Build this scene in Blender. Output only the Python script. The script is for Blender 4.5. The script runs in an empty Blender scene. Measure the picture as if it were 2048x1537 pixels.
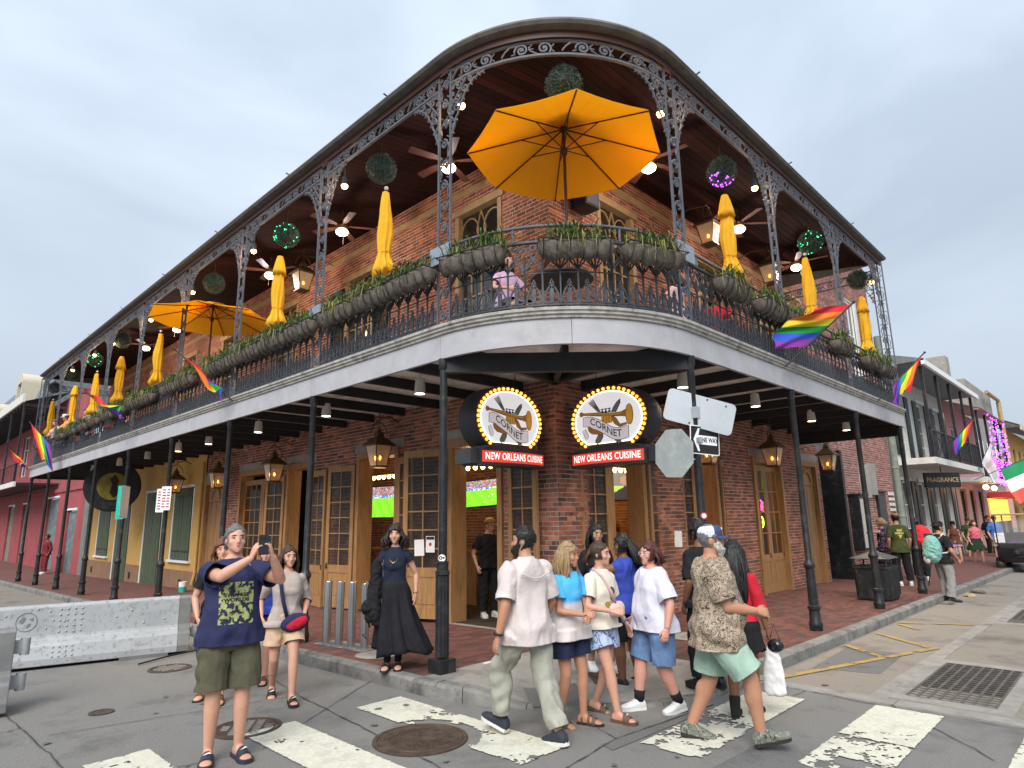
import bpy, bmesh, math, random
import numpy as np
from mathutils import Vector, Matrix, Euler, noise
from mathutils.bvhtree import BVHTree
R = math.radians
PI = math.pi
sc = bpy.context.scene
col = sc.collection
V = Vector
cam = bpy.data.cameras.new('camera')
cam.sensor_width = 36.0
cam.lens = 1269.36 / 2048 * 36
cam.clip_start = 0.05
cam.clip_end = 2000
camo = bpy.data.objects.new('camera', cam)
col.objects.link(camo)
_yaw, _pit, _rol = R(44.18), R(12.012), R(-0.983)
_f = V((math.cos(_pit) * math.cos(_yaw), math.cos(_pit) * math.sin(_yaw), math.sin(_pit)))
_r0 = V((math.sin(_yaw), -math.cos(_yaw), 0))
_u0 = _r0.cross(_f)
_rt = _r0 * math.cos(_rol) + _u0 * math.sin(_rol)
_up = -_r0 * math.sin(_rol) + _u0 * math.cos(_rol)
_m = Matrix((_rt, _up, -_f)).transposed().to_4x4()
_m.translation = V((-7.4316, -6.3009, 1.83))
camo.matrix_world = _m
sc.camera = camo
SUN_EL, SUN_AZ = R(42), R(212)
world = bpy.data.worlds.new('World')
sc.world = world
world.use_nodes = True
wn, wl = world.node_tree.nodes, world.node_tree.links
wn.clear()
wo = wn.new('ShaderNodeOutputWorld')
bg = wn.new('ShaderNodeBackground')
bg.inputs['Strength'].default_value = 0.052
sky = wn.new('ShaderNodeTexSky')
sky.sky_type = 'NISHITA'
sky.sun_disc = False
sky.sun_elevation = SUN_EL
sky.sun_rotation = R(90) - SUN_AZ
sky.dust_density = 2.0
tc = wn.new('ShaderNodeTexCoord')
mp = wn.new('ShaderNodeMapping')
mp.inputs['Scale'].default_value = (1.0, 1.0, 2.2)
nz = wn.new('ShaderNodeTexNoise')
nz.inputs['Scale'].default_value = 1.7
nz.inputs['Detail'].default_value = 5
nz.inputs['Roughness'].default_value = 0.48
nz.inputs['Distortion'].default_value = 0.4
rp = wn.new('ShaderNodeValToRGB')
rp.color_ramp.elements[0].position = 0.36
rp.color_ramp.elements[0].color = (3.75, 4.4, 5.25, 1)
rp.color_ramp.elements[1].position = 0.64
rp.color_ramp.elements[1].color = (5.2, 5.95, 6.9, 1)
mx = wn.new('ShaderNodeMixRGB')
mx.inputs['Fac'].default_value = 0.93
wl.new(tc.outputs['Generated'], mp.inputs['Vector'])
wl.new(mp.outputs['Vector'], nz.inputs['Vector'])
wl.new(nz.outputs['Fac'], rp.inputs['Fac'])
wl.new(sky.outputs['Color'], mx.inputs['Color1'])
wl.new(rp.outputs['Color'], mx.inputs['Color2'])
sp_ = wn.new('ShaderNodeSeparateXYZ'); cl_ = wn.new('ShaderNodeClamp'); ma = wn.new('ShaderNodeMath'); ma.operation = 'MULTIPLY_ADD'
ma.inputs[1].default_value = .95; ma.inputs[2].default_value = .72
ml = wn.new('ShaderNodeMixRGB'); ml.blend_type = 'MULTIPLY'; ml.inputs['Fac'].default_value = 1
wl.new(tc.outputs['Generated'], sp_.inputs['Vector']); wl.new(sp_.outputs['Z'], cl_.inputs['Value']); wl.new(cl_.outputs['Result'], ma.inputs[0])
wl.new(mx.outputs['Color'], ml.inputs['Color1']); wl.new(ma.outputs[0], ml.inputs['Color2'])
wl.new(ml.outputs['Color'], bg.inputs['Color'])
wl.new(bg.outputs['Background'], wo.inputs['Surface'])
sun = bpy.data.lights.new('sun', 'SUN')
sun.energy = 1.5
sun.angle = R(38)
sun.color = (1.0, 0.97, 0.92)
suno = bpy.data.objects.new('sun', sun)
col.objects.link(suno)
_sd = V((math.cos(SUN_EL) * math.cos(SUN_AZ), math.cos(SUN_EL) * math.sin(SUN_AZ), math.sin(SUN_EL)))
suno.rotation_euler = _sd.to_track_quat('Z', 'Y').to_euler()
suno.location = (-20, -20, 40)
sc.view_settings.view_transform = 'Standard'
sc.view_settings.look = 'None'
sc.view_settings.exposure = 1.42
sc.view_settings.gamma = 1.0
sc.view_settings.use_curve_mapping = False
try:
 sc.cycles.use_denoising = True
 sc.cycles.max_bounces = 8
 sc.cycles.diffuse_bounces = 4
 sc.cycles.glossy_bounces = 3
 sc.cycles.transmission_bounces = 4
 sc.cycles.transparent_max_bounces = 8
 sc.cycles.sample_clamp_indirect = 6
 sc.cycles.use_light_tree = True
except Exception:
 pass
def gz(x, y):
 return -0.0086 * min(max(x, 0), 25) - 0.0146 * min(max(y, 0), 30)
class MB:
 """collects verts, faces, material slots and face colours for ONE mesh"""
 def __init__(s):
  s.v = []; s.f = []; s.m = []; s.c = []; s.mi = 0; s.col = None
 def add(s, vs, fs):
  b = len(s.v)
  s.v += [tuple(p) for p in vs]
  for f in fs:
   s.f.append([i + b for i in f]); s.m.append(s.mi); s.c.append(s.col)
  return s
 def box(s, x0, x1, y0, y1, z0, z1, M=None):
  vs = [(x, y, z) for z in (z0, z1) for y in (y0, y1) for x in (x0, x1)]
  if M is not None: vs = [M @ V(p) for p in vs]
  return s.add(vs, [(0, 2, 3, 1), (4, 5, 7, 6), (0, 1, 5, 4), (2, 6, 7, 3), (0, 4, 6, 2), (1, 3, 7, 5)])
 def quad(s, a, b, c, d):
  return s.add([a, b, c, d], [(0, 1, 2, 3)])
 def tube(s, pts, r, n=8, cap=True, flat=1.0, up=None):
  pts = [V(p) for p in pts]
  k = len(pts)
  rs = r if isinstance(r, (list, tuple)) else [r] * k
  vs = []; pu = None
  for i, p in enumerate(pts):
   t = (pts[min(i + 1, k - 1)] - pts[max(i - 1, 0)])
   t = t.normalized() if t.length > 1e-9 else V((0, 0, 1))
   if pu is None:
    a = V(up) if up is not None else (V((0, 0, 1)) if abs(t.z) < .9 else V((1, 0, 0)))
   else: a = pu
   u = a - t * a.dot(t)
   if u.length < 1e-6: u = t.orthogonal()
   u.normalize(); w = t.cross(u); pu = u
   for j in range(n):
    q = 2 * PI * j / n
    vs.append(p + u * (rs[i] * math.cos(q)) + w * (rs[i] * flat * math.sin(q)))
  fs = [(i * n + j, i * n + (j + 1) % n, (i + 1) * n + (j + 1) % n, (i + 1) * n + j) for i in range(k - 1) for j in range(n)]
  if cap: fs += [tuple(range(n))[::-1], tuple((k - 1) * n + j for j in range(n))]
  return s.add(vs, fs)
 def rings(s, rs, cap=True):
  """rs: list of lists of points, equal length"""
  n = len(rs[0]); k = len(rs)
  vs = [p for r_ in rs for p in r_]
  fs = [(i * n + j, i * n + (j + 1) % n, (i + 1) * n + (j + 1) % n, (i + 1) * n + j) for i in range(k - 1) for j in range(n)]
  if cap: fs += [tuple(range(n))[::-1], tuple((k - 1) * n + j for j in range(n))]
  return s.add(vs, fs)
 def lathe(s, prof, n=16, o=(0, 0, 0), M=None, cap=True):
  rr = []
  for (r, z) in prof:
   ring = []
   for j in range(n):
    q = 2 * PI * j / n
    p = V((o[0] + r * math.cos(q), o[1] + r * math.sin(q), o[2] + z))
    ring.append(M @ p if M is not None else p)
   rr.append(ring)
  return s.rings(rr, cap)
 def prism(s, poly, h0, h1, M=None):
  n = len(poly)
  vs = [V((p[0], p[1], h)) for h in (h0, h1) for p in poly]
  if M is not None: vs = [M @ p for p in vs]
  fs = [tuple(range(n))[::-1], tuple(range(n, 2 * n))] + [(i, (i + 1) % n, n + (i + 1) % n, n + i) for i in range(n)]
  return s.add(vs, fs)
 def ball(s, c, r, nu=12, nv=8, sx=1, sy=1, sz=1, M=None):
  rr = []
  for i in range(nv + 1):
   a = -PI / 2 + PI * min(max(i / nv, .01), .99)
   ring = []
   for j in range(nu):
    q = 2 * PI * j / nu
    p = V((r * sx * math.cos(a) * math.cos(q), r * sy * math.cos(a) * math.sin(q), r * sz * math.sin(a)))
    if M is not None: p = M @ p
    ring.append(p + V(c))
   rr.append(ring)
  return s.rings(rr)
 def bar(s, pts, w, t, F, closed=False):
  """flat bar along a 2-D polyline (u,v) of width w, thickness t; F(u,v,h) maps to 3-D"""
  k = len(pts); vs = []
  for i, p in enumerate(pts):
   a = pts[i - 1] if (i > 0 or closed) else pts[i]
   b = pts[(i + 1) % k] if (i < k - 1 or closed) else pts[i]
   dx, dy = b[0] - a[0], b[1] - a[1]
   L = math.hypot(dx, dy) or 1
   nx, ny = -dy / L * w / 2, dx / L * w / 2
   for (sg, h) in ((1, -t / 2), (1, t / 2), (-1, t / 2), (-1, -t / 2)):
    vs.append(F(p[0] + sg * nx, p[1] + sg * ny, h))
  fs = []
  for i in range(k if closed else k - 1):
   a, b = i * 4, ((i + 1) % k) * 4
   for j in range(4):
    fs.append((a + j, a + (j + 1) % 4, b + (j + 1) % 4, b + j))
  if not closed: fs += [(3, 2, 1, 0), ((k - 1) * 4, (k - 1) * 4 + 1, (k - 1) * 4 + 2, (k - 1) * 4 + 3)]
  return s.add(vs, fs)
 def mesh(s, name, mats, smooth=None):
  me = bpy.data.meshes.new(name)
  me.from_pydata(s.v, [], s.f)
  for m_ in (mats if isinstance(mats, (list, tuple)) else [mats]): me.materials.append(m_)
  me.polygons.foreach_set('material_index', s.m)
  if any(c is not None for c in s.c):
   at = me.color_attributes.new('Col', 'FLOAT_COLOR', 'CORNER')
   arr = []
   for f, c in zip(s.f, s.c):
    c = c or (1, 1, 1)
    arr += [c[0], c[1], c[2], 1.0] * len(f)
   at.data.foreach_set('color', arr)
  if smooth is not None:
   me.shade_smooth()
   if smooth < 3: me.set_sharp_from_angle(angle=smooth)
  me.update()
  return me
 def build(s, name, mats, parent=None, smooth=None, loc=None, rot=None, bevel=0):
  o = bpy.data.objects.new(name, s.mesh(name, mats, smooth))
  col.objects.link(o)
  if parent is not None: o.parent = parent
  if loc is not None: o.location = loc
  if rot is not None: o.rotation_euler = rot
  if bevel:
   b = o.modifiers.new('bevel', 'BEVEL'); b.width = bevel; b.segments = 2; b.limit_method = 'ANGLE'
  return o
def tag(o, label=None, cat=None, group=None, kind=None):
 if label: o['label'] = label
 if cat: o['category'] = cat
 if group: o['group'] = group
 if kind: o['kind'] = kind
 return o
def thing(name, label, cat, loc=(0, 0, 0), rz=0, group=None):
 o = bpy.data.objects.new(name, None)
 o.empty_display_size = .1
 col.objects.link(o)
 o.location = loc; o.rotation_euler = (0, 0, rz)
 return tag(o, label, cat, group)
def linked(name, me, parent=None, loc=(0, 0, 0), rot=(0, 0, 0), scale=None):
 o = bpy.data.objects.new(name, me); col.objects.link(o)
 if parent is not None: o.parent = parent
 o.location = loc; o.rotation_euler = rot
 if scale: o.scale = scale
 return o
def copy_tree(o, parent=None):
 c = o.copy(); col.objects.link(c)
 if parent is not None: c.parent = parent
 for ch in list(o.children): copy_tree(ch, c)
 return c
def dup(o, loc, rz=0, label=None, group=None, scale=None):
 c = copy_tree(o)
 c.location = loc; c.rotation_euler = (0, 0, rz)
 if scale: c.scale = (scale,) * 3
 if label: c['label'] = label
 if group: c['group'] = group
 return c
def mat(name, c=(.5, .5, .5), rough=.7, metal=0.0, var=.18, scale=6.0, bump=.0, bscale=80.0, emit=None, es=1.0,
  attr=False, spec=.4, dirt=None, dscale=1.5, damt=.5, alpha=1.0, trans=0.0, coord='Object', streak=None, c2=None):
 m = bpy.data.materials.new(name); m.use_nodes = True
 n, l = m.node_tree.nodes, m.node_tree.links
 b = n['Principled BSDF']
 b.inputs['Roughness'].default_value = rough
 b.inputs['Metallic'].default_value = metal
 b.inputs['Specular IOR Level'].default_value = spec
 tcn = n.new('ShaderNodeTexCoord')
 vec = tcn.outputs[coord]
 if streak:
  mpn = n.new('ShaderNodeMapping'); mpn.inputs['Scale'].default_value = streak
  l.new(vec, mpn.inputs['Vector']); svec = mpn.outputs['Vector']
 else: svec = vec
 nt = n.new('ShaderNodeTexNoise'); nt.inputs['Scale'].default_value = scale; nt.inputs['Detail'].default_value = 5
 nt.inputs['Roughness'].default_value = .65
 l.new(svec, nt.inputs['Vector'])
 r = n.new('ShaderNodeValToRGB')
 r.color_ramp.elements[0].position = .3; r.color_ramp.elements[1].position = .7
 lo = tuple(max(0, x * (1 - var)) for x in c); hi = tuple(min(1, x * (1 + var)) for x in (c2 or c))
 r.color_ramp.elements[0].color = (*lo, 1); r.color_ramp.elements[1].color = (*hi, 1)
 l.new(nt.outputs['Fac'], r.inputs['Fac'])
 out = r.outputs['Color']
 if attr:
  a = n.new('ShaderNodeVertexColor'); a.layer_name = 'Col'
  mm = n.new('ShaderNodeMixRGB'); mm.blend_type = 'MULTIPLY'; mm.inputs['Fac'].default_value = 1
  l.new(a.outputs['Color'], mm.inputs['Color1']); l.new(out, mm.inputs['Color2'])
  out = mm.outputs['Color']
 if dirt:
  d = n.new('ShaderNodeTexNoise'); d.inputs['Scale'].default_value = dscale; d.inputs['Detail'].default_value = 8
  d.inputs['Roughness'].default_value = .7
  l.new(svec, d.inputs['Vector'])
  dr = n.new('ShaderNodeValToRGB'); dr.color_ramp.elements[0].position = .52; dr.color_ramp.elements[1].position = .68
  dr.color_ramp.elements[0].color = (0, 0, 0, 1); dr.color_ramp.elements[1].color = (damt, damt, damt, 1)
  l.new(d.outputs['Fac'], dr.inputs['Fac'])
  dm = n.new('ShaderNodeMixRGB'); dm.inputs['Color2'].default_value = (*dirt, 1)
  l.new(dr.outputs['Color'], dm.inputs['Fac']); l.new(out, dm.inputs['Color1'])
  out = dm.outputs['Color']
 l.new(out, b.inputs['Base Color'])
 if bump:
  bn = n.new('ShaderNodeTexNoise'); bn.inputs['Scale'].default_value = bscale; bn.inputs['Detail'].default_value = 4
  l.new(svec, bn.inputs['Vector'])
  bp = n.new('ShaderNodeBump'); bp.inputs['Strength'].default_value = bump; bp.inputs['Distance'].default_value = .01
  l.new(bn.outputs['Fac'], bp.inputs['Height']); l.new(bp.outputs['Normal'], b.inputs['Normal'])
 if emit:
  b.inputs['Emission Color'].default_value = (*emit, 1); b.inputs['Emission Strength'].default_value = es
 if alpha < 1: b.inputs['Alpha'].default_value = alpha
 if trans: b.inputs['Transmission Weight'].default_value = trans
 return m
M = {}
M['brick'] = mat('brick', (1, 1, 1), .9, var=.28, scale=22, bump=.5, bscale=45, attr=True, dirt=(.03, .022, .02), dscale=.9, damt=.5)
M['brick_clean'] = mat('brick_clean', (1, 1, 1), .9, var=.2, scale=25, bump=.4, bscale=60, attr=True, dirt=(.07, .035, .025), dscale=.8, damt=.5)  # random dark grime patches also put shade into the upper brick colour
M['mortar'] = mat('mortar', (.46, .4, .34), .95, var=.35, scale=5, bump=.5, bscale=90, dirt=(.06, .05, .045), dscale=1.1, damt=.7)
M['mortar_light'] = mat('mortar_light', (.66, .57, .48), .95, var=.2, scale=5, bump=.4, bscale=90)
M['door_wood'] = mat('door_wood', (.33, .18, .072), .55, var=.22, scale=3, bump=.12, bscale=50, streak=(6, 6, .8), dirt=(.09, .045, .02), dscale=2.5, damt=.5)
M['tan_wood'] = mat('tan_wood', (.4, .27, .13), .6, var=.2, scale=4, bump=.1, dirt=(.2, .13, .07), dscale=3, damt=.4)
M['iron'] = mat('iron', (.045, .05, .06), .5, metal=.3, var=.4, scale=14, bump=.25, bscale=60, dirt=(.11, .11, .12), dscale=6, damt=.5)
M['iron_grey'] = mat('iron_grey', (.1, .108, .13), .6, metal=.0, var=.3, scale=10, bump=.15, dirt=(.045, .048, .055), dscale=5, damt=.6)
M['iron_black'] = mat('iron_black', (.018, .019, .022), .45, metal=.2, var=.4, scale=8, bump=.2, bscale=40, dirt=(.09, .085, .08), dscale=5, damt=.5)
M['fascia'] = mat('fascia', (.4, .395, .415), .7, var=.1, scale=3, bump=.1, bscale=30, dirt=(.25, .23, .21), dscale=2.2, damt=.4)
M['moulding'] = mat('moulding', (.36, .34, .31), .8, var=.3, scale=8, bump=.2, dirt=(.1, .09, .08), dscale=6, damt=.8)
M['soffit'] = mat('soffit', (.85, .83, .79), .8, var=.2, scale=2.5, dirt=(.2, .18, .15), dscale=2, damt=.6)
M['joist'] = mat('joist', (.02, .021, .024), .6, var=.3)
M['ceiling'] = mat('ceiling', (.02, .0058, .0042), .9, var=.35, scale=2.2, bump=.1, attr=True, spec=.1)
M['roof'] = mat('roof', (.11, .1, .09), .7, var=.3, scale=5, bump=.3, dirt=(.13, .115, .1), dscale=3, damt=.6)
M['asphalt'] = mat('asphalt', (.2, .192, .178), .85, var=.34, scale=95, bump=.8, bscale=170, dirt=(.1, .097, .093), dscale=1.1, damt=.8)
M['asphalt_warm'] = mat('asphalt_warm', (.235, .21, .175), .88, var=.34, scale=95, bump=.5, bscale=200, dirt=(.085, .078, .068), dscale=.8, damt=.7)
M['asphalt_patch'] = mat('asphalt_patch', (.15, .146, .138), .9, var=.34, scale=95, bump=.8, bscale=150, dirt=(.08, .078, .075), dscale=3, damt=.6)
M['oil_stain'] = mat('oil_stain', (.13, .126, .12), .7, var=.3, scale=20)
M['crack'] = mat('crack', (.055, .054, .052), .9, var=.3)
M['concrete'] = mat('concrete', (.27, .255, .23), .9, var=.2, scale=3, bump=.4, bscale=120, dirt=(.1, .095, .088), dscale=1.8, damt=.75)
M['kerb'] = mat('kerb', (.19, .185, .17), .9, var=.3, scale=4, bump=.6, bscale=60, dirt=(.055, .055, .05), dscale=3, damt=.85)
M['paver'] = mat('paver', (1, 1, 1), .9, var=.3, scale=12, bump=.4, bscale=70, attr=True, dirt=(.08, .05, .045), dscale=1.2, damt=.55)
M['paver_far'] = mat('paver_far', (.15, .062, .05), .9, var=.35, scale=9, bump=.4, bscale=50, dirt=(.09, .055, .048), dscale=1.0, damt=.7)
M['paver_joint'] = mat('paver_joint', (.085, .052, .045), .95, var=.3)
M['road_paint'] = mat('road_paint', (.58, .56, .46), .8, var=.14, scale=30, bump=.3, bscale=150, dirt=(.3, .29, .26), dscale=3, damt=.6)
M['yellow_paint'] = mat('yellow_paint', (.36, .24, .085), .85, var=.2, scale=10, dirt=(.15, .14, .12), dscale=5, damt=.8)
M['rust_iron'] = mat('rust_iron', (.085, .06, .045), .7, metal=.4, var=.4, scale=8, bump=.4, bscale=90, dirt=(.14, .09, .06), dscale=4, damt=.5)
M['grate_iron'] = mat('grate_iron', (.13, .115, .1), .65, metal=.4, var=.3, scale=10, bump=.2)
M['dark'] = mat('dark', (.012, .011, .01), .9, var=.2)
M['steel'] = mat('steel', (.52, .53, .54), .28, metal=1, var=.08, scale=3, bump=.03, streak=(1, 1, .1))
M['alu'] = mat('alu', (.66, .68, .69), .38, metal=.85, var=.06, scale=4)
M['alu_back'] = mat('alu_back', (.46, .51, .49), .5, metal=.5, var=.12, scale=5, dirt=(.7, .72, .7), dscale=9, damt=.6)
M['white'] = mat('white', (.75, .75, .74), .6, var=.06)
M['off_white'] = mat('off_white', (.62, .61, .57), .7, var=.12, dirt=(.4, .38, .34), dscale=2, damt=.4)
M['black'] = mat('black', (.012, .012, .013), .5, var=.3)
M['black_gloss'] = mat('black_gloss', (.01, .01, .012), .12, var=.1, spec=.6)
M['dark_grey'] = mat('dark_grey', (.05, .052, .056), .55, var=.2)
M['red'] = mat('red', (.5, .035, .03), .5, var=.1)
M['canvas'] = mat('canvas', (1.0, .56, .03), .8, var=.05, scale=2, bump=.05, bscale=300)
M['canvas_yellow'] = mat('canvas_yellow', (.95, .54, .03), .8, var=.16, scale=3, bump=.05, bscale=300)
M['umb_wood'] = mat('umb_wood', (.065, .022, .012), .5, var=.2)
M['leaf'] = mat('leaf', (.075, .13, .028), .55, var=.45, scale=14, attr=True)
M['boxwood'] = mat('boxwood', (1, 1, 1), .6, var=.3, scale=20, attr=True)
M['coir'] = mat('coir', (.135, .115, .095), .95, var=.45, scale=10, bump=1.0, bscale=40, streak=(1.5, 1.5, .6))
M['glow_warm'] = mat('glow_warm', (1, .8, .5), .5, emit=(1, .5, .17), es=9)
M['glow_fan'] = mat('glow_fan', (1, .9, .75), .5, emit=(1, .78, .48), es=5)
M['glow_white'] = mat('glow_white', (1, 1, 1), .5, emit=(.9, .9, 1), es=7)
M['glow_bulb'] = mat('glow_bulb', (1, .6, .2), .4, emit=(1, .36, .03), es=1.25)
M['glow_flame'] = mat('glow_flame', (1, .6, .2), .4, emit=(1, .38, .05), es=7)
M['glow_room'] = mat('glow_room', (1, .6, .2), .4, emit=(1, .6, .26), es=11)
M['glow_green'] = mat('glow_green', (.1, .9, .4), .4, emit=(.05, 1, .35), es=3)
M['glow_purple'] = mat('glow_purple', (.5, .1, .9), .4, emit=(.42, .05, 1), es=4)
M['lamp_glass'] = mat('lamp_glass', (.75, .62, .42), .25, var=.12, scale=5, trans=.35, spec=.6)
M['copper'] = mat('copper', (.13, .085, .045), .45, metal=.7, var=.35, scale=8)
M['pane_glass'] = mat('pane_glass', (.028, .024, .02), .06, var=.4, scale=1.5, spec=.9)
M['room_brick'] = mat('room_brick', (.28, .12, .06), .9, var=.4, scale=6, bump=.3)
M['room_wall'] = mat('room_wall', (.5, .27, .09), .8, var=.2)
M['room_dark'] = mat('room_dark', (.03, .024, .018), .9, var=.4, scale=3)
M['barrier'] = mat('barrier', (.37, .385, .395), .6, metal=.1, var=.12, scale=2, bump=.15, bscale=40, dirt=(.13, .125, .12), dscale=16, damt=.7)
M['barrier_end'] = mat('barrier_end', (.2, .2, .195), .6, metal=.4, var=.2, scale=4, bump=.1)
M['yellow_stucco'] = mat('yellow_stucco', (.57, .345, .105), .85, var=.09, scale=2.5, bump=.2, bscale=60, dirt=(.3, .19, .08), dscale=1.2, damt=.45)
M['brown_stucco'] = mat('brown_stucco', (.26, .15, .085), .85, var=.15, scale=3, bump=.2)
M['red_stucco'] = mat('red_stucco', (.32, .07, .078), .85, var=.16, scale=1.6, bump=.25, bscale=50, dirt=(.12, .035, .04), dscale=1.1, damt=.5)
M['shutter'] = mat('shutter', (.075, .1, .058), .6, var=.15, scale=4)
M['grey_green'] = mat('grey_green', (.18, .2, .165), .75, var=.2, scale=3, dirt=(.3, .32, .28), dscale=4, damt=.5)
M['slate'] = mat('slate', (.16, .18, .19), .7, var=.35, scale=6, bump=.3)
M['cream'] = mat('cream', (.55, .5, .38), .7, var=.1)
M['pink_wall'] = mat('pink_wall', (.5, .28, .24), .8, var=.12)
M['grey_wall'] = mat('grey_wall', (.3, .28, .25), .9, var=.3, scale=2, bump=.3, dirt=(.1, .09, .08), dscale=1, damt=.6)
M['dark_green'] = mat('dark_green', (.015, .03, .022), .5, var=.2)
M['lit_orange'] = mat('lit_orange', (.8, .35, .08), .6, emit=(1, .4, .06), es=.9)
def translucent(m, c, f=.45):
 n, l = m.node_tree.nodes, m.node_tree.links
 o = n['Material Output']; b = n['Principled BSDF']
 t = n.new('ShaderNodeBsdfTranslucent'); t.inputs['Color'].default_value = (*c, 1)
 x = n.new('ShaderNodeMixShader'); x.inputs['Fac'].default_value = f
 l.new(b.outputs['BSDF'], x.inputs[1]); l.new(t.outputs['BSDF'], x.inputs[2]); l.new(x.outputs['Shader'], o.inputs['Surface'])
translucent(M['canvas'], (1, .62, .03), .55); translucent(M['canvas_yellow'], (1, .62, .04), .35)
# ================================================================= GROUND
def sheet(name, mats, polys, z, parent=None):
 b = MB()
 for p in polys:
  b.add([(x, y, z + gz(x, y)) for x, y in p], [tuple(range(len(p)))])
 return b.build(name, mats, parent)
def grid_sheet(name, m_, xs, ys, z, kind='structure', skip=None):
 b = MB()
 for i in range(len(xs) - 1):
  for j in range(len(ys) - 1):
   if skip and skip(xs[i], xs[i + 1], ys[j], ys[j + 1]): continue
   b.add([(x, y, z + gz(x, y)) for x, y in ((xs[i], ys[j]), (xs[i + 1], ys[j]), (xs[i + 1], ys[j + 1]), (xs[i], ys[j + 1]))], [(0, 1, 2, 3)])
 return tag(b.build(name, m_), kind=kind)
grid_sheet('street', M['asphalt'], [-600, -60, -12, 0.02, 6, 25, 80, 600], [-600, -60, -12, 0, 12, 30, 90, 600], 0)
grid_sheet('side_street', M['asphalt_warm'], [0.02, 3, 9, 25, 120], [-9.5, -2.8], 0.004)
grid_sheet('far_street', M['asphalt_warm'], [-9, -2.85], [6.5, 12, 20, 30, 70], 0.004)
def crack(pts, w=.016, z=.009, m_='crack', rough=.5):
 random.seed(int(abs(pts[0][0]) * 977))
 b = MB(); P = []
 for (a, c) in zip(pts[:-1], pts[1:]):
  L = math.dist(a, c); n = max(2, int(L / .12))
  for i in range(n): P.append((a[0] + (c[0] - a[0]) * i / n + random.gauss(0, .006), a[1] + (c[1] - a[1]) * i / n + random.gauss(0, .006)))
 P.append(pts[-1])
 for i in range(len(P) - 1):
  a, c = P[i], P[i + 1]; L = math.dist(a, c) or 1
  nx, ny = -(c[1] - a[1]) / L, (c[0] - a[0]) / L
  w0 = w * random.uniform(1 - rough, 1 + rough) / 2
  b.add([(p[0] + s * nx * w0, p[1] + s * ny * w0, z + gz(*p)) for p, s in ((a, 1), (a, -1), (c, -1), (c, 1))], [(0, 1, 2, 3)])
 return b
cb = MB()
for pts in ([(-3.77, .52), (-4.05, -2.19), (-4.2, -4.6)], [(-4.78, -.78), (-2.9, .5)], [(-6.05, 2.33), (-6.0, -.01), (-6.3, -2)], [(-4.6, -3.05), (-2.67, -2.81), (-1.2, -2.95)],
   [(-.03, -2.95), (-.19, -4.0), (-.2, -7)], [(-5.9, 1.1), (-3.8, .6)], [(-2.67, -2.81), (-2.4, -2.3)], [(-7, -.4), (-4.78, -.78)], [(-3.3, 3), (-3.77, .52)],
   [(-2.2, -3.3), (0.0, -3.45)], [(-6.0, 1.6), (-7.0, 1.4)], [(-1.2, -5.2), (.1, -4.05)]):
 c_ = crack(pts, .008 if len(pts) < 3 else .012)
 cb.add(c_.v, c_.f)
tag(cb.build('pavement_joints', M['crack']), kind='structure')
b = MB()
for i, P in enumerate(([(-2.9, -2.95), (-1.6, -3.0), (-1.7, -2.92), (-2.85, -2.8)], [(-3.0, -3.7), (-1.9, -3.75), (-2.2, -5.4), (-3.4, -5.2)], [(1.0, -3.1), (2.6, -3.0), (2.7, -3.7), (1.2, -3.8)], [(3.2, -5.3), (6.2, -5.2), (6.3, -6.6), (3.3, -6.8)])):
 b.add([(x, y, .0055 + .0006 * i + gz(x, y)) for x, y in P], [(0, 1, 2, 3)])
tag(b.build('road_patches', M['asphalt_patch']), kind='structure')
random.seed(15); b = MB()
for i in range(70):
 x, y = random.uniform(-6.8, 1.5), random.uniform(-4.6, 1.8) - 0
 if x > -3.2 and y > -2.9: continue
 r = random.choice((.012, .018, .025, .035)); k = 12
 b.add([(x + r * random.uniform(.6, 1.3) * math.cos(2 * PI * j / k), y + r * random.uniform(.6, 1.3) * math.sin(2 * PI * j / k), .0155 + gz(x, y)) for j in range(k)], [tuple(range(k))])
tag(b.build('road_stains', M['oil_stain']), kind='stuff')
b = MB()
for (x0, x1, y0, y1) in ((-.12, .1, -9.5, -2.95), (.1, 40, -4.16, -3.98)):
 n = max(1, int((x1 - x0) / 1.2)); k = max(1, int((y1 - y0) / 1.2))
 for i in range(n):
  for j in range(k):
   xa, xb = x0 + (x1 - x0) * i / n + .006, x0 + (x1 - x0) * (i + 1) / n - .006
   ya, yb = y0 + (y1 - y0) * j / k + .006, y0 + (y1 - y0) * (j + 1) / k - .006
   g = gz((xa + xb) / 2, (ya + yb) / 2)
   b.box(xa, xb, ya, yb, g - .03, g + .011)
tag(b.build('gutter_band', M['concrete']), kind='structure')
def paint(name, x0, x1, y0, y1, m_, z, thr, wear, cell=.02, seed=0, skew=0):
 nx, ny = int((x1 - x0) / cell), int((y1 - y0) / cell)
 b = MB(); ids = {}
 for i in range(nx):
  for j in range(ny):
   x, y = x0 + i * cell, y0 + j * cell
   e = noise.noise(V((x * 2.2, y * 2.2, seed))) * .42 + noise.noise(V((x * 9, y * 9, seed + 5))) * .35 + noise.noise(V((x * 30, y * 30, seed + 9))) * .25
   ed = min(i, nx - 1 - i, j, ny - 1 - j) * cell
   if e + wear(x, y) - max(0, .03 - ed) * -2.5 > thr: continue
   fs = []
   for (a, c) in ((i, j), (i + 1, j), (i + 1, j + 1), (i, j + 1)):
    if (a, c) not in ids:
     px, py = x0 + a * cell + random.uniform(-.006, .006), y0 + c * cell + random.uniform(-.006, .006)
     px += skew * (py - y0)
     ids[(a, c)] = len(b.v); b.v.append((px, py, z + gz(px, py)))
    fs.append(ids[(a, c)])
   b.f.append(fs); b.m.append(0); b.c.append(None)
 return tag(b.build(name, m_), kind='structure')
random.seed(5)
wear0 = lambda x, y: 0.0
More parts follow.
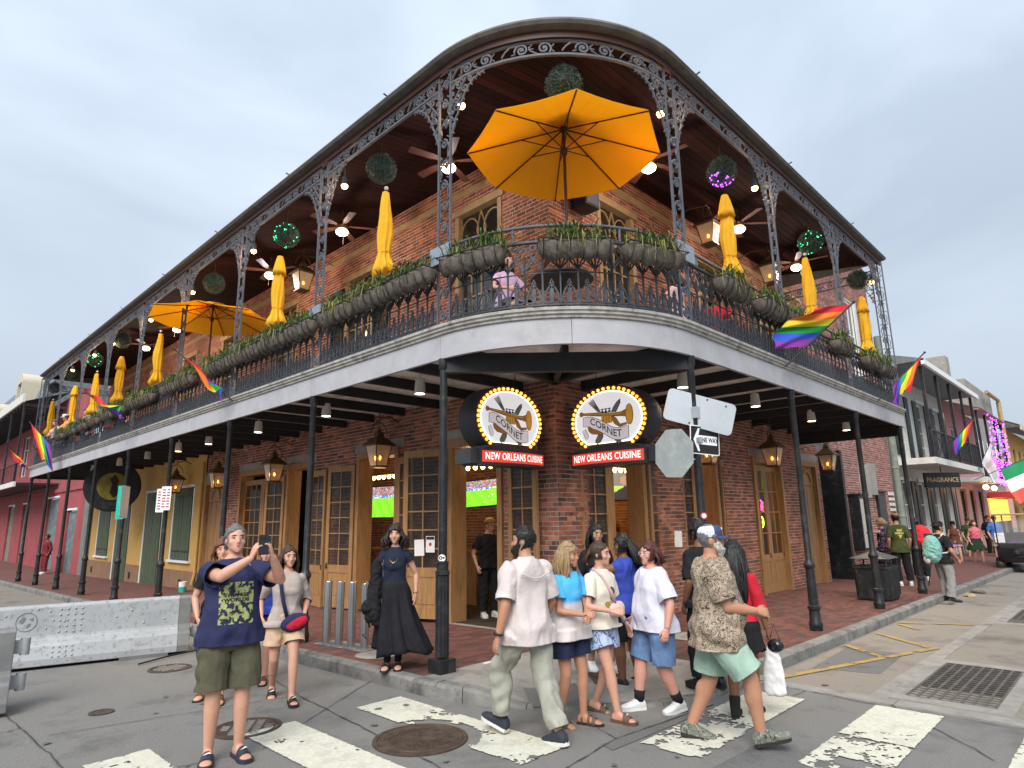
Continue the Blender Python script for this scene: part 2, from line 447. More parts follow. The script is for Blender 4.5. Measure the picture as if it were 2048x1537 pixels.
paint('crosswalk_stripe', -3.62, -3.08, -2.62, -.34, M['road_paint'], .010, .33, lambda x, y: .55 if (x + 3.76) ** 2 + (y + 1.57) ** 2 < .52 ** 2 else (.1 if -1.9 < y < -1.0 and x > -3.4 else 0), seed=1)
paint('crosswalk_stripe', -4.74, -4.24, -3.4, -.26, M['road_paint'], .010, .36, wear0, seed=2)
paint('crosswalk_stripe', -5.9, -5.42, -2.6, -.05, M['road_paint'], .010, .22, lambda x, y: .5 if x < -5.6 and y > -.09 else 0, seed=3)
paint('crosswalk_stripe', -2.62, -.45, -3.56, -3.02, M['road_paint'], .010, .3, lambda x, y: .27 if x < -1.6 else (.1 if x < -1 else -.1), seed=4)
paint('crosswalk_stripe', -2.3, -.2, -4.7, -4.13, M['road_paint'], .010, .3, lambda x, y: .3 if x < -1.3 else -.05, seed=6)
paint('crosswalk_stripe', -2.3, -.2, -5.9, -5.3, M['road_paint'], .010, .3, lambda x, y: .1, seed=7)
def line_paint(a, c, w, seed):
 L = math.dist(a, c); dx, dy = (c[0] - a[0]) / L, (c[1] - a[1]) / L
 b = MB(); n = int(L / .03); k = 4
 for i in range(n):
  for j in range(k):
   s, t = i * .03, (j - k / 2) * w / k
   x, y = a[0] + dx * s - dy * t, a[1] + dy * s + dx * t
   if noise.noise(V((x * 8, y * 8, seed))) + .4 * noise.noise(V((x * 25, y * 25, seed))) > .32: continue
   q = [(x, y), (x + dx * .03, y + dy * .03), (x + dx * .03 - dy * w / k, y + dy * .03 + dx * w / k), (x - dy * w / k, y + dx * w / k)]
   b.add([(p[0], p[1], .014 + gz(*p)) for p in q], [(0, 1, 2, 3)])
 return b
yb = MB()
for i, (a, c) in enumerate((((.29, -3.03), (3.4, -3.94)), ((2.77, -2.95), (2.19, -3.59)), ((4.14, -2.98), (3.28, -3.9)), ((5.5, -2.95), (6.06, -3.95)), ((5.34, -3.0), (4.9, -3.4)))):
 t_ = line_paint(a, c, .1, i); yb.add(t_.v, t_.f)
tag(yb.build('yellow_road_marking', M['yellow_paint']), kind='structure')
C0, R0_ = -.33, 2.18
def arc(r, a0=180, a1=270, n=24):
 return [(C0 + r * math.cos(R(a0 + (a1 - a0) * i / n)), C0 + r * math.sin(R(a0 + (a1 - a0) * i / n))) for i in range(n + 1)]
sidewalk = tag(bpy.data.objects.new('sidewalk', None), kind='structure'); col.objects.link(sidewalk)
def strip(name, m_, xs, ys, z0):
 b = MB()
 for i in range(len(xs) - 1):
  for j in range(len(ys) - 1):
   b.add([(x, y, z0 + gz(x, y)) for x, y in ((xs[i], ys[j]), (xs[i + 1], ys[j]), (xs[i + 1], ys[j + 1]), (xs[i], ys[j + 1]))], [(0, 1, 2, 3)])
 return b.build(name, m_, sidewalk)
strip('paving', M['paver_far'], [-2.76, 0.3], [7.5, 12, 18, 24, 30, 70], .15)
strip('paving', M['paver_far'], [9.0, 12, 18, 25, 110], [-2.72, .3], .15)
strip('joint_bed', M['paver_joint'], [-2.76, .4], [-.4, .2, 4, 7.5], .142)
strip('joint_bed', M['paver_joint'], [-.3, 2, 5, 9.0], [-2.72, -.4, .4], .141)
def pavers(x0, x1, y0, y1, seed):
 random.seed(seed); b = MB(); a, w, g = .2, .1, .006
 j = 0; y = y0
 while y < y1 - .02:
  x = x0 - (a / 2 if j % 2 else 0)
  while x < x1:
   xa, xb = max(x, x0), min(x + a, x1)
   if xb - xa > .03:
    cx, cy = (xa + xb) / 2, y + w / 2
    t = random.random(); k = random.uniform(.5, .95)
    b.col = ((.185 * k, .074 * k, .06 * k) if t > .16 else (.13 * k, .075 * k, .068 * k))
    h = .15 + gz(cx, cy) + random.uniform(-.0012, .0014)
    b.add([(xa + g / 2, y + g / 2, h), (xb - g / 2, y + g / 2, h), (xb - g / 2, y + w - g / 2, h), (xa + g / 2, y + w - g / 2, h),
                       (xa, y, h - .007), (xb, y, h - .007), (xb, y + w, h - .007), (xa, y + w, h - .007)],
                      [(0, 1, 2, 3), (4, 5, 1, 0), (5, 6, 2, 1), (6, 7, 3, 2), (7, 4, 0, 3)])
   x += a
  y += w; j += 1
 return tag(b.build('paving_bricks', M['paver'], sidewalk), kind='stuff')
pavers(-2.76, .02, -.33, 7.5, 3)
pavers(-.33, 9.0, -2.72, .02, 4)
def kerb(along, c, r0, r1):
 n = int((r1 - r0) / 1.5); random.seed(int(c * 100) + 7)
 for i in range(n):
  a, e = r0 + (r1 - r0) * i / n, r0 + (r1 - r0) * (i + 1) / n
  b = MB(); k = 6; rr = []
  for q in range(k + 1):
   s = a + .004 + (e - a - .008) * q / k
   jt = [random.uniform(-.006, .006) for _ in range(4)]
   pr = [(0, -.05), (-.012 + jt[0], .06), (-.008 + jt[1], .125 + jt[2] * .5), (.022, .152), (.14, .151), (.14, -.05)]
   ring = []
   for (o, z) in pr:
    x, y = (c + o, s) if along == 'y' else (s, c + o)
    ring.append((x, y, z + gz(x, y)))
   rr.append(ring)
  b.rings(rr)
  b.build('kerb_stone', M['kerb'], sidewalk, smooth=.6)
kerb('y', -2.9, -.33, 34)
kerb('x', -2.86, .3, 30)
b = MB(); rows = []
def dropz(an):
 t = max(0, min(1, (an - 196) / 16)) * max(0, min(1, (268 - an) / 12))
 t = t * t * (3 - 2 * t)
 return .152 - .128 * t
NA = 36
for i in range(NA + 1):
 an = 180 + 93 * i / NA
 zo = dropz(an); rw = []
 for r, k in ((.02, 0), (.9, 0), (1.3, .1), (1.7, .35), (2.1, .7), (2.42, 1.0)):
  x, y = C0 + r * math.cos(R(an)), C0 + r * math.sin(R(an))
  rw.append((x, y, .155 + (zo - .155) * k + gz(x, y)))
 rows.append(rw)
for i in range(NA):
 for j in range(5):
  b.add([rows[i][j], rows[i][j + 1], rows[i + 1][j + 1], rows[i + 1][j]], [(0, 1, 2, 3)])
b.build('corner_ramp', M['concrete'], sidewalk, smooth=4)
random.seed(11)
for i in range(NA):
 if i % 3: continue
 b = MB(); rr = []
 for q in range(4):
  an = 180 + 93 * (i + q) / NA + (.12 if q == 0 else -.12 if q == 3 else 0)
  zo = dropz(an) + random.uniform(-.004, .004)
  rr.append([(C0 + r * math.cos(R(an)), C0 + r * math.sin(R(an)), z) for r, z in ((2.57 + random.uniform(-.01, .01), -.05), (2.57 + random.uniform(-.012, .012), zo - .03), (2.545, zo + .002), (2.42, zo + .003), (2.42, -.05))])
 b.rings(rr); b.build('kerb_stone', M['kerb'], sidewalk, smooth=.6)
def patch(poly, z=.1535, m_='concrete', nm='footing'):
 b = MB(); b.add([(x, y, z + gz(x, y)) for x, y in poly], [tuple(range(len(poly)))]); return b.build(nm, M[m_], sidewalk)
patch([(-2.48, 2.6), (-2.12, 2.62), (-2.06, 1.5), (-2.42, 1.46)], .156)
patch([(-2.38 + .3 * math.cos(i * .5236), 1.12 + .3 * math.sin(i * .5236)) for i in range(12)], .157, nm='utility_cover')
patch([(-.12, .9), (.4, .9), (.4, 3.2), (-.12, 3.2)], .158, nm='threshold')
patch([(1.1, -.2), (2.6, -.2), (2.6, .4), (1.1, .4)], .1585, nm='threshold')
patch([(.9, -1.5), (1.5, -1.5), (1.5, -1.1), (.9, -1.1)], .157, nm='utility_cover')
def rampz(x, y):
 r = math.hypot(x - C0, y - C0); an = math.degrees(math.atan2(y - C0, x - C0)) % 360; zo = dropz(an)
 return .155 + (zo - .155) * np.interp(r, (.9, 1.3, 1.7, 2.1, 2.42), (0, .1, .35, .7, 1.0))
def ramp_patch(P, m_, nm):
 b = MB(); n = 6
 for i in range(n):
  for j in range(n):
   q = []
   for a, c in ((i, j), (i + 1, j), (i + 1, j + 1), (i, j + 1)):
    u, v = a / n, c / n; x = (P[0][0] * (1 - u) + P[1][0] * u) * (1 - v) + (P[3][0] * (1 - u) + P[2][0] * u) * v; y = (P[0][1] * (1 - u) + P[1][1] * u) * (1 - v) + (P[3][1] * (1 - u) + P[2][1] * u) * v
    q.append((x, y, rampz(x, y) + .004))
   b.add(q, [(0, 1, 2, 3)])
 return b.build(nm, M[m_], sidewalk)
RAMP_A, RAMP_B, RAMP_C = [(-2.2, -1.3), (-1.72, -1.62), (-2.05, -2.1), (-2.5, -1.72)], [(-1.9, -.36), (-1.38, -.36), (-1.4, -.44), (-1.95, -.44)], [(-1.38, -1.5), (-1.08, -1.68), (-1.3, -1.98), (-1.6, -1.8)]
ramp_patch(RAMP_A, 'asphalt_patch', 'patched_square'); ramp_patch(RAMP_B, 'off_white', 'tile_plate'); ramp_patch(RAMP_C, 'rust_iron', 'utility_cover')
def manhole(name, label, x, y, r, style):
 t = thing(name, label, 'manhole cover', (x, y, gz(x, y)), random.uniform(0, 1))
 b = MB(); b.lathe([(r + .045, -.02), (r + .045, .012), (r + .008, .014), (r + .004, .004)], 40, cap=False); b.build('frame', M['rust_iron'], t, smooth=.5)
 b = MB(); b.lathe([(.001, .0095), (r - .03, .0095), (r, .0115), (r, -.02)], 40, cap=False)
 b.build('cover', M['rust_iron'], t, smooth=.5)
 b = MB(); random.seed(7)
 if style == 0:
  for i in range(-9, 10):
   for j in range(-12, 13):
    px, py = i * r / 9.6, j * r / 12.5
    d = math.hypot(px, py)
    if d < r * .76 and not (abs(px) < r * .14 and abs(py) < r * .42) and random.random() > .12:
     b.box(px - .011, px + .011, py - .006, py + .006, .009, .0145)
  b.box(-r * .12, r * .12, -r * .38, r * .38, .009, .0135)
  for rr_ in (.84, ):
   b.lathe([(r * rr_, .009), (r * rr_ + .006, .014), (r * rr_ + .018, .014), (r * rr_ + .024, .009)], 40, cap=False)
 else:
  for i in range(-5, 6):
   px = i * r / 5.6; h = math.sqrt(max(0, (r * .85) ** 2 - px * px))
   for k in range(-2, 3):
    y0, y1 = k * r * .36 - r * .13, k * r * .36 + r * .13
    if abs(k * r * .36) + r * .1 < h: b.box(px - .008, px + .008, y0, y1, .009, .0155); b.box(px - .008, px + r * .13, y1 - .012, y1, .009, .0155)
 b.build('raised_pattern', M['concrete'] if style else M['rust_iron'], t)
 return t
manhole('manhole_cover', 'large round rust brown manhole cover breaking the front crosswalk stripe', -3.76, -1.57, .36, 0)
manhole('manhole_cover', 'ribbed round manhole cover behind the legs of the man photographing', -4.63, -.13, .26, 1)
manhole('valve_cover', 'small dark round valve cover in a pale ring near the steel barrier', -5.37, 1.59, .07, 1)
manhole('manhole_cover', 'worn round cover flush in the road below the long steel barrier', -4.16, 3.34, .22, 1)
def grate(label, x0, x1, y0, y1):
 t = thing('storm_grate', label, 'grate', ((x0 + x1) / 2, (y0 + y1) / 2, gz((x0 + x1) / 2, y0)))
 w, h = (x1 - x0) / 2, (y1 - y0) / 2
 b = MB()
 for (a, c, d, e) in ((-w - .2, w + .2, h, h + .16), (-w - .2, w + .2, -h - .16, -h), (-w - .2, -w, -h, h), (w, w + .2, -h, h)): b.box(a, c, d, e, -.03, .016)
 b.build('surround', M['concrete'], t)
 b = MB(); b.box(-w, w, -h, h, -.05, -.012 + .02); b.build('pit', M['dark'], t)
 n = int(2 * h / .085); k = int(2 * w / .1)
 bars = MB()
 for i in range(n + 1): yy = -h + 2 * h * i / n; bars.box(-w, w, yy - .012, yy + .012, .009, .018)
 for i in range(k + 1):
  xx = -w + 2 * w * i / k
  for j in range(n): yy = -h + 2 * h * (j + (.5 if i % 2 else .25)) / n; bars.box(xx - .01, xx + .01, -h + 2 * h * j / n + .012, -h + 2 * h * (j + 1) / n - .012, .009, .0165)
 bars.build('grid_bars', M['grate_iron'], t)
 return t
grate('large rusty iron grate in the road at right foreground', .38, 2.3, -5.0, -4.26)
grate('second iron grate farther along the side street', 6.75, 8.7, -4.85, -4.3)
# ================================================================= CORNER BUILDING
bld = thing('corner_building', 'two storey red brick corner restaurant with open wooden doors', 'building', (0, 0, 0))
PALD = [(.34, .115, .075), (.42, .15, .095), (.25, .1, .07), (.46, .19, .12), (.17, .085, .065), (.38, .135, .085), (.29, .12, .085)]
PALU = [(.34, .1, .042), (.4, .13, .055), (.29, .085, .038), (.36, .12, .055), (.24, .08, .045), (.44, .16, .07)]
PALP = [(.36, .16, .13), (.3, .125, .105), (.42, .2, .165), (.26, .11, .095), (.33, .15, .125)]
def subtract(segs, a, b_):
 out = []
 for s, e in segs:
  if b_ <= s or a >= e: out.append((s, e)); continue
  if a > s: out.append((s, a))
  if b_ < e: out.append((b_, e))
 return out
def brick_wall(parent, F, L, z0, z1, openings, pal, mk='brick', mortar='mortar', seed=1, near=None, bw=.21, bh=.067, g=.015, phase=0):
 """F(u, z, h) -> point; bricks stand proud of the mortar by h. near(u,z): bricks made objects of their own"""
 random.seed(seed); b = MB(); solo = []
 j = 0; z = z0
 while z + bh < z1:
  segs = [(0, L)]
  for (a, c, d, e) in openings:
   if z + bh > d + .02 and z < e - .02: segs = subtract(segs, a, c)
  header = (j % 6 == 5)
  w = bw / 2 if header else bw
  for s, e in segs:
   u = s - ((w / 2 if j % 2 else 0) if s == 0 else 0) + (0 if s == 0 else 0)
   if j % 2 and s == 0: u = s - w / 2
   elif j % 2: u = s - w / 2
   while u < e - .01:
    ua, ub = max(u, s), min(u + w, e)
    if ub - ua > .03:
     k = random.uniform(.72, 1.22); c = random.choice(pal)
     cc = (c[0] * k, c[1] * k, c[2] * k)
     h = random.uniform(.0, .005) + (.004 if random.random() < .04 else 0)
     A = [F(ua + g / 2, z + g / 2, h), F(ub - g / 2, z + g / 2, h + random.uniform(-.001, .001)), F(ub - g / 2, z + bh - g / 2 + .004, h), F(ua + g / 2, z + bh - g / 2 + .004, h)]
     B = [F(ua + g / 2 - .002, z + g / 2 - .002, -.009), F(ub - g / 2 + .002, z + g / 2 - .002, -.009), F(ub - g / 2 + .002, z + bh - g / 2 + .006, -.009), F(ua + g / 2 - .002, z + bh - g / 2 + .006, -.009)]
     fs = [(0, 1, 2, 3), (4, 5, 1, 0), (5, 6, 2, 1), (6, 7, 3, 2), (7, 4, 0, 3)]
     if near and len(solo) < 300 and near((ua + ub) / 2, z):
      sb = MB(); sb.col = cc; sb.add(A + B, fs); solo.append(sb)
     else:
      b.col = cc; b.add(A + B, fs)
    u += w
  z += bh + .004; j += 1
 tag(b.build('brickwork', M[mk], parent), kind='stuff')
 for sb in solo: sb.build('brick', M[mk], parent)
 us = sorted({0, L, *[min(max(q, 0), L) for o in openings for q in o[:2]]}); zs = sorted({z0, z1, *[min(max(q, z0), z1) for o in openings for q in o[2:]]})
 mb = MB()
 for i in range(len(us) - 1):
  for k in range(len(zs) - 1):
   uc, zc = (us[i] + us[i + 1]) / 2, (zs[k] + zs[k + 1]) / 2
   if any(a < uc < c and d < zc < e for a, c, d, e in openings): continue
   mb.add([F(us[i], zs[k], -.004), F(us[i + 1], zs[k], -.004), F(us[i + 1], zs[k + 1], -.004), F(us[i], zs[k + 1], -.004)], [(0, 1, 2, 3)])
 mb.build('wall', M[mortar], parent)
FL = lambda u, z, h: V((-h, u, z))
FR = lambda u, z, h: V((u, -h, z))
LOP = [(1.18, 2.5, -.5, 3.22), (4.05, 5.5, -.5, 3.25), (7.45, 8.65, -.5, 3.22), (9.0, 11.4, -.5, 3.22), (12.5, 13.86, -.5, 3.1)]
ROP = [(1.3, 2.36, -.5, 3.05), (4.15, 5.12, -.5, 3.15), (6.9, 8.52, -.5, 3.15), (9.7, 10.9, -.5, 3.2)]
brick_wall(bld, FL, 13.9, -.2, 4.05, LOP, PALD, seed=2, near=lambda u, z: u < .56 and z > .4)
brick_wall(bld, FR, 11.2, -.2, 4.05, ROP, PALD, seed=3, near=lambda u, z: u < .62 and .9 < z)
LUP = [(1.1, 2.36, 4.2, 7.52), (5.1, 6.3, 4.2, 7.3), (8.6, 9.9, 4.2, 7.4), (12.2, 13.5, 4.2, 7.4), (15.6, 16.9, 4.2, 7.4), (19.0, 20.3, 4.2, 7.4), (22.6, 23.9, 4.2, 7.4)]
RUP = [(1.34, 2.52, 4.2, 7.52), (4.95, 6.15, 4.2, 7.4), (8.1, 9.2, 4.2, 7.4)]
brick_wall(bld, FL, 26.4, 4.2, 8.5, LUP, PALU, 'brick_clean', 'mortar_light', seed=5)
brick_wall(bld, FR, 11.2, 4.2, 8.5, RUP, PALU, 'brick_clean', 'mortar_light', seed=6)
M['leaf_glass'] = mat('leaf_glass', (.04, .036, .032), .12, var=.4, scale=1.2, spec=.35, alpha=.4)
def leaf_meshes(w, h, cols=2, rows=6, kick=.85):
 b = MB(); t = .045; st = .1
 b.box(-t / 2, t / 2, 0, st, 0, h); b.box(-t / 2, t / 2, w - st, w, 0, h)
 for z0, z1 in ((0, .17), (kick - .14, kick), (h - .13, h)): b.box(-t / 2 + .001, t / 2 - .001, st, w - st, z0, z1)
 b.box(-t / 4, t / 4, st, w - st, .17, kick - .14)
 for s in (-1, 1):
  b.box(min(s * t * .3, s * t * .44), max(s * t * .3, s * t * .44), st + .05, w - st - .05, .24, kick - .21)
  b.box(min(s * t * .2, s * t * .5), max(s * t * .2, s * t * .5), st, w - st, .17, .185); b.box(min(s * t * .2, s * t * .5), max(s * t * .2, s * t * .5), st, w - st, kick - .155, kick - .14)
 gw, gh = w - 2 * st, h - .13 - kick
 for i in range(1, cols): y = st + gw * i / cols; b.box(-t * .35, t * .35, y - .012, y + .012, kick, h - .13)
 for j in range(1, rows): z = kick + gh * j / rows; b.box(-t * .349, t * .349, st, w - st, z - .012, z + .012)
 me = b.mesh('door_leaf', M['door_wood'])
 p = MB(); p.box(-.003, .003, -gw / cols / 2 + .008, gw / cols / 2 - .008, -gh / rows / 2 + .008, gh / rows / 2 - .008)
 pm = p.mesh('pane', M['leaf_glass'])
 pos = [(0, st + gw * (i + .5) / cols, kick + gh * (j + .5) / rows) for i in range(cols) for j in range(rows)]
 hb = MB(); hb.box(-.035, .035, w - .085, w - .035, kick - .08, kick + .03); hb.tube([(-.03, w - .06, kick - .03), (-.06, w - .06, kick - .03), (-.06, w - .12, kick - .03)], .009, 6)
 hm = hb.mesh('handle', M['copper'])
 return me, pm, pos, hm
LEAF = leaf_meshes(.84, 2.92)
LEAFN = leaf_meshes(.72, 2.92)
def leaf(loc, rz, L_=LEAF, parent=None, zs=1):
 o = linked('door_leaf', L_[0], parent or bld, loc, (0, 0, rz)); o.scale = (1, 1, zs)
 for p in L_[2]: linked('pane', L_[1], o, p)
 linked('handle', L_[3], o)
 return o
zl = lambda x, y: .17 + gz(x, y)
leaf((-.1, 2.56, .17), R(20)); leaf((-.06, .98, .17), R(180 - 8), LEAFN)
leaf((-.05, 5.55, .1), R(10)); leaf((-.06, 3.98, .12), R(180 - 12), LEAFN)
leaf((-.05, 8.7, .04), R(6)); leaf((-.05, 7.38, .06), R(180 - 7))
leaf((1.25, -.05, .16), R(90 - 6), LEAFN, zs=.95); leaf((2.42, -.06, .15), R(-90 + 10), zs=.96)
leaf((4.1, -.05, .13), R(90 - 9), LEAFN, zs=.97); leaf((5.2, -.06, .12), R(-90 + 14), zs=.98)
for (x, y, z, rz) in ((.1, 9.06, .02, 0), (.1, 10.21, .02, 0)):
 leaf((x, y, z), rz, leaf_meshes(1.13, 2.95, 3, 6))
for x in (6.98, 7.74): leaf((x, .1, .08), R(-90), leaf_meshes(.75, 2.9, 2, 4))
def frame(F, a, c, z1, m_='door_wood', w=.11, d0=-.3, d1=.05, z0=-.1, nm='door_frame'):
 b = MB()
 def bx(u0, u1, q0, q1):
  P = [F(u, z, h) for h in (d0, d1) for z in (q0, q1) for u in (u0, u1)]
  b.add(P, [(0, 2, 3, 1), (4, 5, 7, 6), (0, 1, 5, 4), (2, 6, 7, 3), (0, 4, 6, 2), (1, 3, 7, 5)])
 bx(a, a + w, z0, z1); bx(c - w, c, z0, z1); bx(a, c, z1 + .001, z1 + .14)
 return b.build(nm, M[m_], bld)
for (a, c, d, e) in LOP: frame(FL, a - .02, c + .02, e - .13)
for (a, c, d, e) in ROP: frame(FR, a - .02, c + .02, e - .13)
for F, ops in ((FL, LOP), (FR, ROP)):
 for (a, c, d, e) in ops:
  b = MB(); P = [F(u, z, h) for h in (-.1, .012) for z in (e + .005, e + .2) for u in (a - .15, c + .15)]
  b.add(P, [(0, 2, 3, 1), (4, 5, 7, 6), (0, 1, 5, 4), (2, 6, 7, 3), (0, 4, 6, 2), (1, 3, 7, 5)])
  b.build('lintel', M['grey_wall'], bld)
def board_door(F, a, c, z1, nm='plank_door'):
 o = bpy.data.objects.new(nm, None); col.objects.link(o); o.parent = bld
 n = 6
 for i in range(n):
  b = MB(); u0, u1 = a + (c - a) * i / n + .004, a + (c - a) * (i + 1) / n - .004
  P = [F(u, z, h) for h in (-.1, -.07 + (i % 2) * .006) for z in (-.1, z1 - .5) for u in (u0, u1)]
  b.add(P, [(0, 2, 3, 1), (4, 5, 7, 6), (0, 1, 5, 4), (2, 6, 7, 3), (0, 4, 6, 2), (1, 3, 7, 5)])
  b.build('plank', M['door_wood'], o)
 b = MB(); m_ = (a + c) / 2
 for h0, h1, u0, u1, q0, q1 in ((-.1, -.05, a, c, z1 - .49, z1),):
  P = [F(u, z, h) for h in (h0, h1) for z in (q0, q1) for u in (u0, u1)]
  b.add(P, [(0, 2, 3, 1), (4, 5, 7, 6), (0, 1, 5, 4), (2, 6, 7, 3), (0, 4, 6, 2), (1, 3, 7, 5)])
 b.bar([(m_ + .3 * math.cos(q), z1 - .42 + .3 * math.sin(q)) for q in [PI * i / 10 for i in range(11)]], .05, .04, lambda u, v, h: F(u, v, h - .03))
 b.build('header_panel', M['door_wood'], o)
board_door(FL, 12.6, 13.76, 2.97); board_door(FR, 9.8, 10.8, 3.07)
def upper_window(F, a, c, z1, shut=None, fm='tan_wood'):
 o = bpy.data.objects.new('window', None); col.objects.link(o); o.parent = bld
 b = MB()
 def bx(u0, u1, q0, q1, h0=-.16, h1=.02):
  P = [F(u, z, h) for h in (h0, h1) for z in (q0, q1) for u in (u0, u1)]
  b.add(P, [(0, 2, 3, 1), (4, 5, 7, 6), (0, 1, 5, 4), (2, 6, 7, 3), (0, 4, 6, 2), (1, 3, 7, 5)])
 w = c - a; m_ = (a + c) / 2; zt = z1 - .72
 bx(a, a + .1, 4.2, z1); bx(c - .1, c, 4.2, z1); bx(a - .08, c + .08, z1 + .001, z1 + .14, -.16, .06); bx(a + .1, c - .1, zt - .06, zt)
 for i in range(1, 4): u = a + .1 + (w - .2) * i / 4; bx(u - .015, u + .015, 5.0, zt - .06, -.11, -.07)
 for i in range(1, 4): z = 5.0 + (zt - 5.06) * i / 4; bx(a + .1, c - .1, z - .015, z + .015, -.1095, -.0705)
 bx(a + .1, c - .1, 4.2, 5.0, -.12, -.06)
 G = lambda u, v, h: F(u, v, h - .09)
 hz = (z1 - zt) / 2
 for s in (-1, 1):
  b.bar([(m_ + s * (w * .25 + w * .19 * math.cos(q)), zt + hz + hz * .8 * math.sin(q)) for q in [2 * PI * i / 18 for i in range(18)]], .022, .03, G, True)
  b.bar([(m_ + s * .0, zt), (m_ + s * w * .1, zt + hz), (m_ + s * .0, z1)], .02, .031, G)
  b.bar([(m_ + s * w * .44, zt + hz), (m_ + s * (w / 2 - .1), zt + hz)], .02, .029, G)
 b.build('frame', M[fm], o)
 for (q0, q1) in ((5.0, zt - .06), (zt, z1)):
  p = MB(); p.add([F(a + .1, q0, -.095), F(c - .1, q0, -.095), F(c - .1, q1, -.095), F(a + .1, q1, -.095)], [(0, 1, 2, 3)]); p.build('pane', M['pane_glass'], o)
 return o
for (a, c, d, e) in LUP: upper_window(FL, a, c, e)
for (a, c, d, e) in RUP: upper_window(FR, a, c, e)
def shutter_pair(F, a, c, z0, z1, m_='dark_green', wide=.55):
 for s in (0, 1):
  u0, u1 = (a - wide, a - .03) if s == 0 else (c + .03, c + wide)
  b = MB()
  for (x0, x1, q0, q1, h1) in ((u0, u0 + .06, z0, z1, .06), (u1 - .06, u1, z0, z1, .06), (u0 + .06, u1 - .06, z0, z0 + .1, .06), (u0 + .06, u1 - .06, z1 - .1, z1, .06), (u0 + .06, u1 - .06, (z0 + z1) / 2 - .05, (z0 + z1) / 2 + .05, .06)):
   P = [F(u, z, h) for h in (.012, h1) for z in (q0, q1) for u in (x0, x1)]
   b.add(P, [(0, 2, 3, 1), (4, 5, 7, 6), (0, 1, 5, 4), (2, 6, 7, 3), (0, 4, 6, 2), (1, 3, 7, 5)])
  n = int((z1 - z0) / .07)
  for i in range(n):
   z = z0 + .1 + (z1 - z0 - .2) * i / n
   b.add([F(u0 + .06, z, .05), F(u1 - .06, z, .05), F(u1 - .06, z + .05, .02), F(u0 + .06, z + .05, .02)], [(0, 1, 2, 3)])
  b.build('shutter', M[m_], bld)
shutter_pair(FL, 5.1, 6.3, 4.3, 7.2); shutter_pair(FR, 8.1, 9.2, 4.3, 7.3, 'grey_green')
for F, L_ in ((FL, 26.4), (FR, 11.2)):
 b = MB(); P = [F(u, z, h) for h in (-.02, .03) for z in (7.9, 8.02) for u in (0, L_)]
 b.add(P, [(0, 2, 3, 1), (4, 5, 7, 6), (0, 1, 5, 4), (2, 6, 7, 3), (0, 4, 6, 2), (1, 3, 7, 5)]); b.build('string_course', M['tan_wood'], bld)
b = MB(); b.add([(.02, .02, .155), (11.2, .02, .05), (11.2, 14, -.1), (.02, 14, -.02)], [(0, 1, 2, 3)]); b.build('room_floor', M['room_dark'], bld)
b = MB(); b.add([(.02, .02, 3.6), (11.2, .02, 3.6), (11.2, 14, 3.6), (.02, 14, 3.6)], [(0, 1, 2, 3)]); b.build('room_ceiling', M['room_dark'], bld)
random.seed(8)
FI = lambda u, z, h: V((3.4 - h, 3.6 + u, z))
brick_wall(bld, FI, 10.2, -.1, 3.6, [], [(.3, .13, .07), (.25, .1, .055), (.34, .16, .09)], 'brick_clean', 'mortar', seed=9)
FI2 = lambda u, z, h: V((3.5 + u, 3.4 - h, z))
brick_wall(bld, FI2, 7.6, -.1, 3.6, [], [(.3, .13, .07), (.25, .1, .055), (.34, .16, .09)], 'brick_clean', 'mortar', seed=10)
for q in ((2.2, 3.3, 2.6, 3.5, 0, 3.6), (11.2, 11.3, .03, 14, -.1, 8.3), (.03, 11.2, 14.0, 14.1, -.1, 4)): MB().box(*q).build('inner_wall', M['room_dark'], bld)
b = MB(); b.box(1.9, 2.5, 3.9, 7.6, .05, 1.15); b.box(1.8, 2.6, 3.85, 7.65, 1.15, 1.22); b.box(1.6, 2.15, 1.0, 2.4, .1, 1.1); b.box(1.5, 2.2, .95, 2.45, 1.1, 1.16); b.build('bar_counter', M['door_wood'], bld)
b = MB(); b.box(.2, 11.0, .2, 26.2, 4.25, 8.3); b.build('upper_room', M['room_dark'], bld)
b = MB(); b.add([(-.0, -.0, 8.5), (11.2, 0, 8.5), (11.2, 11, 11.8), (6, 11, 11.8), (6, 26.4, 11.8), (0, 26.4, 8.5)], [(0, 1, 2, 3, 4, 5)]); b.build('main_roof', M['slate'], bld)
# ================================================================= CAST-IRON GALLERY
gal = thing('gallery', 'two level black cast iron gallery wrapping the rounded street corner', 'gallery')
LA = R0_ * PI / 2
YK = [-.337 + 3.222 * k for k in range(9)]
XK = [-.322 + 3.2286 * k for k in range(4)]
UL, UR = -(YK[8] + .33) - .35, LA + XK[3] + .33 + .35
def PE(u, off, z=0):
 if u < 0: return V((-(2.51 + off), -.33 - u, z))
 if u > LA: return V((C0 + (u - LA), -(2.51 + off), z))
 a = R(180 + 90 * u / LA)
 return V((C0 + (R0_ + off) * math.cos(a), C0 + (R0_ + off) * math.sin(a), z))
FA = lambda z0: (lambda u, v, h: PE(u, h, z0 + v))
FS = lambda u, v, h: V((u, -h, v))
US = [UL] + [UL + (0 - UL) * i / 12 for i in range(1, 12)] + [LA * i / 28 for i in range(29)] + [LA + (UR - LA) * i / 5 for i in range(1, 6)]
def sweep(name, prof, m_, us=US, smooth=.5):
 b = MB(); b.rings([[PE(u, o, z) for o, z in prof] for u in us])
 return b.build(name, M[m_], gal, smooth=smooth)
fs_ = [UL] + [-3.222 * k for k in range(7, -1, -1)] + [LA / 2, LA] + [LA + 3.2286 * k for k in (1, 2)] + [UR]
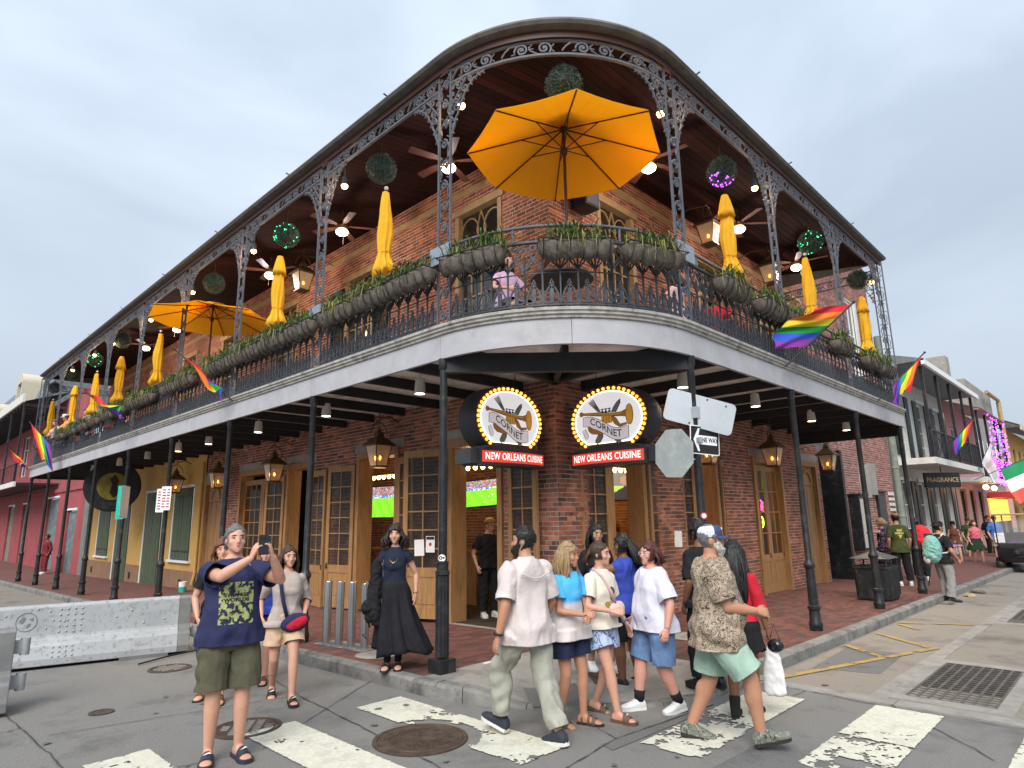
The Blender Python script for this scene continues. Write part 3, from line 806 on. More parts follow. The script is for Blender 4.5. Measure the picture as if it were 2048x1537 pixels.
for a, c in zip(fs_[:-1], fs_[1:]):
 n = 14 if 0 <= a < LA else 2
 sweep('fascia_board', [(.05, 3.79), (.05, 4.09), (.0, 4.09), (.0, 3.79)], 'fascia', [a + .003 + (c - a - .006) * i / n for i in range(n + 1)], .3)
sweep('fascia_moulding', [(.05, 4.092), (.075, 4.10), (.075, 4.125), (.1, 4.14), (.1, 4.165), (.12, 4.18), (.12, 4.215), (.0, 4.215), (.0, 4.092)], 'moulding', smooth=.3)
b = MB(); inner = [(0.0, YK[8] + .35), (0, 0), (XK[3] + .35, 0)]
def deckpoly(off): return [PE(u, off)[:2] for u in US]
dp = deckpoly(-.002)
for z, m_, nm in ((4.2, 'moulding', 'deck'), (4.03, 'soffit', 'soffit_boards')):
 b = MB(); b.add([(x, y, z) for x, y in dp] + [(XK[3] + .35, 0, z), (0, 0, z), (0, YK[8] + .35, z)], [tuple(range(len(dp) + 3))]); b.build(nm, M[m_], gal)
for k in range(24):
 y = .7 + k * 1.074
 b = MB(); b.box(-2.5, -.01, y - .035, y + .035, 3.87, 4.028); b.build('joist', M['joist'], gal)
for k in range(9):
 x = .7 + k * 1.076
 b = MB(); b.box(x - .035, x + .035, -2.5, -.01, 3.87, 4.028); b.build('joist', M['joist'], gal)
def beam(a, c, w, z0, z1):
 d = (V(c) - V(a)).normalized(); n = V((-d.y, d.x, 0)) * w / 2
 b = MB(); P = [V((*(V(p) + s * n)[:2], z)) for z in (z0, z1) for p in (V(a), V(c)) for s in (-1, 1)]
 b.add(P, [(0, 1, 3, 2), (4, 6, 7, 5), (0, 4, 5, 1), (2, 3, 7, 6), (0, 2, 6, 4), (1, 5, 7, 3)])
 return b.build('beam', M['joist'], gal)
beam((-2.49, -.34, 0), (-.32, -2.49, 0), .1, 3.62, 3.86)
beam((-.02, -.02, 0), (-1.36, -1.36, 0), .08, 3.86, 4.026)
beam((-2.46, -.3, 0), (-.02, -.12, 0), .08, 3.86, 4.027); beam((-.3, -2.46, 0), (-.12, -.02, 0), .08, 3.861, 4.0265)
beam((-2.44, YK[8] + .3, 0), (-.01, YK[8] + .3, 0), .07, 3.75, 4.02); beam((XK[3] + .3, -2.44, 0), (XK[3] + .3, -.01, 0), .07, 3.6, 4.02)
def post_mesh():
 b = MB()
 b.lathe([(.09, -.02), (.09, .05), (.098, .07), (.098, .11), (.082, .14), (.076, .3), (.092, .32), (.092, .36), (.07, .38), (.064, .92), (.08, .94), (.086, .97), (.08, 1.0), (.066, 1.02), (.05, 1.06), (.047, 3.64), (.06, 3.66), (.066, 3.78), (.0, 3.78)], 14)
 return b.mesh('column', M['iron_black'], smooth=.6)
PM = post_mesh()
for k, y in enumerate(YK):
 if k: linked('column', PM, gal, (-2.51, y, .15 + gz(-2.5, y)), (0, 0, k)).scale = (1, 1, (3.79 - .15 - gz(0, y)) / 3.78)
for k, x in enumerate(XK):
 linked('column', PM, gal, (x, -2.51, .15 + gz(x, -2.5)), (0, 0, k)).scale = (1, 1, (3.79 - .15 - gz(x, 0)) / 3.78)
c = bpy.data.objects.new('column', None); col.objects.link(c); c.parent = gal; c.location = (-2.51, YK[0], .15); c['label'] = 'post with a square plinth and fluted foot'
b = MB(); b.box(-.115, .115, -.115, .115, -.02, .15); b.build('plinth', M['iron_black'], c, bevel=.01)
b = MB(); rr = []
for z in (.17, .2, 1.02, 1.05):
 rr.append([((.078 + (.0 if j % 2 else -.008)) * (1.05 if z in (.17, 1.05) else 1) * math.cos(2 * PI * j / 28), (.078 + (.0 if j % 2 else -.008)) * math.sin(2 * PI * j / 28), z) for j in range(28)])
b.rings(rr); b.build('fluted_foot', M['iron_black'], c, smooth=.4)
b = MB(); b.lathe([(.06, 1.05), (.085, 1.06), (.085, 1.1), (.07, 1.11), (.07, 1.19), (.08, 1.2), (.05, 1.22), (.046, 3.5), (.06, 3.52), (.066, 3.64), (.066, 3.645)], 14); b.build('shaft', M['iron_black'], c, smooth=.6)
def spiral(cx, cy, r0, r1, a0, turns, n=None):
 n = n or int(14 * abs(turns)) + 3
 return [(cx + (r0 + (r1 - r0) * (i / n) ** .85) * math.cos(a0 + turns * 2 * PI * i / n), cy + (r0 + (r1 - r0) * (i / n) ** .85) * math.sin(a0 + turns * 2 * PI * i / n)) for i in range(n + 1)]
def frieze(b, F, u0, u1, units, h=.215):
 W = (u1 - u0) / units
 n = max(2, int((u1 - u0) / .2))
 for v, w in ((.012, .03), (h, .022)): b.bar([(u0 + (u1 - u0) * i / n, v) for i in range(n + 1)], w, .04, F)
 for k in range(units):
  o = u0 + W * k; r = h * .45; m_ = h * .52
  c1, c2 = o + W * .36, o + W * .73
  b.bar(spiral(c1, m_, r, .016, PI * 1.05, -1.6), .022, .02, F)
  b.bar(spiral(c2, m_, r, .016, PI * 1.75, 1.55), .022, .02, F)
  b.bar([(o + W * .02, h * .3), (o + W * .08, h * .62), (o + W * .16, h * .88), (o + W * .28, h * .9)], .017, .02, F)
  b.bar([(c1 + r * .95, m_ + .04), (c1 + r * 1.15, m_ - .02), (c2 - r * .9, h * .16), (c2 - r * .3, h * .1)], .013, .02, F)
  for (x, y, dx, dy) in ((c2 + r, m_ + .02, .035, .035), (c2 + r, m_ - .03, .035, -.03), (c1 - r, m_ - .04, -.04, -.01), (c1 + r * 1.1, m_ + .03, .03, .04), (c1 + r * 1.1, m_, .05, -.0)):
   b.bar([(x - dx * .4, y - dy * .4), (x + dx, y + dy)], .012, .018, F)
  b.bar([(c1 - .016, m_), (c1 + .016, m_)], .03, .024, F); b.bar([(c2 - .016, m_), (c2 + .016, m_)], .03, .024, F)
ZF = 7.63
b = MB(); frieze(b, FS, .13, 3.222 - .13, 4); FRM = b.mesh('frieze', M['iron_grey'])
for k in range(8): linked('frieze', FRM, gal, (-2.51, YK[k + 1], ZF), (0, 0, -PI / 2))
for k in range(3): linked('frieze', FRM, gal, (XK[k], -2.51, ZF))
b = MB(); frieze(b, FA(ZF), .13, LA - .13, 4); b.build('frieze', M['iron_grey'], gal)
b = MB(); frieze(b, FS, .0, 2.3, 3); EFM = b.mesh('frieze', M['iron_grey'])
linked('frieze', EFM, gal, (XK[3] + .02, -.1, 7.45), (0, 0, -PI / 2)); linked('frieze', EFM, gal, (-2.4, YK[8] + .02, 7.4))
def upcol(b, F, h=3.63, w=.24):
 for s in (-1, 1): b.bar([(s * w / 2, 0), (s * w / 2, h)], .026, .03, F)
 n = int(h / .3)
 for k in range(n):
  z = h * (k + .5) / n; s = 1 if k % 2 else -1; q = h / n
  b.bar(spiral(s * .012, z, .07, .012, -PI / 2 * s, s * 1.4), .023, .02, F)
  b.bar([(-s * .06, z - q * .5), (-s * .085, z - q * .2), (-s * .05, z + q * .05)], .013, .02, F)
  b.bar([(s * .06, z + q * .5), (s * .09, z + q * .3), (s * .04, z + q * .2)], .013, .02, F)
  b.bar([(-s * .09, z + q * .25), (-s * .05, z + q * .33)], .014, .02, F)
 b.bar([(-w / 2, .01), (w / 2, .01)], .03, .03, F)
b = MB(); upcol(b, FS); UCM = b.mesh('upper_column', M['iron_grey'])
def bracket(b, F, s, W=.56, H=.84):
 cur = [(.13 + W * t, -(H) * (1 - t) ** 2.2 * .95 - .03) for t in [i / 18 for i in range(19)]]
 wav = [(s * x, y + .022 * math.sin(i * 2.6)) for i, (x, y) in enumerate(cur)]
 b.bar(wav, .02, .022, F)
 b.bar([(s * .12, -H * .43), (s * .4, -.01)], .018, .022, F)
 random.seed(4); done = []
 for _ in range(1600):
  u = random.uniform(.14, .13 + W); v = -random.random() * H
  t = (u - .13) / W
  lim = -H * (1 - t) ** 2.2 * .95
  d = min(v - lim, -v + .0, u - .12)
  if d < .022: continue
  r = min(d, .066)
  if any(math.hypot(u - a, v - c_) < (r + e) * .98 for a, c_, e in done): continue
  done.append((u, v, r))
  b.bar([(s * p[0], p[1]) for p in spiral(u, v, r, r * .25, random.uniform(0, 6.28), random.choice((-1, 1)) * 1.25, 11)], .017, .018, F)
  if len(done) > 42: break
 for i in range(1, 19, 2):
  x, y = cur[i]; b.bar([(s * x, y), (s * (x + .03), y - .035)], .016, .018, F)
b = MB(); bracket(b, FS, 1); BRP = b.mesh('bracket', M['iron_grey'])
b = MB(); bracket(b, FS, -1); BRN = b.mesh('bracket', M['iron_grey'])
for k in range(9):
 linked('upper_column', UCM, gal, (-2.51, YK[k], 4.215), (0, 0, -PI / 2))
 if k < 8: linked('bracket', BRN, gal, (-2.51, YK[k], ZF), (0, 0, -PI / 2))
 if k: linked('bracket', BRP, gal, (-2.51, YK[k], ZF), (0, 0, -PI / 2))
for k in range(4):
 linked('upper_column', UCM, gal, (XK[k], -2.51, 4.215))
 if k < 3: linked('bracket', BRP, gal, (XK[k], -2.51, ZF))
 if k: linked('bracket', BRN, gal, (XK[k], -2.51, ZF))
linked('bracket', BRN, gal, (XK[3], -2.51, ZF), (0, 0, -PI / 2)); linked('bracket', BRP, gal, (-2.51, YK[8], ZF))
linked('upper_column', UCM, gal, (XK[3], -2.51, 4.215), (0, 0, PI / 2)); linked('upper_column', UCM, gal, (-2.51, YK[8], 4.215), (0, 0, 0))
for (u0, s) in ((0, 1), (LA, -1)):
 b = MB(); bracket(b, lambda u, v, h: PE(u0 + u, h, ZF + v), s); b.build('bracket', M['iron_grey'], gal)
ZR = 4.28
def railing(b, F, u0, u1, unit=.208):
 n = max(1, round((u1 - u0) / unit)); W = (u1 - u0) / n; H = .8
 k = max(2, int((u1 - u0) / .18))
 L_ = [u0 + (u1 - u0) * i / k for i in range(k + 1)]
 b.bar([(u, .0) for u in L_], .022, .03, F); b.bar([(u, H) for u in L_], .03, .05, F); b.bar([(u, H * .5) for u in L_], .012, .014, F)
 for i in range(n + 1):
  u = u0 + W * i
  b.bar([(u, -.07 if i % 3 == 0 else 0), (u, H * .78)], .02, .02, F)
  if i == n: break
  m_ = u + W / 2
  b.bar([(u, .42), (u + W * .2, .54), (m_, .61), (u + W * .8, .54), (u + W, .42)], .017, .016, F)
  b.bar([(u, .44), (u + W * .35, .52), (u + W, .74)], .017, .0155, F); b.bar([(u, .74), (u + W * .65, .52), (u + W, .44)], .017, .0158, F)
  b.bar([(m_ + .036 * math.cos(q), .725 + .036 * math.sin(q)) for q in [2 * PI * j / 9 for j in range(9)]], .018, .016, F, True)
  b.bar([(u, .725), (m_ - .036, .725)], .011, .013, F); b.bar([(m_ + .036, .725), (u + W, .725)], .011, .0135, F)
  b.bar([(m_, .02), (m_, .2)], .048, .02, F); b.bar([(m_, .2), (m_, .27)], .012, .02, F)
  b.bar([(m_ - .03, .235), (m_ + .03, .235)], .018, .02, F)
  b.bar([(m_ - .022, .262), (m_, .315), (m_ + .022, .262)], .024, .02, F, True)
  for s in (-1, 1):
   b.bar([(m_ + s * .02, .03)] + [(m_ + s * (.055 + .034 * math.cos(q)), .06 + .034 * math.sin(q)) for q in [-PI * .6 + PI * 1.25 * j / 6 for j in range(7)]], .02, .016, F)
   b.bar([(m_ + s * .085, .09), (m_ + s * .06, .17), (m_ + s * .03, .22)], .019, .016, F)
b = MB(); railing(b, FS, .13, 3.222 - .13); RM = b.mesh('railing_panel', M['iron'])
for k in range(8): linked('railing_panel', RM, gal, (-2.51, YK[k + 1], ZR), (0, 0, -PI / 2))
for k in range(3): linked('railing_panel', RM, gal, (XK[k], -2.51, ZR))
NS = 3
for k in range(NS):
 b = MB(); railing(b, FA(ZR), .13 + (LA - .26) * k / NS, .13 + (LA - .26) * (k + 1) / NS); b.build('railing_panel', M['iron'], gal)
b = MB(); railing(b, FS, 0, 2.35); em = b.mesh('railing_panel', M['iron'])
linked('railing_panel', em, gal, (XK[3] + .02, -.1, ZR), (0, 0, -PI / 2)); linked('railing_panel', em, gal, (-2.4, YK[8] + .02, ZR))
us = [UL + .35] + [LA * i / 20 for i in range(21)] + [UR - .35]
b = MB(); b.tube([PE(u, -.06, 5.31) for u in us], .022, 8); b.build('handrail', M['iron_grey'], gal, smooth=.8)
pm = MB(); pm.tube([(0, 0, 5.08), (0, 0, 5.31)], .016, 6); pm = pm.mesh('rail_post', M['iron_grey'])
for k in range(24): linked('rail_post', pm, gal, PE(-.5 - 1.074 * k, -.06))
for k in range(5): linked('rail_post', pm, gal, PE(LA * (k + .5) / 5, -.06))
for k in range(9): linked('rail_post', pm, gal, PE(LA + .5 + 1.076 * k, -.06))
b = MB(); b.box(-.2, .2, -.008, .008, 0, .24); pp = b.mesh('perforated_plate', mat('plate_grey', (.3, .34, .4), .5, metal=.4, var=.1))
for y in YK[:8]: linked('perforated_plate', pp, gal, (-2.58, y, 5.05), (0, 0, PI / 2))
for x in XK: linked('perforated_plate', pp, gal, (x, -2.58, 5.05))
ZE = 7.88
sweep('roof_edge', [(-.02, ZE + .08), (.1, ZE + .09), (.15, ZE + .1), (.175, ZE + .14), (.15, ZE + .19), (-.02, ZE + .22)], 'roof', smooth=.7)
sweep('frieze_board', [(.0, ZE - .02), (.05, ZE - .02), (.05, ZE + .085), (.0, ZE + .085)], 'umb_wood')
rz_ = lambda x, y: ZE + .03 + .16 * (1 - min(1, max(0, max(-x, -y)) / 2.55))
zc = lambda x, y: ZE + .02 + .42 * max(0, 1 - max(-x, -y, 0) / 2.51)
random.seed(12)
pv = []
pw = .142
def clipx(y):
 if y >= C0: return -2.51
 return C0 - math.sqrt(max(0, R0_ ** 2 - (y - C0) ** 2))
y = -2.5; n = 0
while y < 0:
 x0 = max(clipx(y), clipx(y + pw)) + .0; x1 = XK[3] + .3
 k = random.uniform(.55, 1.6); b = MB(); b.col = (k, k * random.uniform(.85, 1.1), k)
 xs = [x0] + [q for q in (-1.8, -1.2, -.6, 0) if q > x0 + .1] + [x1]; rr = []
 for x in xs:
  ys = (y + .004, y + pw - .004)
  rr.append([(x, ys[0], zc(x, ys[0])), (x, ys[1], zc(x, ys[1])), (x, ys[1], zc(x, ys[1]) + .02), (x, ys[0], zc(x, ys[0]) + .02)])
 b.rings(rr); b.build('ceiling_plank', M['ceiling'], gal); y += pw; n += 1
var_ = []
for q in range(5):
 k = random.uniform(.55, 1.5); b = MB(); b.col = (k, k * random.uniform(.85, 1.1), k)
 b.rings([[(x, .004, zc(x, 5)), (x, pw - .004, zc(x, 5)), (x, pw - .004, zc(x, 5) + .02), (x, .004, zc(x, 5) + .02)] for x in (-2.51, -.02)])
 var_.append(b.mesh('ceiling_plank', M['ceiling']))
while y < YK[8] + .25:
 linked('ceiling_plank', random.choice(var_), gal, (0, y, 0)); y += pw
b = MB(); top = [(*PE(u, .05)[:2], ZE + .2) for u in US] + [(XK[3] + .35, 0, 8.5), (0, 0, 8.5), (0, YK[8] + .35, 8.5)]
b.add(top, [tuple(range(len(top)))]); b.build('roof_sheet', M['roof'], gal)
for q in ([(-2.5, YK[8] + .34, ZE + .05), (0, YK[8] + .34, ZE + .05), (0, YK[8] + .34, 8.5)], [(XK[3] + .34, -2.5, ZE + .05), (XK[3] + .34, 0, 8.5), (XK[3] + .34, 0, ZE + .05)]): MB().add(q, [(0, 1, 2)]).build('roof_end', M['roof'], gal)
sp = MB(); sp.box(-.03, .1, -.012, .012, 0, .012); sp = sp.mesh('gutter_spike', M['roof'])
for u in (-1.2, -4.3, -7.6, -11, -14.6, -18.3, -22.5): linked('gutter_spike', sp, gal, PE(u, .1, ZE + .19), (0, R(-12), PI))
for u in (.6, 4.0, 7.5): linked('gutter_spike', sp, gal, PE(LA + u, .1, ZE + .19), (0, R(-12), -PI / 2))
# ================================================================= THINGS ON AND UNDER THE GALLERY
tmp_scene = bpy.data.scenes.new('work')
def ev_mesh(o):
 """evaluated mesh of o (modifiers, text) worked out in a side scene"""
 tmp_scene.collection.objects.link(o)
 vl = tmp_scene.view_layers[0]; vl.update()
 me = bpy.data.meshes.new_from_object(o.evaluated_get(vl.depsgraph))
 tmp_scene.collection.objects.unlink(o)
 return me
def text_mesh(body, size=1, depth=0, bold=0, spacing=1.0):
 c = bpy.data.curves.new('lettering', 'FONT'); c.body = body; c.size = size; c.align_x = 'CENTER'; c.align_y = 'CENTER'
 c.offset = bold; c.resolution_u = 3; c.space_character = spacing; c.extrude = depth
 o = bpy.data.objects.new('lettering', c); me = ev_mesh(o)
 bpy.data.objects.remove(o); bpy.data.curves.remove(c)
 return me
def text_on(F, body, size, m_, parent, bold=0, sx=1, name='lettering', spacing=1.0):
 me = text_mesh(body, size, 0, bold, spacing)
 for v in me.vertices: v.co = F(v.co.x * sx, v.co.y)
 me.materials.clear(); me.materials.append(M[m_])
 return linked(name, me, parent)
def folded_umbrella(hood, seed):
 random.seed(seed)
 t = bpy.data.objects.new('parasol', None); col.objects.link(t)
 b = MB(); b.tube([(0, 0, 0), (0, 0, 2.86)], .019, 8); b.build('pole', M['umb_wood'], t, smooth=1)
 b = MB(); b.lathe([(.24, 0), (.24, .04), (.05, .07), (.03, .3), (.0, .3)], 16); b.build('base', M['iron_black'], t, smooth=.5)
 prof = [(.02, 2.8), (.05, 2.79), (.062, 2.7), (.085, 2.5), (.105, 2.25), (.115, 2.05), (.1, 1.85), (.088, 1.74), (.105, 1.62), (.145, 1.5), (.17, 1.4), (.15, 1.39)]
 b = MB(); rr = []
 for i, (r, z) in enumerate(prof):
  ring = []
  for j in range(40):
   q = 2 * PI * j / 40; w = .13 if z > 1.7 else .26
   ph = random.uniform(-.05, .05)
   f = 1 + w * math.cos(8 * q + 1.3 * math.sin(z * 4) + seed) + .07 * math.cos(3 * q + z * 5 + seed * 2) + ph * .4
   ring.append((r * f * math.cos(q + .25 * z) + .012 * math.sin(z * 6 + seed), r * f * math.sin(q + .25 * z), z + (.03 * math.cos(8 * q + seed) - .03 * math.cos(2 * q + seed) if z < 1.55 else 0)))
  rr.append(ring)
 b.rings(rr); b.build('canopy', M['canvas_yellow'], t, smooth=4)
 if hood:
  b = MB(); rr = []
  for r, z in ((.02, 2.86), (.05, 2.85), (.08, 2.74), (.115, 2.56), (.135, 2.44), (.12, 2.45)):
   rr.append([(r * (1 + .12 * math.cos(8 * 2 * PI * j / 32 + seed)) * math.cos(2 * PI * j / 32), r * (1 + .12 * math.cos(8 * 2 * PI * j / 32 + seed)) * math.sin(2 * PI * j / 32), z + (.02 * math.cos(5 * 2 * PI * j / 32) if z < 2.5 else 0)) for j in range(32)])
  b.rings(rr); b.build('hood', M['canvas_yellow'], t, smooth=4)
 else:
  b = MB(); b.ball((0, 0, 2.87), .035); b.build('finial', M['off_white'], t, smooth=4)
 b = MB(); b.tube([(.098 * math.cos(2 * PI * j / 20), .098 * math.sin(2 * PI * j / 20), 1.75 + .01 * math.sin(j)) for j in range(21)], .008, 5); b.tube([(.1, .02, 1.74), (.14, .03, 1.7), (.13, .04, 1.62)], .007, 5); b.build('tie_strap', M['canvas_yellow'], t)
 return t
U0, U1 = folded_umbrella(False, 1), folded_umbrella(True, 2)
GU = 'folded orange parasols along the gallery rail'
ulist = [(-2.1, 1.63, U0, 'tall folded orange parasol left of the scrolled corner column, white finial'),
         (-2.1, 5.3, U1, 'folded yellow orange parasol just right of the spread parasol on the left wing'),
         (-2.1, 12.4, U0, 'folded parasol just left of the spread parasol on the left wing'),
         (-2.1, 16.05, U1, 'folded parasol second left of the spread parasol on the left wing'),
         (-2.1, 18.95, U0, 'folded parasol above the wide pink and yellow flag on the left wing'),
         (-2.1, 22.0, U1, 'folded parasol behind the white capped guest at the left end'),
         (-2.1, 25.84, U0, 'leftmost folded parasol at the far end of the left wing'),
         (2.06, -2.1, U1, 'folded hooded yellow parasol beside the lantern on the right wing'),
         (5.64, -2.1, U0, 'folded parasol above the big rainbow flag on the right wing'),
         (9.34, -2.1, U1, 'rightmost folded parasol at the end of the right wing')]
used = set()
for i, (x, y, pr, lb) in enumerate(ulist):
 if pr not in used: o = pr; used.add(pr); o.location = (x, y, 4.21); o.rotation_euler = (0, 0, i); tag(o, lb, 'parasol', GU)
 else: o = dup(pr, (x, y, 4.21), i * 1.3, lb, GU)
def open_umbrella(label, x, y, rim, r, rise, base, rz, ht=None):
 t = thing('open_parasol', label, 'parasol', (x, y, 0), rz)
 N = 8; b = MB(); K = 5
 def P(i, k, dz=0):
  a = 2 * PI * i / N; f = k / K
  return V((r * f * math.cos(a), r * f * math.sin(a), rim + rise * (1 - f) ** .95 + dz - .035 * math.sin(PI * f) * (0 if i % 1 == 0 else 1)))
 S = 4
 for i in range(N):
  for s in range(S):
   for k in range(K):
    def Q(ii, kk):
     p0, p1 = P(i, kk), P(i + 1, kk); f = ii / S
     p = p0.lerp(p1, f); p.z -= .05 * math.sin(PI * f) * kk / K * .6; return p
    if k == 0: b.add([Q(0, 0), Q(s, 1), Q(s + 1, 1)], [(0, 1, 2)])
    else: b.add([Q(s, k), Q(s, k + 1), Q(s + 1, k + 1), Q(s + 1, k)], [(0, 1, 2, 3)])
 o = b.build('canopy', M['canvas'], t)
 m_ = o.modifiers.new('thickness', 'SOLIDIFY'); m_.thickness = .006
 for i in range(N):
  rb = MB(); rb.tube([P(i, 0, -.06), P(i, K, -.02) * 1 - V((0, 0, .0))], .011, 6); rb.build('rib', M['umb_wood'], t)
  st = MB(); st.tube([V((0, 0, rim + rise - .38)), P(i, 2.2, -.05)], .008, 5); st.build('strut', M['umb_wood'], t)
 pb = MB(); pb.tube([(0, 0, base), (0, 0, rim + rise - .0)], .021, 8); pb.build('pole', M['umb_wood'], t, smooth=1)
 hb = MB(); hb.lathe([(.045, rim + rise - .09), (.05, rim + rise - .04), (.03, rim + rise - .02)], 10); hb.build('hub', M['umb_wood'], t)
 hb = MB(); hb.lathe([(.03, rim + rise - .46), (.048, rim + rise - .42), (.045, rim + rise - .36), (.03, rim + rise - .34)], 10); hb.build('runner', M['umb_wood'], t)
 cb_ = MB(); cb_.lathe([(.026, base + 1.25), (.04, base + 1.28), (.045, base + 1.4), (.027, base + 1.45)], 10); cb_.tube([(0, 0, base + 1.34), (-.06, .06, base + 1.34), (-.1, .1, base + 1.36)], .012, 6); cb_.build('crank', M['iron_grey'], t)
 vb = MB(); rr = []
 for k, (q, z) in enumerate(((.02, .05), (.2, -.01), (.42, -.085))):
  rr.append([(q * math.cos(2 * PI * i / N), q * math.sin(2 * PI * i / N), rim + rise + z) for i in range(N)])
 vb.rings(rr, cap=False); vb.build('vent', M['canvas'], t)
 bb = MB(); bb.lathe([(.28, base), (.28, base + .05), (.05, base + .09), (.03, base + .3)], 18); bb.build('base', M['iron_black'], t, smooth=.5)
 return t
open_umbrella('large spread orange parasol in the middle of the rounded corner', -1.2, -1.33, 6.78, 1.34, .42, 4.21, R(45 + 1))
open_umbrella('spread orange parasol halfway along the left wing', -1.9, 9.25, 6.72, 1.42, .4, 4.21, R(12))
def ball_mesh(seed):
 random.seed(seed); b = MB()
 for i in range(2600):
  d = V((random.gauss(0, 1), random.gauss(0, 1), random.gauss(0, 1))).normalized()
  r = .235 * random.uniform(.86, 1.04) * (1 + .06 * noise.noise(d * 3 + V((seed, 0, 0))))
  p = d * r; u = (d + V((random.gauss(0, .7), random.gauss(0, .7), random.gauss(0, .7)))).normalized(); w = u.cross(d).normalized() if u.cross(d).length > .01 else V((1, 0, 0))
  k = random.uniform(.5, 1.4); b.col = (.085 * k, .15 * k, .115 * k)
  L_, W_ = .026, .011
  b.add([p - w * W_, p + u * L_ * .4 - d * .003, p + w * W_, p + u * L_], [(0, 1, 2, 3)])
 b.col = (.015, .025, .018); b.ball((0, 0, 0), .205, 14, 10)
 return b.mesh('foliage', M['boxwood'])
BALL = [ball_mesh(3), ball_mesh(4)]
wire = MB(); wire.tube([(0, 0, .22), (0, 0, .62)], .006, 5); wire.tube([(-.06, 0, .22), (0, 0, .4), (.06, 0, .21)], .004, 4); WIRE = wire.mesh('hanging_wire', M['copper'])
def lights_mesh(seed, low, m_, n=34):
 random.seed(seed); b = MB(); k = 0
 while k < n:
  d = V((random.gauss(0, 1), random.gauss(0, 1), random.gauss(0, 1))).normalized()
  if low and d.z > -.45: continue
  b.ball(d * .245, .0075 if not low else .011, 5, 3); k += 1
 return b.mesh('fairy_lights', M[m_])
LG, LP = lights_mesh(1, False, 'glow_green'), lights_mesh(2, True, 'glow_purple', 30)
GB = 'clipped foliage balls hanging from the gallery ceiling'
for i, (x, y, z, l_, lb) in enumerate([(-2.1, 1.79, 7.5, None, 'green foliage ball hanging over the tall folded parasol left of the corner'),
  (-2.1, 5.08, 7.44, LG, 'foliage ball with green lights between left wing columns near the corner'),
  (-2.1, 8.76, 7.46, None, 'foliage ball hanging over the spread parasol of the left wing'),
  (-2.1, 16.2, 7.62, None, 'foliage ball beside the bright bulbs left of the spread parasol'),
  (-2.1, 19.4, 7.58, LG, 'green lit foliage ball near the left end of the left wing'),
  (-2.1, 22.7, 7.6, None, 'foliage ball behind a glowing bulb near the left end'),
  (-2.1, 25.9, 7.6, None, 'darkest foliage ball at the far left end of the gallery'),
  (-1.62, -1.7, 7.42, None, 'foliage ball hanging behind the top of the big corner parasol'),
  (2.05, -2.1, 7.5, LP, 'foliage ball with purple lights underneath on the right wing'),
  (6.06, -2.1, 7.48, LG, 'foliage ball with green lights on the right wing'),
  (9.29, -2.1, 7.5, None, 'dark foliage ball at the end of the right wing')]):
 t = thing('foliage_ball', lb, 'hanging plant', (x, y, z), 0, GB)
 linked('foliage', BALL[i % 2], t, (0, 0, 0), (0, 0, i)); linked('hanging_wire', WIRE, t)
 if l_: linked('fairy_lights', l_, t)
def fan_proto():
 t = bpy.data.objects.new('ceiling_fan', None); col.objects.link(t)
 b = MB(); b.tube([(0, 0, .2), (0, 0, .5)], .014, 8); b.build('rod', M['copper'], t)
 b = MB(); b.lathe([(.02, .22), (.1, .2), (.12, .14), (.1, .08), (.06, .06)], 18); b.build('motor', M['copper'], t, smooth=.6)
 for k in range(5):
  a = 2 * PI * k / 5; u = V((math.cos(a), math.sin(a), 0)); w = V((-u.y, u.x, .12))
  bl = MB(); bl.prism([(.12, -.03), (.3, -.065), (.68, -.075), (.7, -.05), (.7, .05), (.68, .075), (.3, .065), (.12, .03)], 0, .008, Matrix.Rotation(a, 4, 'Z') @ Matrix.Translation((0, 0, .14)) @ Matrix.Rotation(R(10), 4, 'X'))
  bl.build('blade', M['umb_wood'], t)
 b = MB(); b.lathe([(.0, -.055), (.07, -.045), (.115, -.01), (.125, .03), (.1, .06)], 20); b.build('bowl_light', M['glow_fan'], t, smooth=1)
 b = MB(); b.tube([(.09, 0, .0), (.09, 0, -.2)], .003, 4); b.build('pull_chain', M['copper'], t)
 return t
FAN = fan_proto()
def plamp(name, loc, e, c, r=.06, parent=None):
 l = bpy.data.lights.new(name, 'POINT'); l.energy = e; l.color = c; l.shadow_soft_size = r
 o = bpy.data.objects.new(name, l); col.objects.link(o); o.location = loc
 if parent is not None: o.parent = parent
 return o
GFN = 'ceiling fans with glowing bowl lights'
WARM = (1, .62, .3)
for i, (x, y, z, lb) in enumerate([(-1.25, 1.1, 7.55, 'ceiling fan with a white glowing bowl seen behind the corner column'), (-1.25, 4.43, 7.55, 'ceiling fan with lit bowl left of the tall folded parasol'),
  (-1.25, 7.64, 7.55, 'ceiling fan with lit bowl touching the hooded parasol on the left wing'), (-1.25, 13.83, 7.6, 'ceiling fan with lit bowl under the edge of the left spread parasol'),
  (-1.25, 16.8, 7.62, 'ceiling fan with lit bowl farthest along the left wing'), (1.14, -1.25, 7.53, 'ceiling fan with lit bowl at the right rim of the corner parasol'),
  (4.53, -1.25, 7.55, 'ceiling fan with lit bowl right of the hooded parasol'), (7.59, -1.25, 7.58, 'ceiling fan with lit bowl near the end of the right wing')]):
 if i == 0: o = FAN; o.location = (x, y, z); o.rotation_euler = (0, 0, .4); tag(o, lb, 'ceiling fan', GFN)
 else: o = dup(FAN, (x, y, z), i * .7, lb, GFN)
 plamp('fan_lamp', (0, 0, -.16), 11, WARM if i else (.95, .9, 1), .1, o)
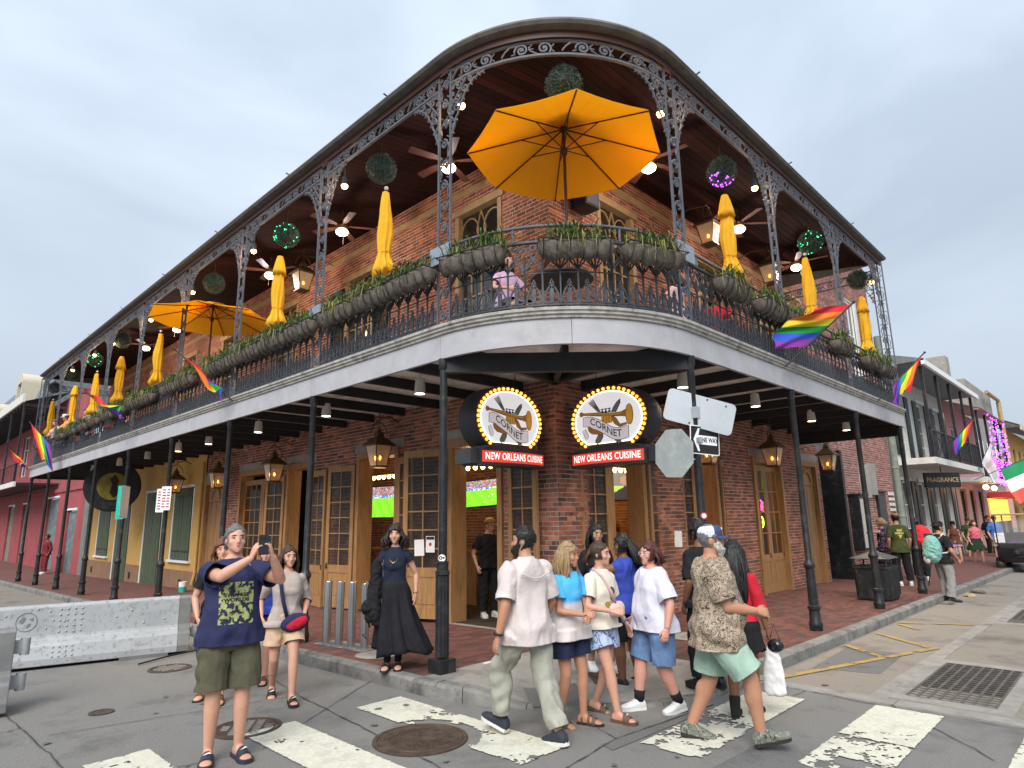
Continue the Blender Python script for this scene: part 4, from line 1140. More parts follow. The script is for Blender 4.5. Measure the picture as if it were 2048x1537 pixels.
def flood_proto():
 t = bpy.data.objects.new('bulb_spotlight', None); col.objects.link(t)
 b = MB(); b.lathe([(.03, .1), (.045, .08), (.05, -.03), (.058, -.06), (.05, -.06), (.0, -.05)], 14); b.build('housing', M['iron_grey'], t, smooth=.6)
 b = MB(); b.ball((0, 0, -.07), .055, 12, 8); b.build('bulb', M['glow_warm'], t, smooth=4)
 b = MB(); b.tube([(0, 0, .1), (0, 0, .25)], .01, 6); b.build('stem', M['iron_grey'], t)
 return t
FLD = flood_proto()
GFL = 'bare bulb spotlights at the gallery column heads'
for i, (x, y, z, lb) in enumerate([(-2.3, -.43, 7.5, 'bare glowing bulb on the right side of the left corner column'), (-2.35, 2.5, 7.45, 'glowing bulb left of the nearest hanging foliage ball'), (-2.35, 6.0, 7.4, 'glowing bulb right of the hanging ball over the left parasol'),
  (-2.35, 9.4, 7.42, 'dim bulb above the spread parasol of the left wing'), (-2.35, 12.5, 7.45, 'bulb at the left tip of the left spread parasol'), (-2.35, 16.2, 7.55, 'bright bulb beside the sixth column of the left wing'),
  (-2.35, 18.4, 7.6, 'bright bulb over the green lit ball near the left end'), (-2.35, 21.5, 7.62, 'brightest bulb nearest the left end of the gallery'), (-.22, -2.3, 7.45, 'glowing bulb by the right corner column above the parasol tip'),
  (2.74, -2.35, 7.43, 'glowing bulb between the purple lit ball and the next column'), (9.5, -2.35, 7.5, 'glowing bulb beside the last column of the right wing')]):
 if i == 0: o = FLD; o.location = (x, y, z); tag(o, lb, 'lamp', GFL)
 else: o = dup(FLD, (x, y, z), 0, lb, GFL)
 plamp('bulb_lamp', (.0, 0, -.16), 3.5, WARM, .05, o)
def lantern_proto():
 t = bpy.data.objects.new('gas_lantern', None); col.objects.link(t)
 z0, z1, a0, a1 = -.22, .14, .105, .175
 for k in range(4):
  q = PI / 4 + PI / 2 * k
  b = MB(); b.tube([(a0 * 1.3 * math.cos(q), a0 * 1.3 * math.sin(q), z0), (a1 * 1.3 * math.cos(q), a1 * 1.3 * math.sin(q), z1)], .011, 6); b.build('corner_bar', M['copper'], t)
  r = Matrix.Rotation(PI / 2 * k, 3, 'Z'); g = MB(); g.add([r @ V(p) for p in ((a0 * .92, -a0 * .9, z0), (a0 * .92, a0 * .9, z0), (a1 * .92, a1 * .9, z1), (a1 * .92, -a1 * .9, z1))], [(0, 1, 2, 3)]); g.build('glass', M['lamp_glass'], t)
 def sq(a, z): return [(s * a, u * a, z) for s, u in ((1, 1), (-1, 1), (-1, -1), (1, -1))]
 b = MB(); b.rings([sq(.21, .135), sq(.21, .155), sq(.1, .27), (sq(.06, .3)), sq(.06, .36), sq(.035, .39), sq(.02, .44)]); b.build('cap', M['copper'], t); MB().rings([sq(.12, -.235), sq(.12, -.215), sq(.1, -.2)]).build('base_plate', M['copper'], t)
 b = MB(); b.ball((0, 0, -.06), .024, 8, 6, 1, 1, 1.7); b.build('flame', M['glow_flame'], t, smooth=4)
 b = MB(); b.tube([(0, 0, -.21), (0, 0, -.1)], .012, 6); b.build('burner', M['copper'], t)
 return t
LAN = lantern_proto()
def hanger(t, dx, dy, dz=.62):
 b = MB(); b.tube([(0, 0, .43), (0, 0, .5)], .01, 6)
 b.tube([(.17 * math.cos(q), 0, .33 + .22 * math.sin(q)) for q in [PI * i / 12 for i in range(13)]], .009, 6)
 b.tube([(0, 0, .54), (0, 0, dz + .15)], .008, 6); b.tube([(0, 0, dz), (dx * .5, dy * .5, dz + .06), (dx, dy, dz - .05)], .012, 6)
 return b.build('hanger', M['copper'], t)
GLN = 'copper gas lanterns with small flames'
for i, (x, y, z, dx, dy, lb) in enumerate([(-.45, 4.11, 3.1, .43, 0, 'copper gas lantern hanging over the doorway with the football screen'), (-.45, 8.53, 3.05, .43, 0, 'gas lantern hanging by the tall paned doors left of the open leaf'),
  (-.45, 11.91, 3.05, .43, 0, 'gas lantern hanging at the yellow and brick wall junction'), (-.45, 15.22, 3.05, .43, 0, 'small glowing lantern hanging before the yellow wall over the parking signs'),
  (3.97, -.45, 3.05, 0, .43, 'gas lantern glowing behind the small one way sign'), (7.05, -.45, 3.15, 0, .43, 'gas lantern hanging before the paned doors on the right front'), (10.65, -.45, 3.2, 0, .43, 'gas lantern at the dark gateway on the right'),
  (-.8, 6.9, 7.35, .78, 0, 'upper gas lantern between two columns of the left wing'), (4.11, -.8, 7.5, 0, .78, 'upper gas lantern left of the hooded parasol on the right wing'), (7.12, -.8, 7.45, 0, .78, 'second upper gas lantern on the right wing by the column')]):
 if i == 0: o = LAN; o.location = (x, y, z); tag(o, lb, 'lantern', GLN)
 else: o = dup(LAN, (x, y, z), 0, lb, GLN)
 up_ = z > 5
 if i < 8: o.scale = (1.12,) * 3
 for ch in list(o.children):
  if ch.name.startswith('hanger'): bpy.data.objects.remove(ch)
 hanger(o, dx, dy, .62 if not up_ else .55)
def can_proto(lit):
 t = bpy.data.objects.new('downlight', None); col.objects.link(t)
 b = MB(); b.lathe([(.062, .1), (.07, .08), (.085, -.1), (.085, -.13), (.07, -.13), (.066, -.1)], 16); b.build('housing', M['off_white'], t, smooth=.6)
 b = MB(); b.lathe([(.0, -.125), (.075, -.127), (.075, -.13), (.0, -.131)], 16); b.build('lens', M['glow_fan' if lit else 'off_white'], t)
 b = MB(); b.tube([(0, 0, .1), (0, 0, .2)], .015, 6); b.build('stem', M['off_white'], t)
 return t
CAN, CAN0 = can_proto(True), can_proto(False)
GC = 'white can downlights under the balcony'
cl = [(-1.7, 1.2, 1, 'lit downlight left of the corner post'), (-1.7, 3.93, 1, 'lit downlight above the large lantern by the football screen'), (-1.7, 6.69, 1, 'warm downlight third from the corner on the left'), (-1.7, 9.35, 1, 'lit downlight fourth from the corner on the left'),
      (-1.7, 11.38, 1, 'orange lit downlight above the yellow wall'), (-1.7, 13.86, 0, 'unlit cream downlight by the parking sign post'), (-1.7, 16.61, 0, 'unlit downlight over the round hanging sign'), (-1.7, 19.71, 0, 'unlit downlight farthest left'),
      (.93, -1.7, 1, 'lit downlight above the blank street sign'), (3.43, -1.7, 1, 'lit downlight right of the sign post'), (6.1, -1.7, 1, 'lit downlight third on the right side'), (8.27, -1.7, 1, 'lit downlight farthest right')]
seen = set()
for x, y, on, lb in cl:
 pr = CAN if on else CAN0
 if pr not in seen: seen.add(pr); o = pr; o.location = (x, y, 3.82); tag(o, 'white ' + lb, 'lamp', GC)
 else: o = dup(pr, (x, y, 3.82), 0, 'white ' + lb, GC)
 if on:
  s = bpy.data.lights.new('downlight_beam', 'SPOT'); s.energy = 42; s.spot_size = R(125); s.spot_blend = .8; s.color = (1, .78, .55); s.shadow_soft_size = .06
  so = bpy.data.objects.new('downlight_beam', s); col.objects.link(so); so.parent = o; so.location = (0, 0, -.15)
def planter_meshes(seed):
 random.seed(seed); b = MB(); L_, rr = .44, []
 n = 22
 for i in range(n + 1):
  x = -L_ + 2 * L_ * i / n; e = min(1, min(i, n - i) / 2.2 + .55); ring = []
  for j in range(13):
   a = PI + PI * j / 12
   k = e * (1 + .09 * math.sin(i * 1.3 + seed) + random.uniform(-.09, .09))
   ring.append((x, .12 * k * math.cos(a), .2 * k * math.sin(a)))
  rr.append(ring)
 b.rings(rr); me = b.mesh('fibre_basket', M['coir'], smooth=4)
 w = MB()
 for i in range(6): x = -L_ + .05 + (2 * L_ - .1) * i / 5; w.tube([(x, .132 * math.cos(a), .21 * math.sin(a)) for a in [PI + PI * j / 9 for j in range(10)]], .006, 4)
 w.tube([(-L_, -.14, .0), (L_, -.14, .0), (L_, .14, 0), (-L_, .14, 0), (-L_, -.14, 0)], .009, 5)
 wm = w.mesh('wire_frame', M['iron_black'])
 g = MB()
 clumps = [random.uniform(-L_ * .8, L_ * .8) for _ in range(random.choice((3, 4, 5)))]
 for k in range(300):
  cx = random.choice(clumps); x = max(-L_, min(L_, random.gauss(cx, .09))); y = random.uniform(-.09, .09)
  an = random.uniform(0, 2 * PI); ln = random.uniform(.12, .3); dead = random.random() < .32
  up = random.uniform(.1, .26) * (0.45 if dead else 1); out = ln * .75
  drop = random.uniform(.0, .12) + (.14 if dead else 0)
  kk = random.uniform(.55, 1.5); g.col = (kk * 2.3, kk * 1.25, kk * 1.5) if dead else ((kk * 1.35, kk * 1.1, kk * .8) if random.random() < .35 else (kk, kk, kk))
  if math.sin(an) > 0 and (dead or random.random() < .2): an = -an
  u = V((math.cos(an), math.sin(an), 0)); s = V((-u.y, u.x, 0)) * random.uniform(.005, .009)
  P = [V((x, y, -.02)), V((x, y, -.02)) + u * out * .3 + V((0, 0, up * .8)), V((x, y, -.02)) + u * out * .7 + V((0, 0, up)), V((x, y, -.02)) + u * out + V((0, 0, up - drop))]
  g.add([P[0] - s, P[0] + s, P[1] + s, P[1] - s, P[2] + s * .8, P[2] - s * .8, P[3]], [(0, 1, 2, 3), (3, 2, 4, 5), (5, 4, 6)])
 gm = g.mesh('foliage', M['leaf'])
 return me, wm, gm
PLM = [planter_meshes(s) for s in (1, 2, 3, 4)]
GP = 'fibre planters of strappy plants on the balcony rail'
pl = [(PE(.52, .13), 90 + 45 - 13.7 * 3, 'arc')]
plist = []
for u, lb in ((.58, 'wide fibre planter just right of the left corner column, dry trailing leaves'), (1.78, 'fibre planter at the middle of the rounded corner rail'), (2.72, 'long fibre planter left of the right corner column')):
 plist.append((PE(u, .15), R(180 + 90 * min(1, u / LA)) + PI / 2, lb))
for y, lb in ((.15, 'lush planter on the rail beside the folded parasol left of the corner'), (1.0, 'bright green planter on the rail just left of the lush one'), (2.0, 'planter third left from the corner column'), (3.1, 'planter left of the second column of the left wing'), (4.1, 'grassy planter in the middle of the second left bay'), (5.05, 'long grassy planter nearer the third left column'),
              (6.0, 'planter beneath the spread parasol, right part'), (6.9, 'planter beneath the spread parasol, left part'), (8.3, 'planter behind the drooping red flag'), (9.3, 'planter left of the drooping red flag pole'), (10.9, 'planter right of the folded parasol left of the spread one'), (11.9, 'planter under the folded parasol left of the spread one'),
              (13.2, 'yellowish planter right of the wide pink flag'), (14.3, 'planter touching the tip of the wide pink flag'), (15.8, 'planter below the wide pink flag'), (17.2, 'planter under the leaning guests, right one'), (18.6, 'planter under the leaning guests, left one'), (20.2, 'planter right of the red flag at the left end'), (23.8, 'last planter at the far left end')):
 plist.append((V((-2.68, y, 0)), -PI / 2, lb))
for x, lb in ((.75, 'dry trailing planter first on the right wing'), (2.0, 'planter under the hooded parasol on the right wing'), (2.9, 'leafy planter by the second column of the right wing'), (5.3, 'dry planter right of the big rainbow flag'), (7.1, 'dry planter left of the last right hand flag'), (8.2, 'shrivelled brown planter at the right end')):
 plist.append((V((x, -2.68, 0)), 0, lb))
for i, (p, rz, lb) in enumerate(plist):
 t = thing('planter', lb, 'planter', (p.x, p.y, 4.98), rz, GP); q = PLM[i % 4]
 linked('fibre_basket', q[0], t); linked('wire_frame', q[1], t); linked('foliage', q[2], t, (0, 0, 0), (0, 0, 0) if i % 3 else (0, 0, PI))
RB = [(.62, .02, .03), (.8, .2, .015), (.78, .6, .02), (.01, .3, .05), (.03, .08, .5), (.22, .03, .3)]
M['flag'] = mat('flag', (1, 1, 1), .75, var=.05, attr=True)
def flag(label, A, B, hoist, fly, fold, colors=RB, seed=0, h0=.35, pole_m='white', name='rainbow_flag', curl=0, twist=0.0, size=None):
 """A pole foot, B pole tip; cloth along B..A over `hoist` metres, hanging along the vector fly"""
 t = thing(name, label, 'flag', A)
 A, B = V(A), V(B); d = (A - B).normalized()
 b = MB(); b.tube([(0, 0, 0), B - A], .014, 8); b.build('pole', M['iron_black'], t, smooth=1)
 b = MB(); b.ball(B - A, .025, 8, 6); b.build('finial', M['iron_black'], t, smooth=4)
 S, T = 24, 18; fly = V(fly); n = d.cross(fly).normalized(); b = MB(); G = []
 for i in range(S + 1):
  row = []
  for j in range(T + 1):
   s, q = i / S, j / T
   gather = 1 - fold * q
   p = B - A + d * (.06 + hoist * (s * gather + fold * q * .45)) + fly * q
   w = .085 * q ** .6 * math.sin(s * 7.5 + q * 3 + seed) + .05 * q * math.sin(s * 15 - q * 5 + seed * 2)
   p = p + n * (w + curl * q * q * math.sin(s * PI)) + V((0, 0, -twist * s * q))
   row.append(p)
  G.append(row)
 for i in range(S):
  b.col = colors[min(len(colors) - 1, int(i / S * len(colors)))] if colors is RB or len(colors) > 3 else None
  for j in range(T):
   if not (colors is RB): b.col = colors[min(len(colors) - 1, int(j / T * len(colors)))]
   b.add([G[i][j], G[i][j + 1], G[i + 1][j + 1], G[i + 1][j]], [(0, 1, 2, 3)])
 b.build('cloth', M['flag'], t, smooth=4)
 return t
flag('big rainbow flag billowing from the right wing rail, purple corner lowest', (2.42, -2.66, 4.08), (3.3, -3.5, 5.12), 1.05, (-.72, .36, -.12), .05, seed=1, curl=.12)
flag('rainbow flag hanging close to its pole at the right end of the gallery', (7.25, -2.66, 4.1), (7.95, -3.5, 5.12), .95, (-.42, .12, -.62), .5, seed=2)
flag('red furled rainbow flag drooping from the left wing beneath the spread parasol', (-2.66, 5.7, 4.1), (-3.5, 6.52, 5.12), 1.05, (.3, -.35, -.42), .68, seed=3, twist=.1)
flag('wide rainbow flag spread sideways with pink edge near the left end', (-2.66, 12.0, 4.3), (-3.5, 13.3, 5.3), 1.15, (.1, -1.0, -.25), .3, seed=4)
flag('red and blue rainbow flag hanging at the left end of the gallery', (-2.66, 19.6, 4.1), (-3.5, 20.9, 5.4), 1.2, (.15, -.9, -1.1), .35, seed=5)
flag('small furled rainbow flag beyond the left end of the gallery', (-2.66, 25.6, 4.1), (-3.5, 25.4, 5.1), 1.1, (.2, -.2, -.4), .75, seed=6)
M['sign_face'] = mat('sign_face', (.8, .8, .82), .4, var=.02, emit=(.93, .95, 1), es=.2)
M['sign_rim'] = mat('sign_rim', (1, 1, .9), .4, emit=(1, .97, .8), es=.8)
M['sign_body'] = mat('sign_body', (.03, .034, .04), .5, var=.2)
M['sign_brown'] = mat('sign_brown', (.1, .035, .01), .5, var=.2)
M['sign_red'] = mat('sign_red', (.55, .05, .035), .45, var=.05, emit=(.8, .05, .03), es=.28)
M['letter_white'] = mat('letter_white', (.8, .78, .75), .5, emit=(1, .93, .85), es=.5)
M['ink'] = mat('ink', (.02, .018, .018), .6, var=.1)
M['horn_gold'] = mat('horn_gold', (.5, .25, .03), .5, var=.3, scale=14, emit=(.7, .35, .03), es=.12)
M['horn_brown'] = mat('horn_brown', (.33, .13, .025), .5, var=.3, scale=14, emit=(.5, .18, .02), es=.08)
M['cutlery'] = mat('cutlery', (.27, .28, .22), .5, var=.1)
M['banner'] = mat('banner', (.68, .64, .66), .6, var=.06, emit=(.8, .74, .78), es=.14)
def cornet(label, F, side):
 t = thing('marquee_sign', label, 'sign')
 g = lambda x, y, h=0.0: F((x - 725) / 800, (565 - y) / 830, h)
 th0, th1 = R(-52), R(232); NA_ = 48
 ell = lambda a, b_, h: [F(a * math.cos(th0 + (th1 - th0) * i / NA_), b_ * math.sin(th0 + (th1 - th0) * i / NA_), h) for i in range(NA_ + 1)]
 b = MB(); b.rings([ell(.7, .6, -.34), ell(.7, .6, -.02), ell(.69, .59, 0), ell(.67, .575, 0)]); b.build('drum', M['sign_body'], t, smooth=.5)
 b = MB(); b.rings([ell(.68, .58, .0), ell(.68, .58, .006), ell(.6, .5, .006), ell(.6, .5, -.02)]); b.build('bulb_ring', M['sign_brown'], t)
 b = MB(); b.rings([ell(.603, .503, .004), ell(.603, .503, .014), ell(.585, .485, .016), ell(.585, .485, .004)]); b.build('lit_rim', M['sign_rim'], t)
 b = MB(); b.rings([ell(.587, .487, .002), ell(.587, .487, .012)]); b.build('face', M['sign_face'], t)
 bm_ = MB(); bm_.ball((0, 0, 0), .024, 10, 6); bm_ = bm_.mesh('bulb', M['glow_bulb'], smooth=4)
 for i in range(34):
  a = th0 + (th1 - th0) * (i + .3) / 33.6
  linked('bulb', bm_, t, F(.642 * math.cos(a), .542 * math.sin(a), .016))
 def lay(poly, m_, h, nm, out=None, grow=8):
  if out:
   cx, cy = sum(p[0] for p in poly) / len(poly), sum(p[1] for p in poly) / len(poly)
   P2 = []
   for i, p in enumerate(poly):
    a, c = poly[i - 1], poly[(i + 1) % len(poly)]
    dx, dy = c[0] - a[0], c[1] - a[1]; L_ = math.hypot(dx, dy) or 1; nx, ny = dy / L_, -dx / L_
    ar = sum(poly[k][0] * poly[(k + 1) % len(poly)][1] - poly[(k + 1) % len(poly)][0] * poly[k][1] for k in range(len(poly)))
    sg = 1 if ar > 0 else -1
    P2.append((p[0] + sg * nx * grow, p[1] + sg * ny * grow))
   q = MB(); q.add([g(x, y, h - .001) for x, y in P2], [tuple(range(len(P2)))]); q.build('outline', M[out], t)
  q = MB(); q.add([g(x, y, h) for x, y in poly], [tuple(range(len(poly)))]); return q.build(nm, M[m_], t)
 bez = lambda P, n=8: [tuple((1 - u) ** 3 * P[0][k] + 3 * u * (1 - u) ** 2 * P[1][k] + 3 * u * u * (1 - u) * P[2][k] + u ** 3 * P[3][k] for k in (0, 1)) for u in [i / n for i in range(n + 1)]]
 for k in range(4): lay([(462 + 20 * k, 285 - 13 * k), (470 + 20 * k, 280 - 13 * k), (610 + 9 * k, 440), (600 + 9 * k, 440)], 'cutlery', .016, 'fork_tine', 'ink', 3)
 lay([(800, 800), (830, 790), (890, 850), (905, 890), (890, 915), (862, 915), (835, 880)], 'cutlery', .016, 'fork_handle', 'ink')
 lay([(918, 300), (915, 350), (850, 470), (790, 465), (830, 390), (880, 330)], 'cutlery', .016, 'knife_blade', 'ink')
 lay([(640, 760), (655, 790), (610, 870), (575, 890), (550, 880), (550, 840), (590, 770)], 'cutlery', .016, 'knife_handle', 'ink')
 lay([(440, 640), (470, 640), (560, 690), (660, 745), (660, 770), (560, 750), (500, 740), (455, 700)], 'horn_brown', .017, 'lower_tube', 'ink', 6)
 lay([(650, 500), (790, 500), (790, 610), (700, 610), (650, 560)], 'horn_gold', .0175, 'valve_block', 'ink', 6)
 for k in range(3): lay([(672 + 38 * k, 500), (684 + 38 * k, 500), (684 + 38 * k, 605), (672 + 38 * k, 600)], 'horn_brown', .0185, 'valve_line')
 lay([(800, 520), (850, 560), (900, 650), (990, 640), (1000, 660), (900, 690), (830, 640), (790, 560)], 'horn_brown', .017, 'bell_tube', 'ink', 5)
 for k in range(3):
  x = 662 + 50 * k; lay([(x - 22, 402), (x + 22, 402), (x + 22, 416), (x + 8, 416), (x + 8, 438), (x + 20, 438), (x + 20, 462), (x - 20, 462), (x - 20, 438), (x - 8, 438), (x - 8, 416), (x - 22, 416)], 'ink', .017, 'valve')
 lay([(340, 412), (360, 412), (375, 432), (460, 440), (640, 455), (830, 488), (930, 485), (985, 455), (985, 555), (930, 535), (830, 525), (640, 500), (460, 465), (375, 452), (360, 468), (340, 468), (330, 440)], 'horn_brown', .018, 'main_tube', 'ink', 8)
 lay([(400, 436), (640, 462), (830, 494), (930, 492), (930, 505), (830, 506), (640, 474), (400, 446)], 'horn_gold', .0185, 'tube_highlight')
 lay([(1035 + 42 * math.cos(q), 530 + 135 * math.sin(q)) for q in [2 * PI * i / 22 for i in range(22)]], 'horn_gold', .0188, 'bell', 'horn_brown', 12)
 top = bez([(380, 490), (500, 470), (640, 560), (760, 660)], 8) + bez([(760, 660), (850, 720), (930, 710), (1012, 680)], 8)[1:]
 bot = [(x - 4, y + 158 - (22 if x < 500 else 0)) for x, y in top]
 lay(top + bot[::-1], 'banner', .0195, 'banner', 'ink', 7)
 lay([(365, 690), (400, 660), (440, 760), (430, 805), (400, 800)], 'banner', .016, 'banner_tail', 'ink', 6)
 def tb(x):
  for (a, c) in zip(top[:-1], top[1:]):
   if a[0] <= x <= c[0]: f = (x - a[0]) / (c[0] - a[0] + 1e-6); return a[1] + (c[1] - a[1]) * f
  return top[0][1] if x < top[0][0] else top[-1][1]
 me = text_mesh('CORNET', 1.0, 0, .012)
 xs = [v.co.x for v in me.vertices]; ys = [v.co.y for v in me.vertices]
 w_, h_ = max(xs) - min(xs), max(ys) - min(ys)
 for v in me.vertices:
  X = 700 + v.co.x / w_ * 440; Y = tb(X) + 76 - v.co.y / h_ * 100 - (10 if X < 560 else 0)
  v.co = g(X, Y, .0206)
 me.materials.clear(); me.materials.append(M['ink']); linked('lettering', me, t)
 cu = lambda u: .10 * (1 - (u / .7) ** 2)
 U = [-.66 + 1.32 * i / 16 for i in range(17)]
 b = MB(); b.rings([[F(u, v, h + cu(u)) for v, h in ((-.50, -.3), (-.50, .05), (-.78, .05), (-.78, -.3))] for u in U]); b.build('plaque_case', M['sign_body'], t)
 b = MB(); b.rings([[F(u, v, h + cu(u)) for v, h in ((-.555, .04), (-.555, .056), (-.735, .056), (-.735, .04))] for u in [x * .945 for x in U]]); b.build('plaque', M['sign_red'], t)
 b = MB(); b.rings([[F(u, v, h + cu(u) * .7) for v, h in ((-.47, -.2), (-.47, .07), (-.51, .08), (-.51, -.2))] for u in [x * .86 for x in U]]); b.build('plaque_ledge', M['sign_body'], t)
 me = text_mesh('NEW ORLEANS CUISINE', 1.0, 0, .01, 1.08)
 xs = [v.co.x for v in me.vertices]; ys = [v.co.y for v in me.vertices]; w_, h_ = max(xs) - min(xs), max(ys) - min(ys)
 for v in me.vertices:
  u = v.co.x / w_ * 1.16; v.co = F(u, -.645 + v.co.y / h_ * .115, .059 + cu(u))
 me.materials.clear(); me.materials.append(M['letter_white']); linked('lettering', me, t)
 e = -.68 if side == 'L' else .68
 b = MB(); P = [F(u, v, h) for h in (-.3, .02) for v in (-.76, -.52) for u in (e - .11, e + .11)]
 b.add(P, [(0, 2, 3, 1), (4, 5, 7, 6), (0, 1, 5, 4), (2, 6, 7, 3), (0, 4, 6, 2), (1, 3, 7, 5)]); b.build('bracket_box', M['dark_grey'], t)
 for u in (-.3, .3):
  b = MB(); n = 10
  for k in range(n):
   z = .58 + k * .036; s = k % 2
   b.tube([F(u + (.012 * math.cos(q) if s else 0), z + .05 + .022 * math.sin(q), -.17 + (0 if s else .012 * math.cos(q))) for q in [2 * PI * i / 8 for i in range(9)]], .004, 4, cap=False)
  b.build('chain', M['iron_black'], t)
 return t
cornet('oval bulb framed marquee sign left of the brick corner, red plaque underneath', lambda u, v, h: V((-.88 + u, .12 - h, 3.235 + v * .86)), 'L')
cornet('oval bulb framed marquee sign right of the brick corner, red plaque underneath', lambda u, v, h: V((.12 - h, -.9 - u, 3.225 + v * .86)), 'R')
def rot_frame(c, nrm, roll=0):
 n = V(nrm).normalized(); r = V((0, 0, 1)).cross(n).normalized(); u = n.cross(r)
 r2 = r * math.cos(roll) + u * math.sin(roll); u2 = -r * math.sin(roll) + u * math.cos(roll)
 c = V(c)
 return lambda x, y, h=0: c + r2 * x + u2 * y + n * h
def rrect(w, h, r, n=5):
 P = []
 for cx, cy, a0 in ((w / 2 - r, h / 2 - r, 0), (-w / 2 + r, h / 2 - r, 90), (-w / 2 + r, -h / 2 + r, 180), (w / 2 - r, -h / 2 + r, 270)):
  P += [(cx + r * math.cos(R(a0 + 90 * i / n)), cy + r * math.sin(R(a0 + 90 * i / n))) for i in range(n + 1)]
 return P
def plate(poly, F, m_, name, parent, t=.004, h=0):
 b = MB(); b.rings([[F(x, y, h - t / 2) for x, y in poly], [F(x, y, h + t / 2) for x, y in poly]]); return b.build(name, M[m_], parent)
pc = V((-.322, -2.51, 0))
t = thing('street_sign', 'blank silver back of a wide tilted sign on the right corner post', 'sign', pc)
F = rot_frame((.02, -.07, 3.08), (-.7, -.72, 0), R(-16)); plate(rrect(.86, .4, .06), F, 'alu', 'plate', t)
for x, y in ((-.1, .17), (.06, .17), (-.1, -.17), (.3, .15)): plate([(x + .012 * math.cos(q), y + .012 * math.sin(q)) for q in [PI * i / 4 for i in range(8)]], lambda u, v, h=0: F(u, v, h + .004), 'dark_grey', 'bolt', t, .006)
b = MB(); b.box(-.06, .06, -.075, .06, 3.0, 3.14); b.build('clamp', M['alu'], t)
t = thing('stop_sign', 'scuffed grey back of an octagonal sign left of the post', 'sign', pc)
F = rot_frame((-.3, .14, 2.57), (-.98, .17, 0), R(-4)); plate([(.31 * math.cos(R(22.5 + 45 * i)), .31 * math.sin(R(22.5 + 45 * i))) for i in range(8)], F, 'alu_back', 'plate', t)
b = MB(); b.tube([(-.02, 0, 2.5), (-.28, .13, 2.5)], .012, 6); b.build('clamp', M['alu'], t)
t = thing('one_way_sign', 'small black ONE WAY sign with white left arrow on the post', 'sign', pc)
F = rot_frame((.06, -.085, 2.73), (-.45, -.9, 0), R(-4)); plate(rrect(.42, .35, .02), F, 'white', 'plate', t)
plate(rrect(.395, .325, .015), lambda x, y, h=0: F(x, y, h + .004), 'black', 'field', t, .002)
AR = [(-.17, 0), (-.08, .11), (-.075, .13), (-.055, .135), (-.06, .055), (.17, .055), (.17, -.055), (-.06, -.055), (-.055, -.135), (-.075, -.13), (-.08, -.11)]
AR = [(x, y) for x, y in AR]
plate([(-.165, 0), (-.1, .14), (-.075, .14), (-.095, .055), (.17, .055), (.17, -.055), (-.095, -.055), (-.075, -.14), (-.1, -.14)], lambda x, y, h=0: F(x, y, h + .007), 'white', 'arrow', t, .002)
text_on(lambda x, y: F(x + .045, y, .0088), 'ONE WAY', .082, 'black', t, .003, .72)
b = MB(); b.box(-.06, .08, -.08, .05, 2.7, 2.76); b.build('clamp', M['alu'], t)
M['sign_text_red'] = mat('sign_text_red', (.4, .03, .04), .6)
for (yy, dx) in ((-.09, 0), (.13, .04)):
 t = thing('parking_sign', 'red lettered parking plate, %s one on the post by the yellow wall' % ('left hand' if yy > 0 else 'right hand'), 'sign', (-2.51, YK[3], 0), 0, 'pair of parking plates on one post')
 F = rot_frame((-.07, -yy * 1.2, 2.37 + dx), (-.75, -.66 + yy, 0)); plate(rrect(.24, .52, .02), F, 'white', 'plate', t)
 b = MB(); random.seed(int(yy * 100) + 40)
 for k in range(7):
  for (a, c) in ((-.09, random.uniform(-.04, 0)), (random.uniform(.01, .03), .09)): b.add([F(a, .2 - k * .062, .0026), F(c, .2 - k * .062, .0026), F(c, .2 - k * .062 - .028, .0026), F(a, .2 - k * .062 - .028, .0026)], [(0, 1, 2, 3)])
 b.build('print', M['sign_text_red'], t)
M['teal'] = mat('teal', (.02, .42, .33), .5)
t = thing('teal_plate', 'turquoise narrow plate fixed to the post by the yellow wall', 'sign', (-2.51, YK[4], 0))
F = rot_frame((-.08, -.02, 2.42), (-.75, -.66, 0)); plate(rrect(.22, .85, .02), F, 'teal', 'plate', t); plate(rrect(.2, .8, .02), rot_frame((-.04, -.2, 2.42), (.2, -1, 0)), 'alu', 'back_plate', t)
M['sign_yellow'] = mat('sign_yellow', (.22, .18, .02), .5, var=.4, scale=3)
t = thing('round_sign', 'big dark round hanging sign with a yellow centre near the yellow house', 'sign')
F = rot_frame((-1.25, 18.9, 3.15), (-.25, -1, 0))
cir = lambda r: [(r * math.cos(2 * PI * i / 40), r * math.sin(2 * PI * i / 40)) for i in range(40)]
plate(cir(.85), F, 'black', 'disc', t, .3); plate(cir(.8), lambda x, y, h=0: F(x, y, h + .16), 'iron_black', 'ring', t, .02); plate(cir(.46), lambda x, y, h=0: F(x, y, h + .18), 'sign_yellow', 'centre', t, .02)
plate([(.05, .4), (.17, .2), (.12, 0), (.2, -.25), (.05, -.38), (-.08, -.2), (-.02, .05), (-.1, .25)], lambda x, y, h=0: F(x, y, h + .2), 'black', 'emblem', t, .02)
b = MB(); b.tube([F(-.5, .8, 0), F(-.5, .95, 0)], .02, 6); b.tube([F(.5, .8, 0), F(.5, .95, 0)], .02, 6); b.build('hanging_rod', M['iron_black'], t)
bl_ = MB(); bl_.ball((0, 0, 0), .04, 10, 6); BLM = bl_.mesh('bulb', M['glow_room'], smooth=4)
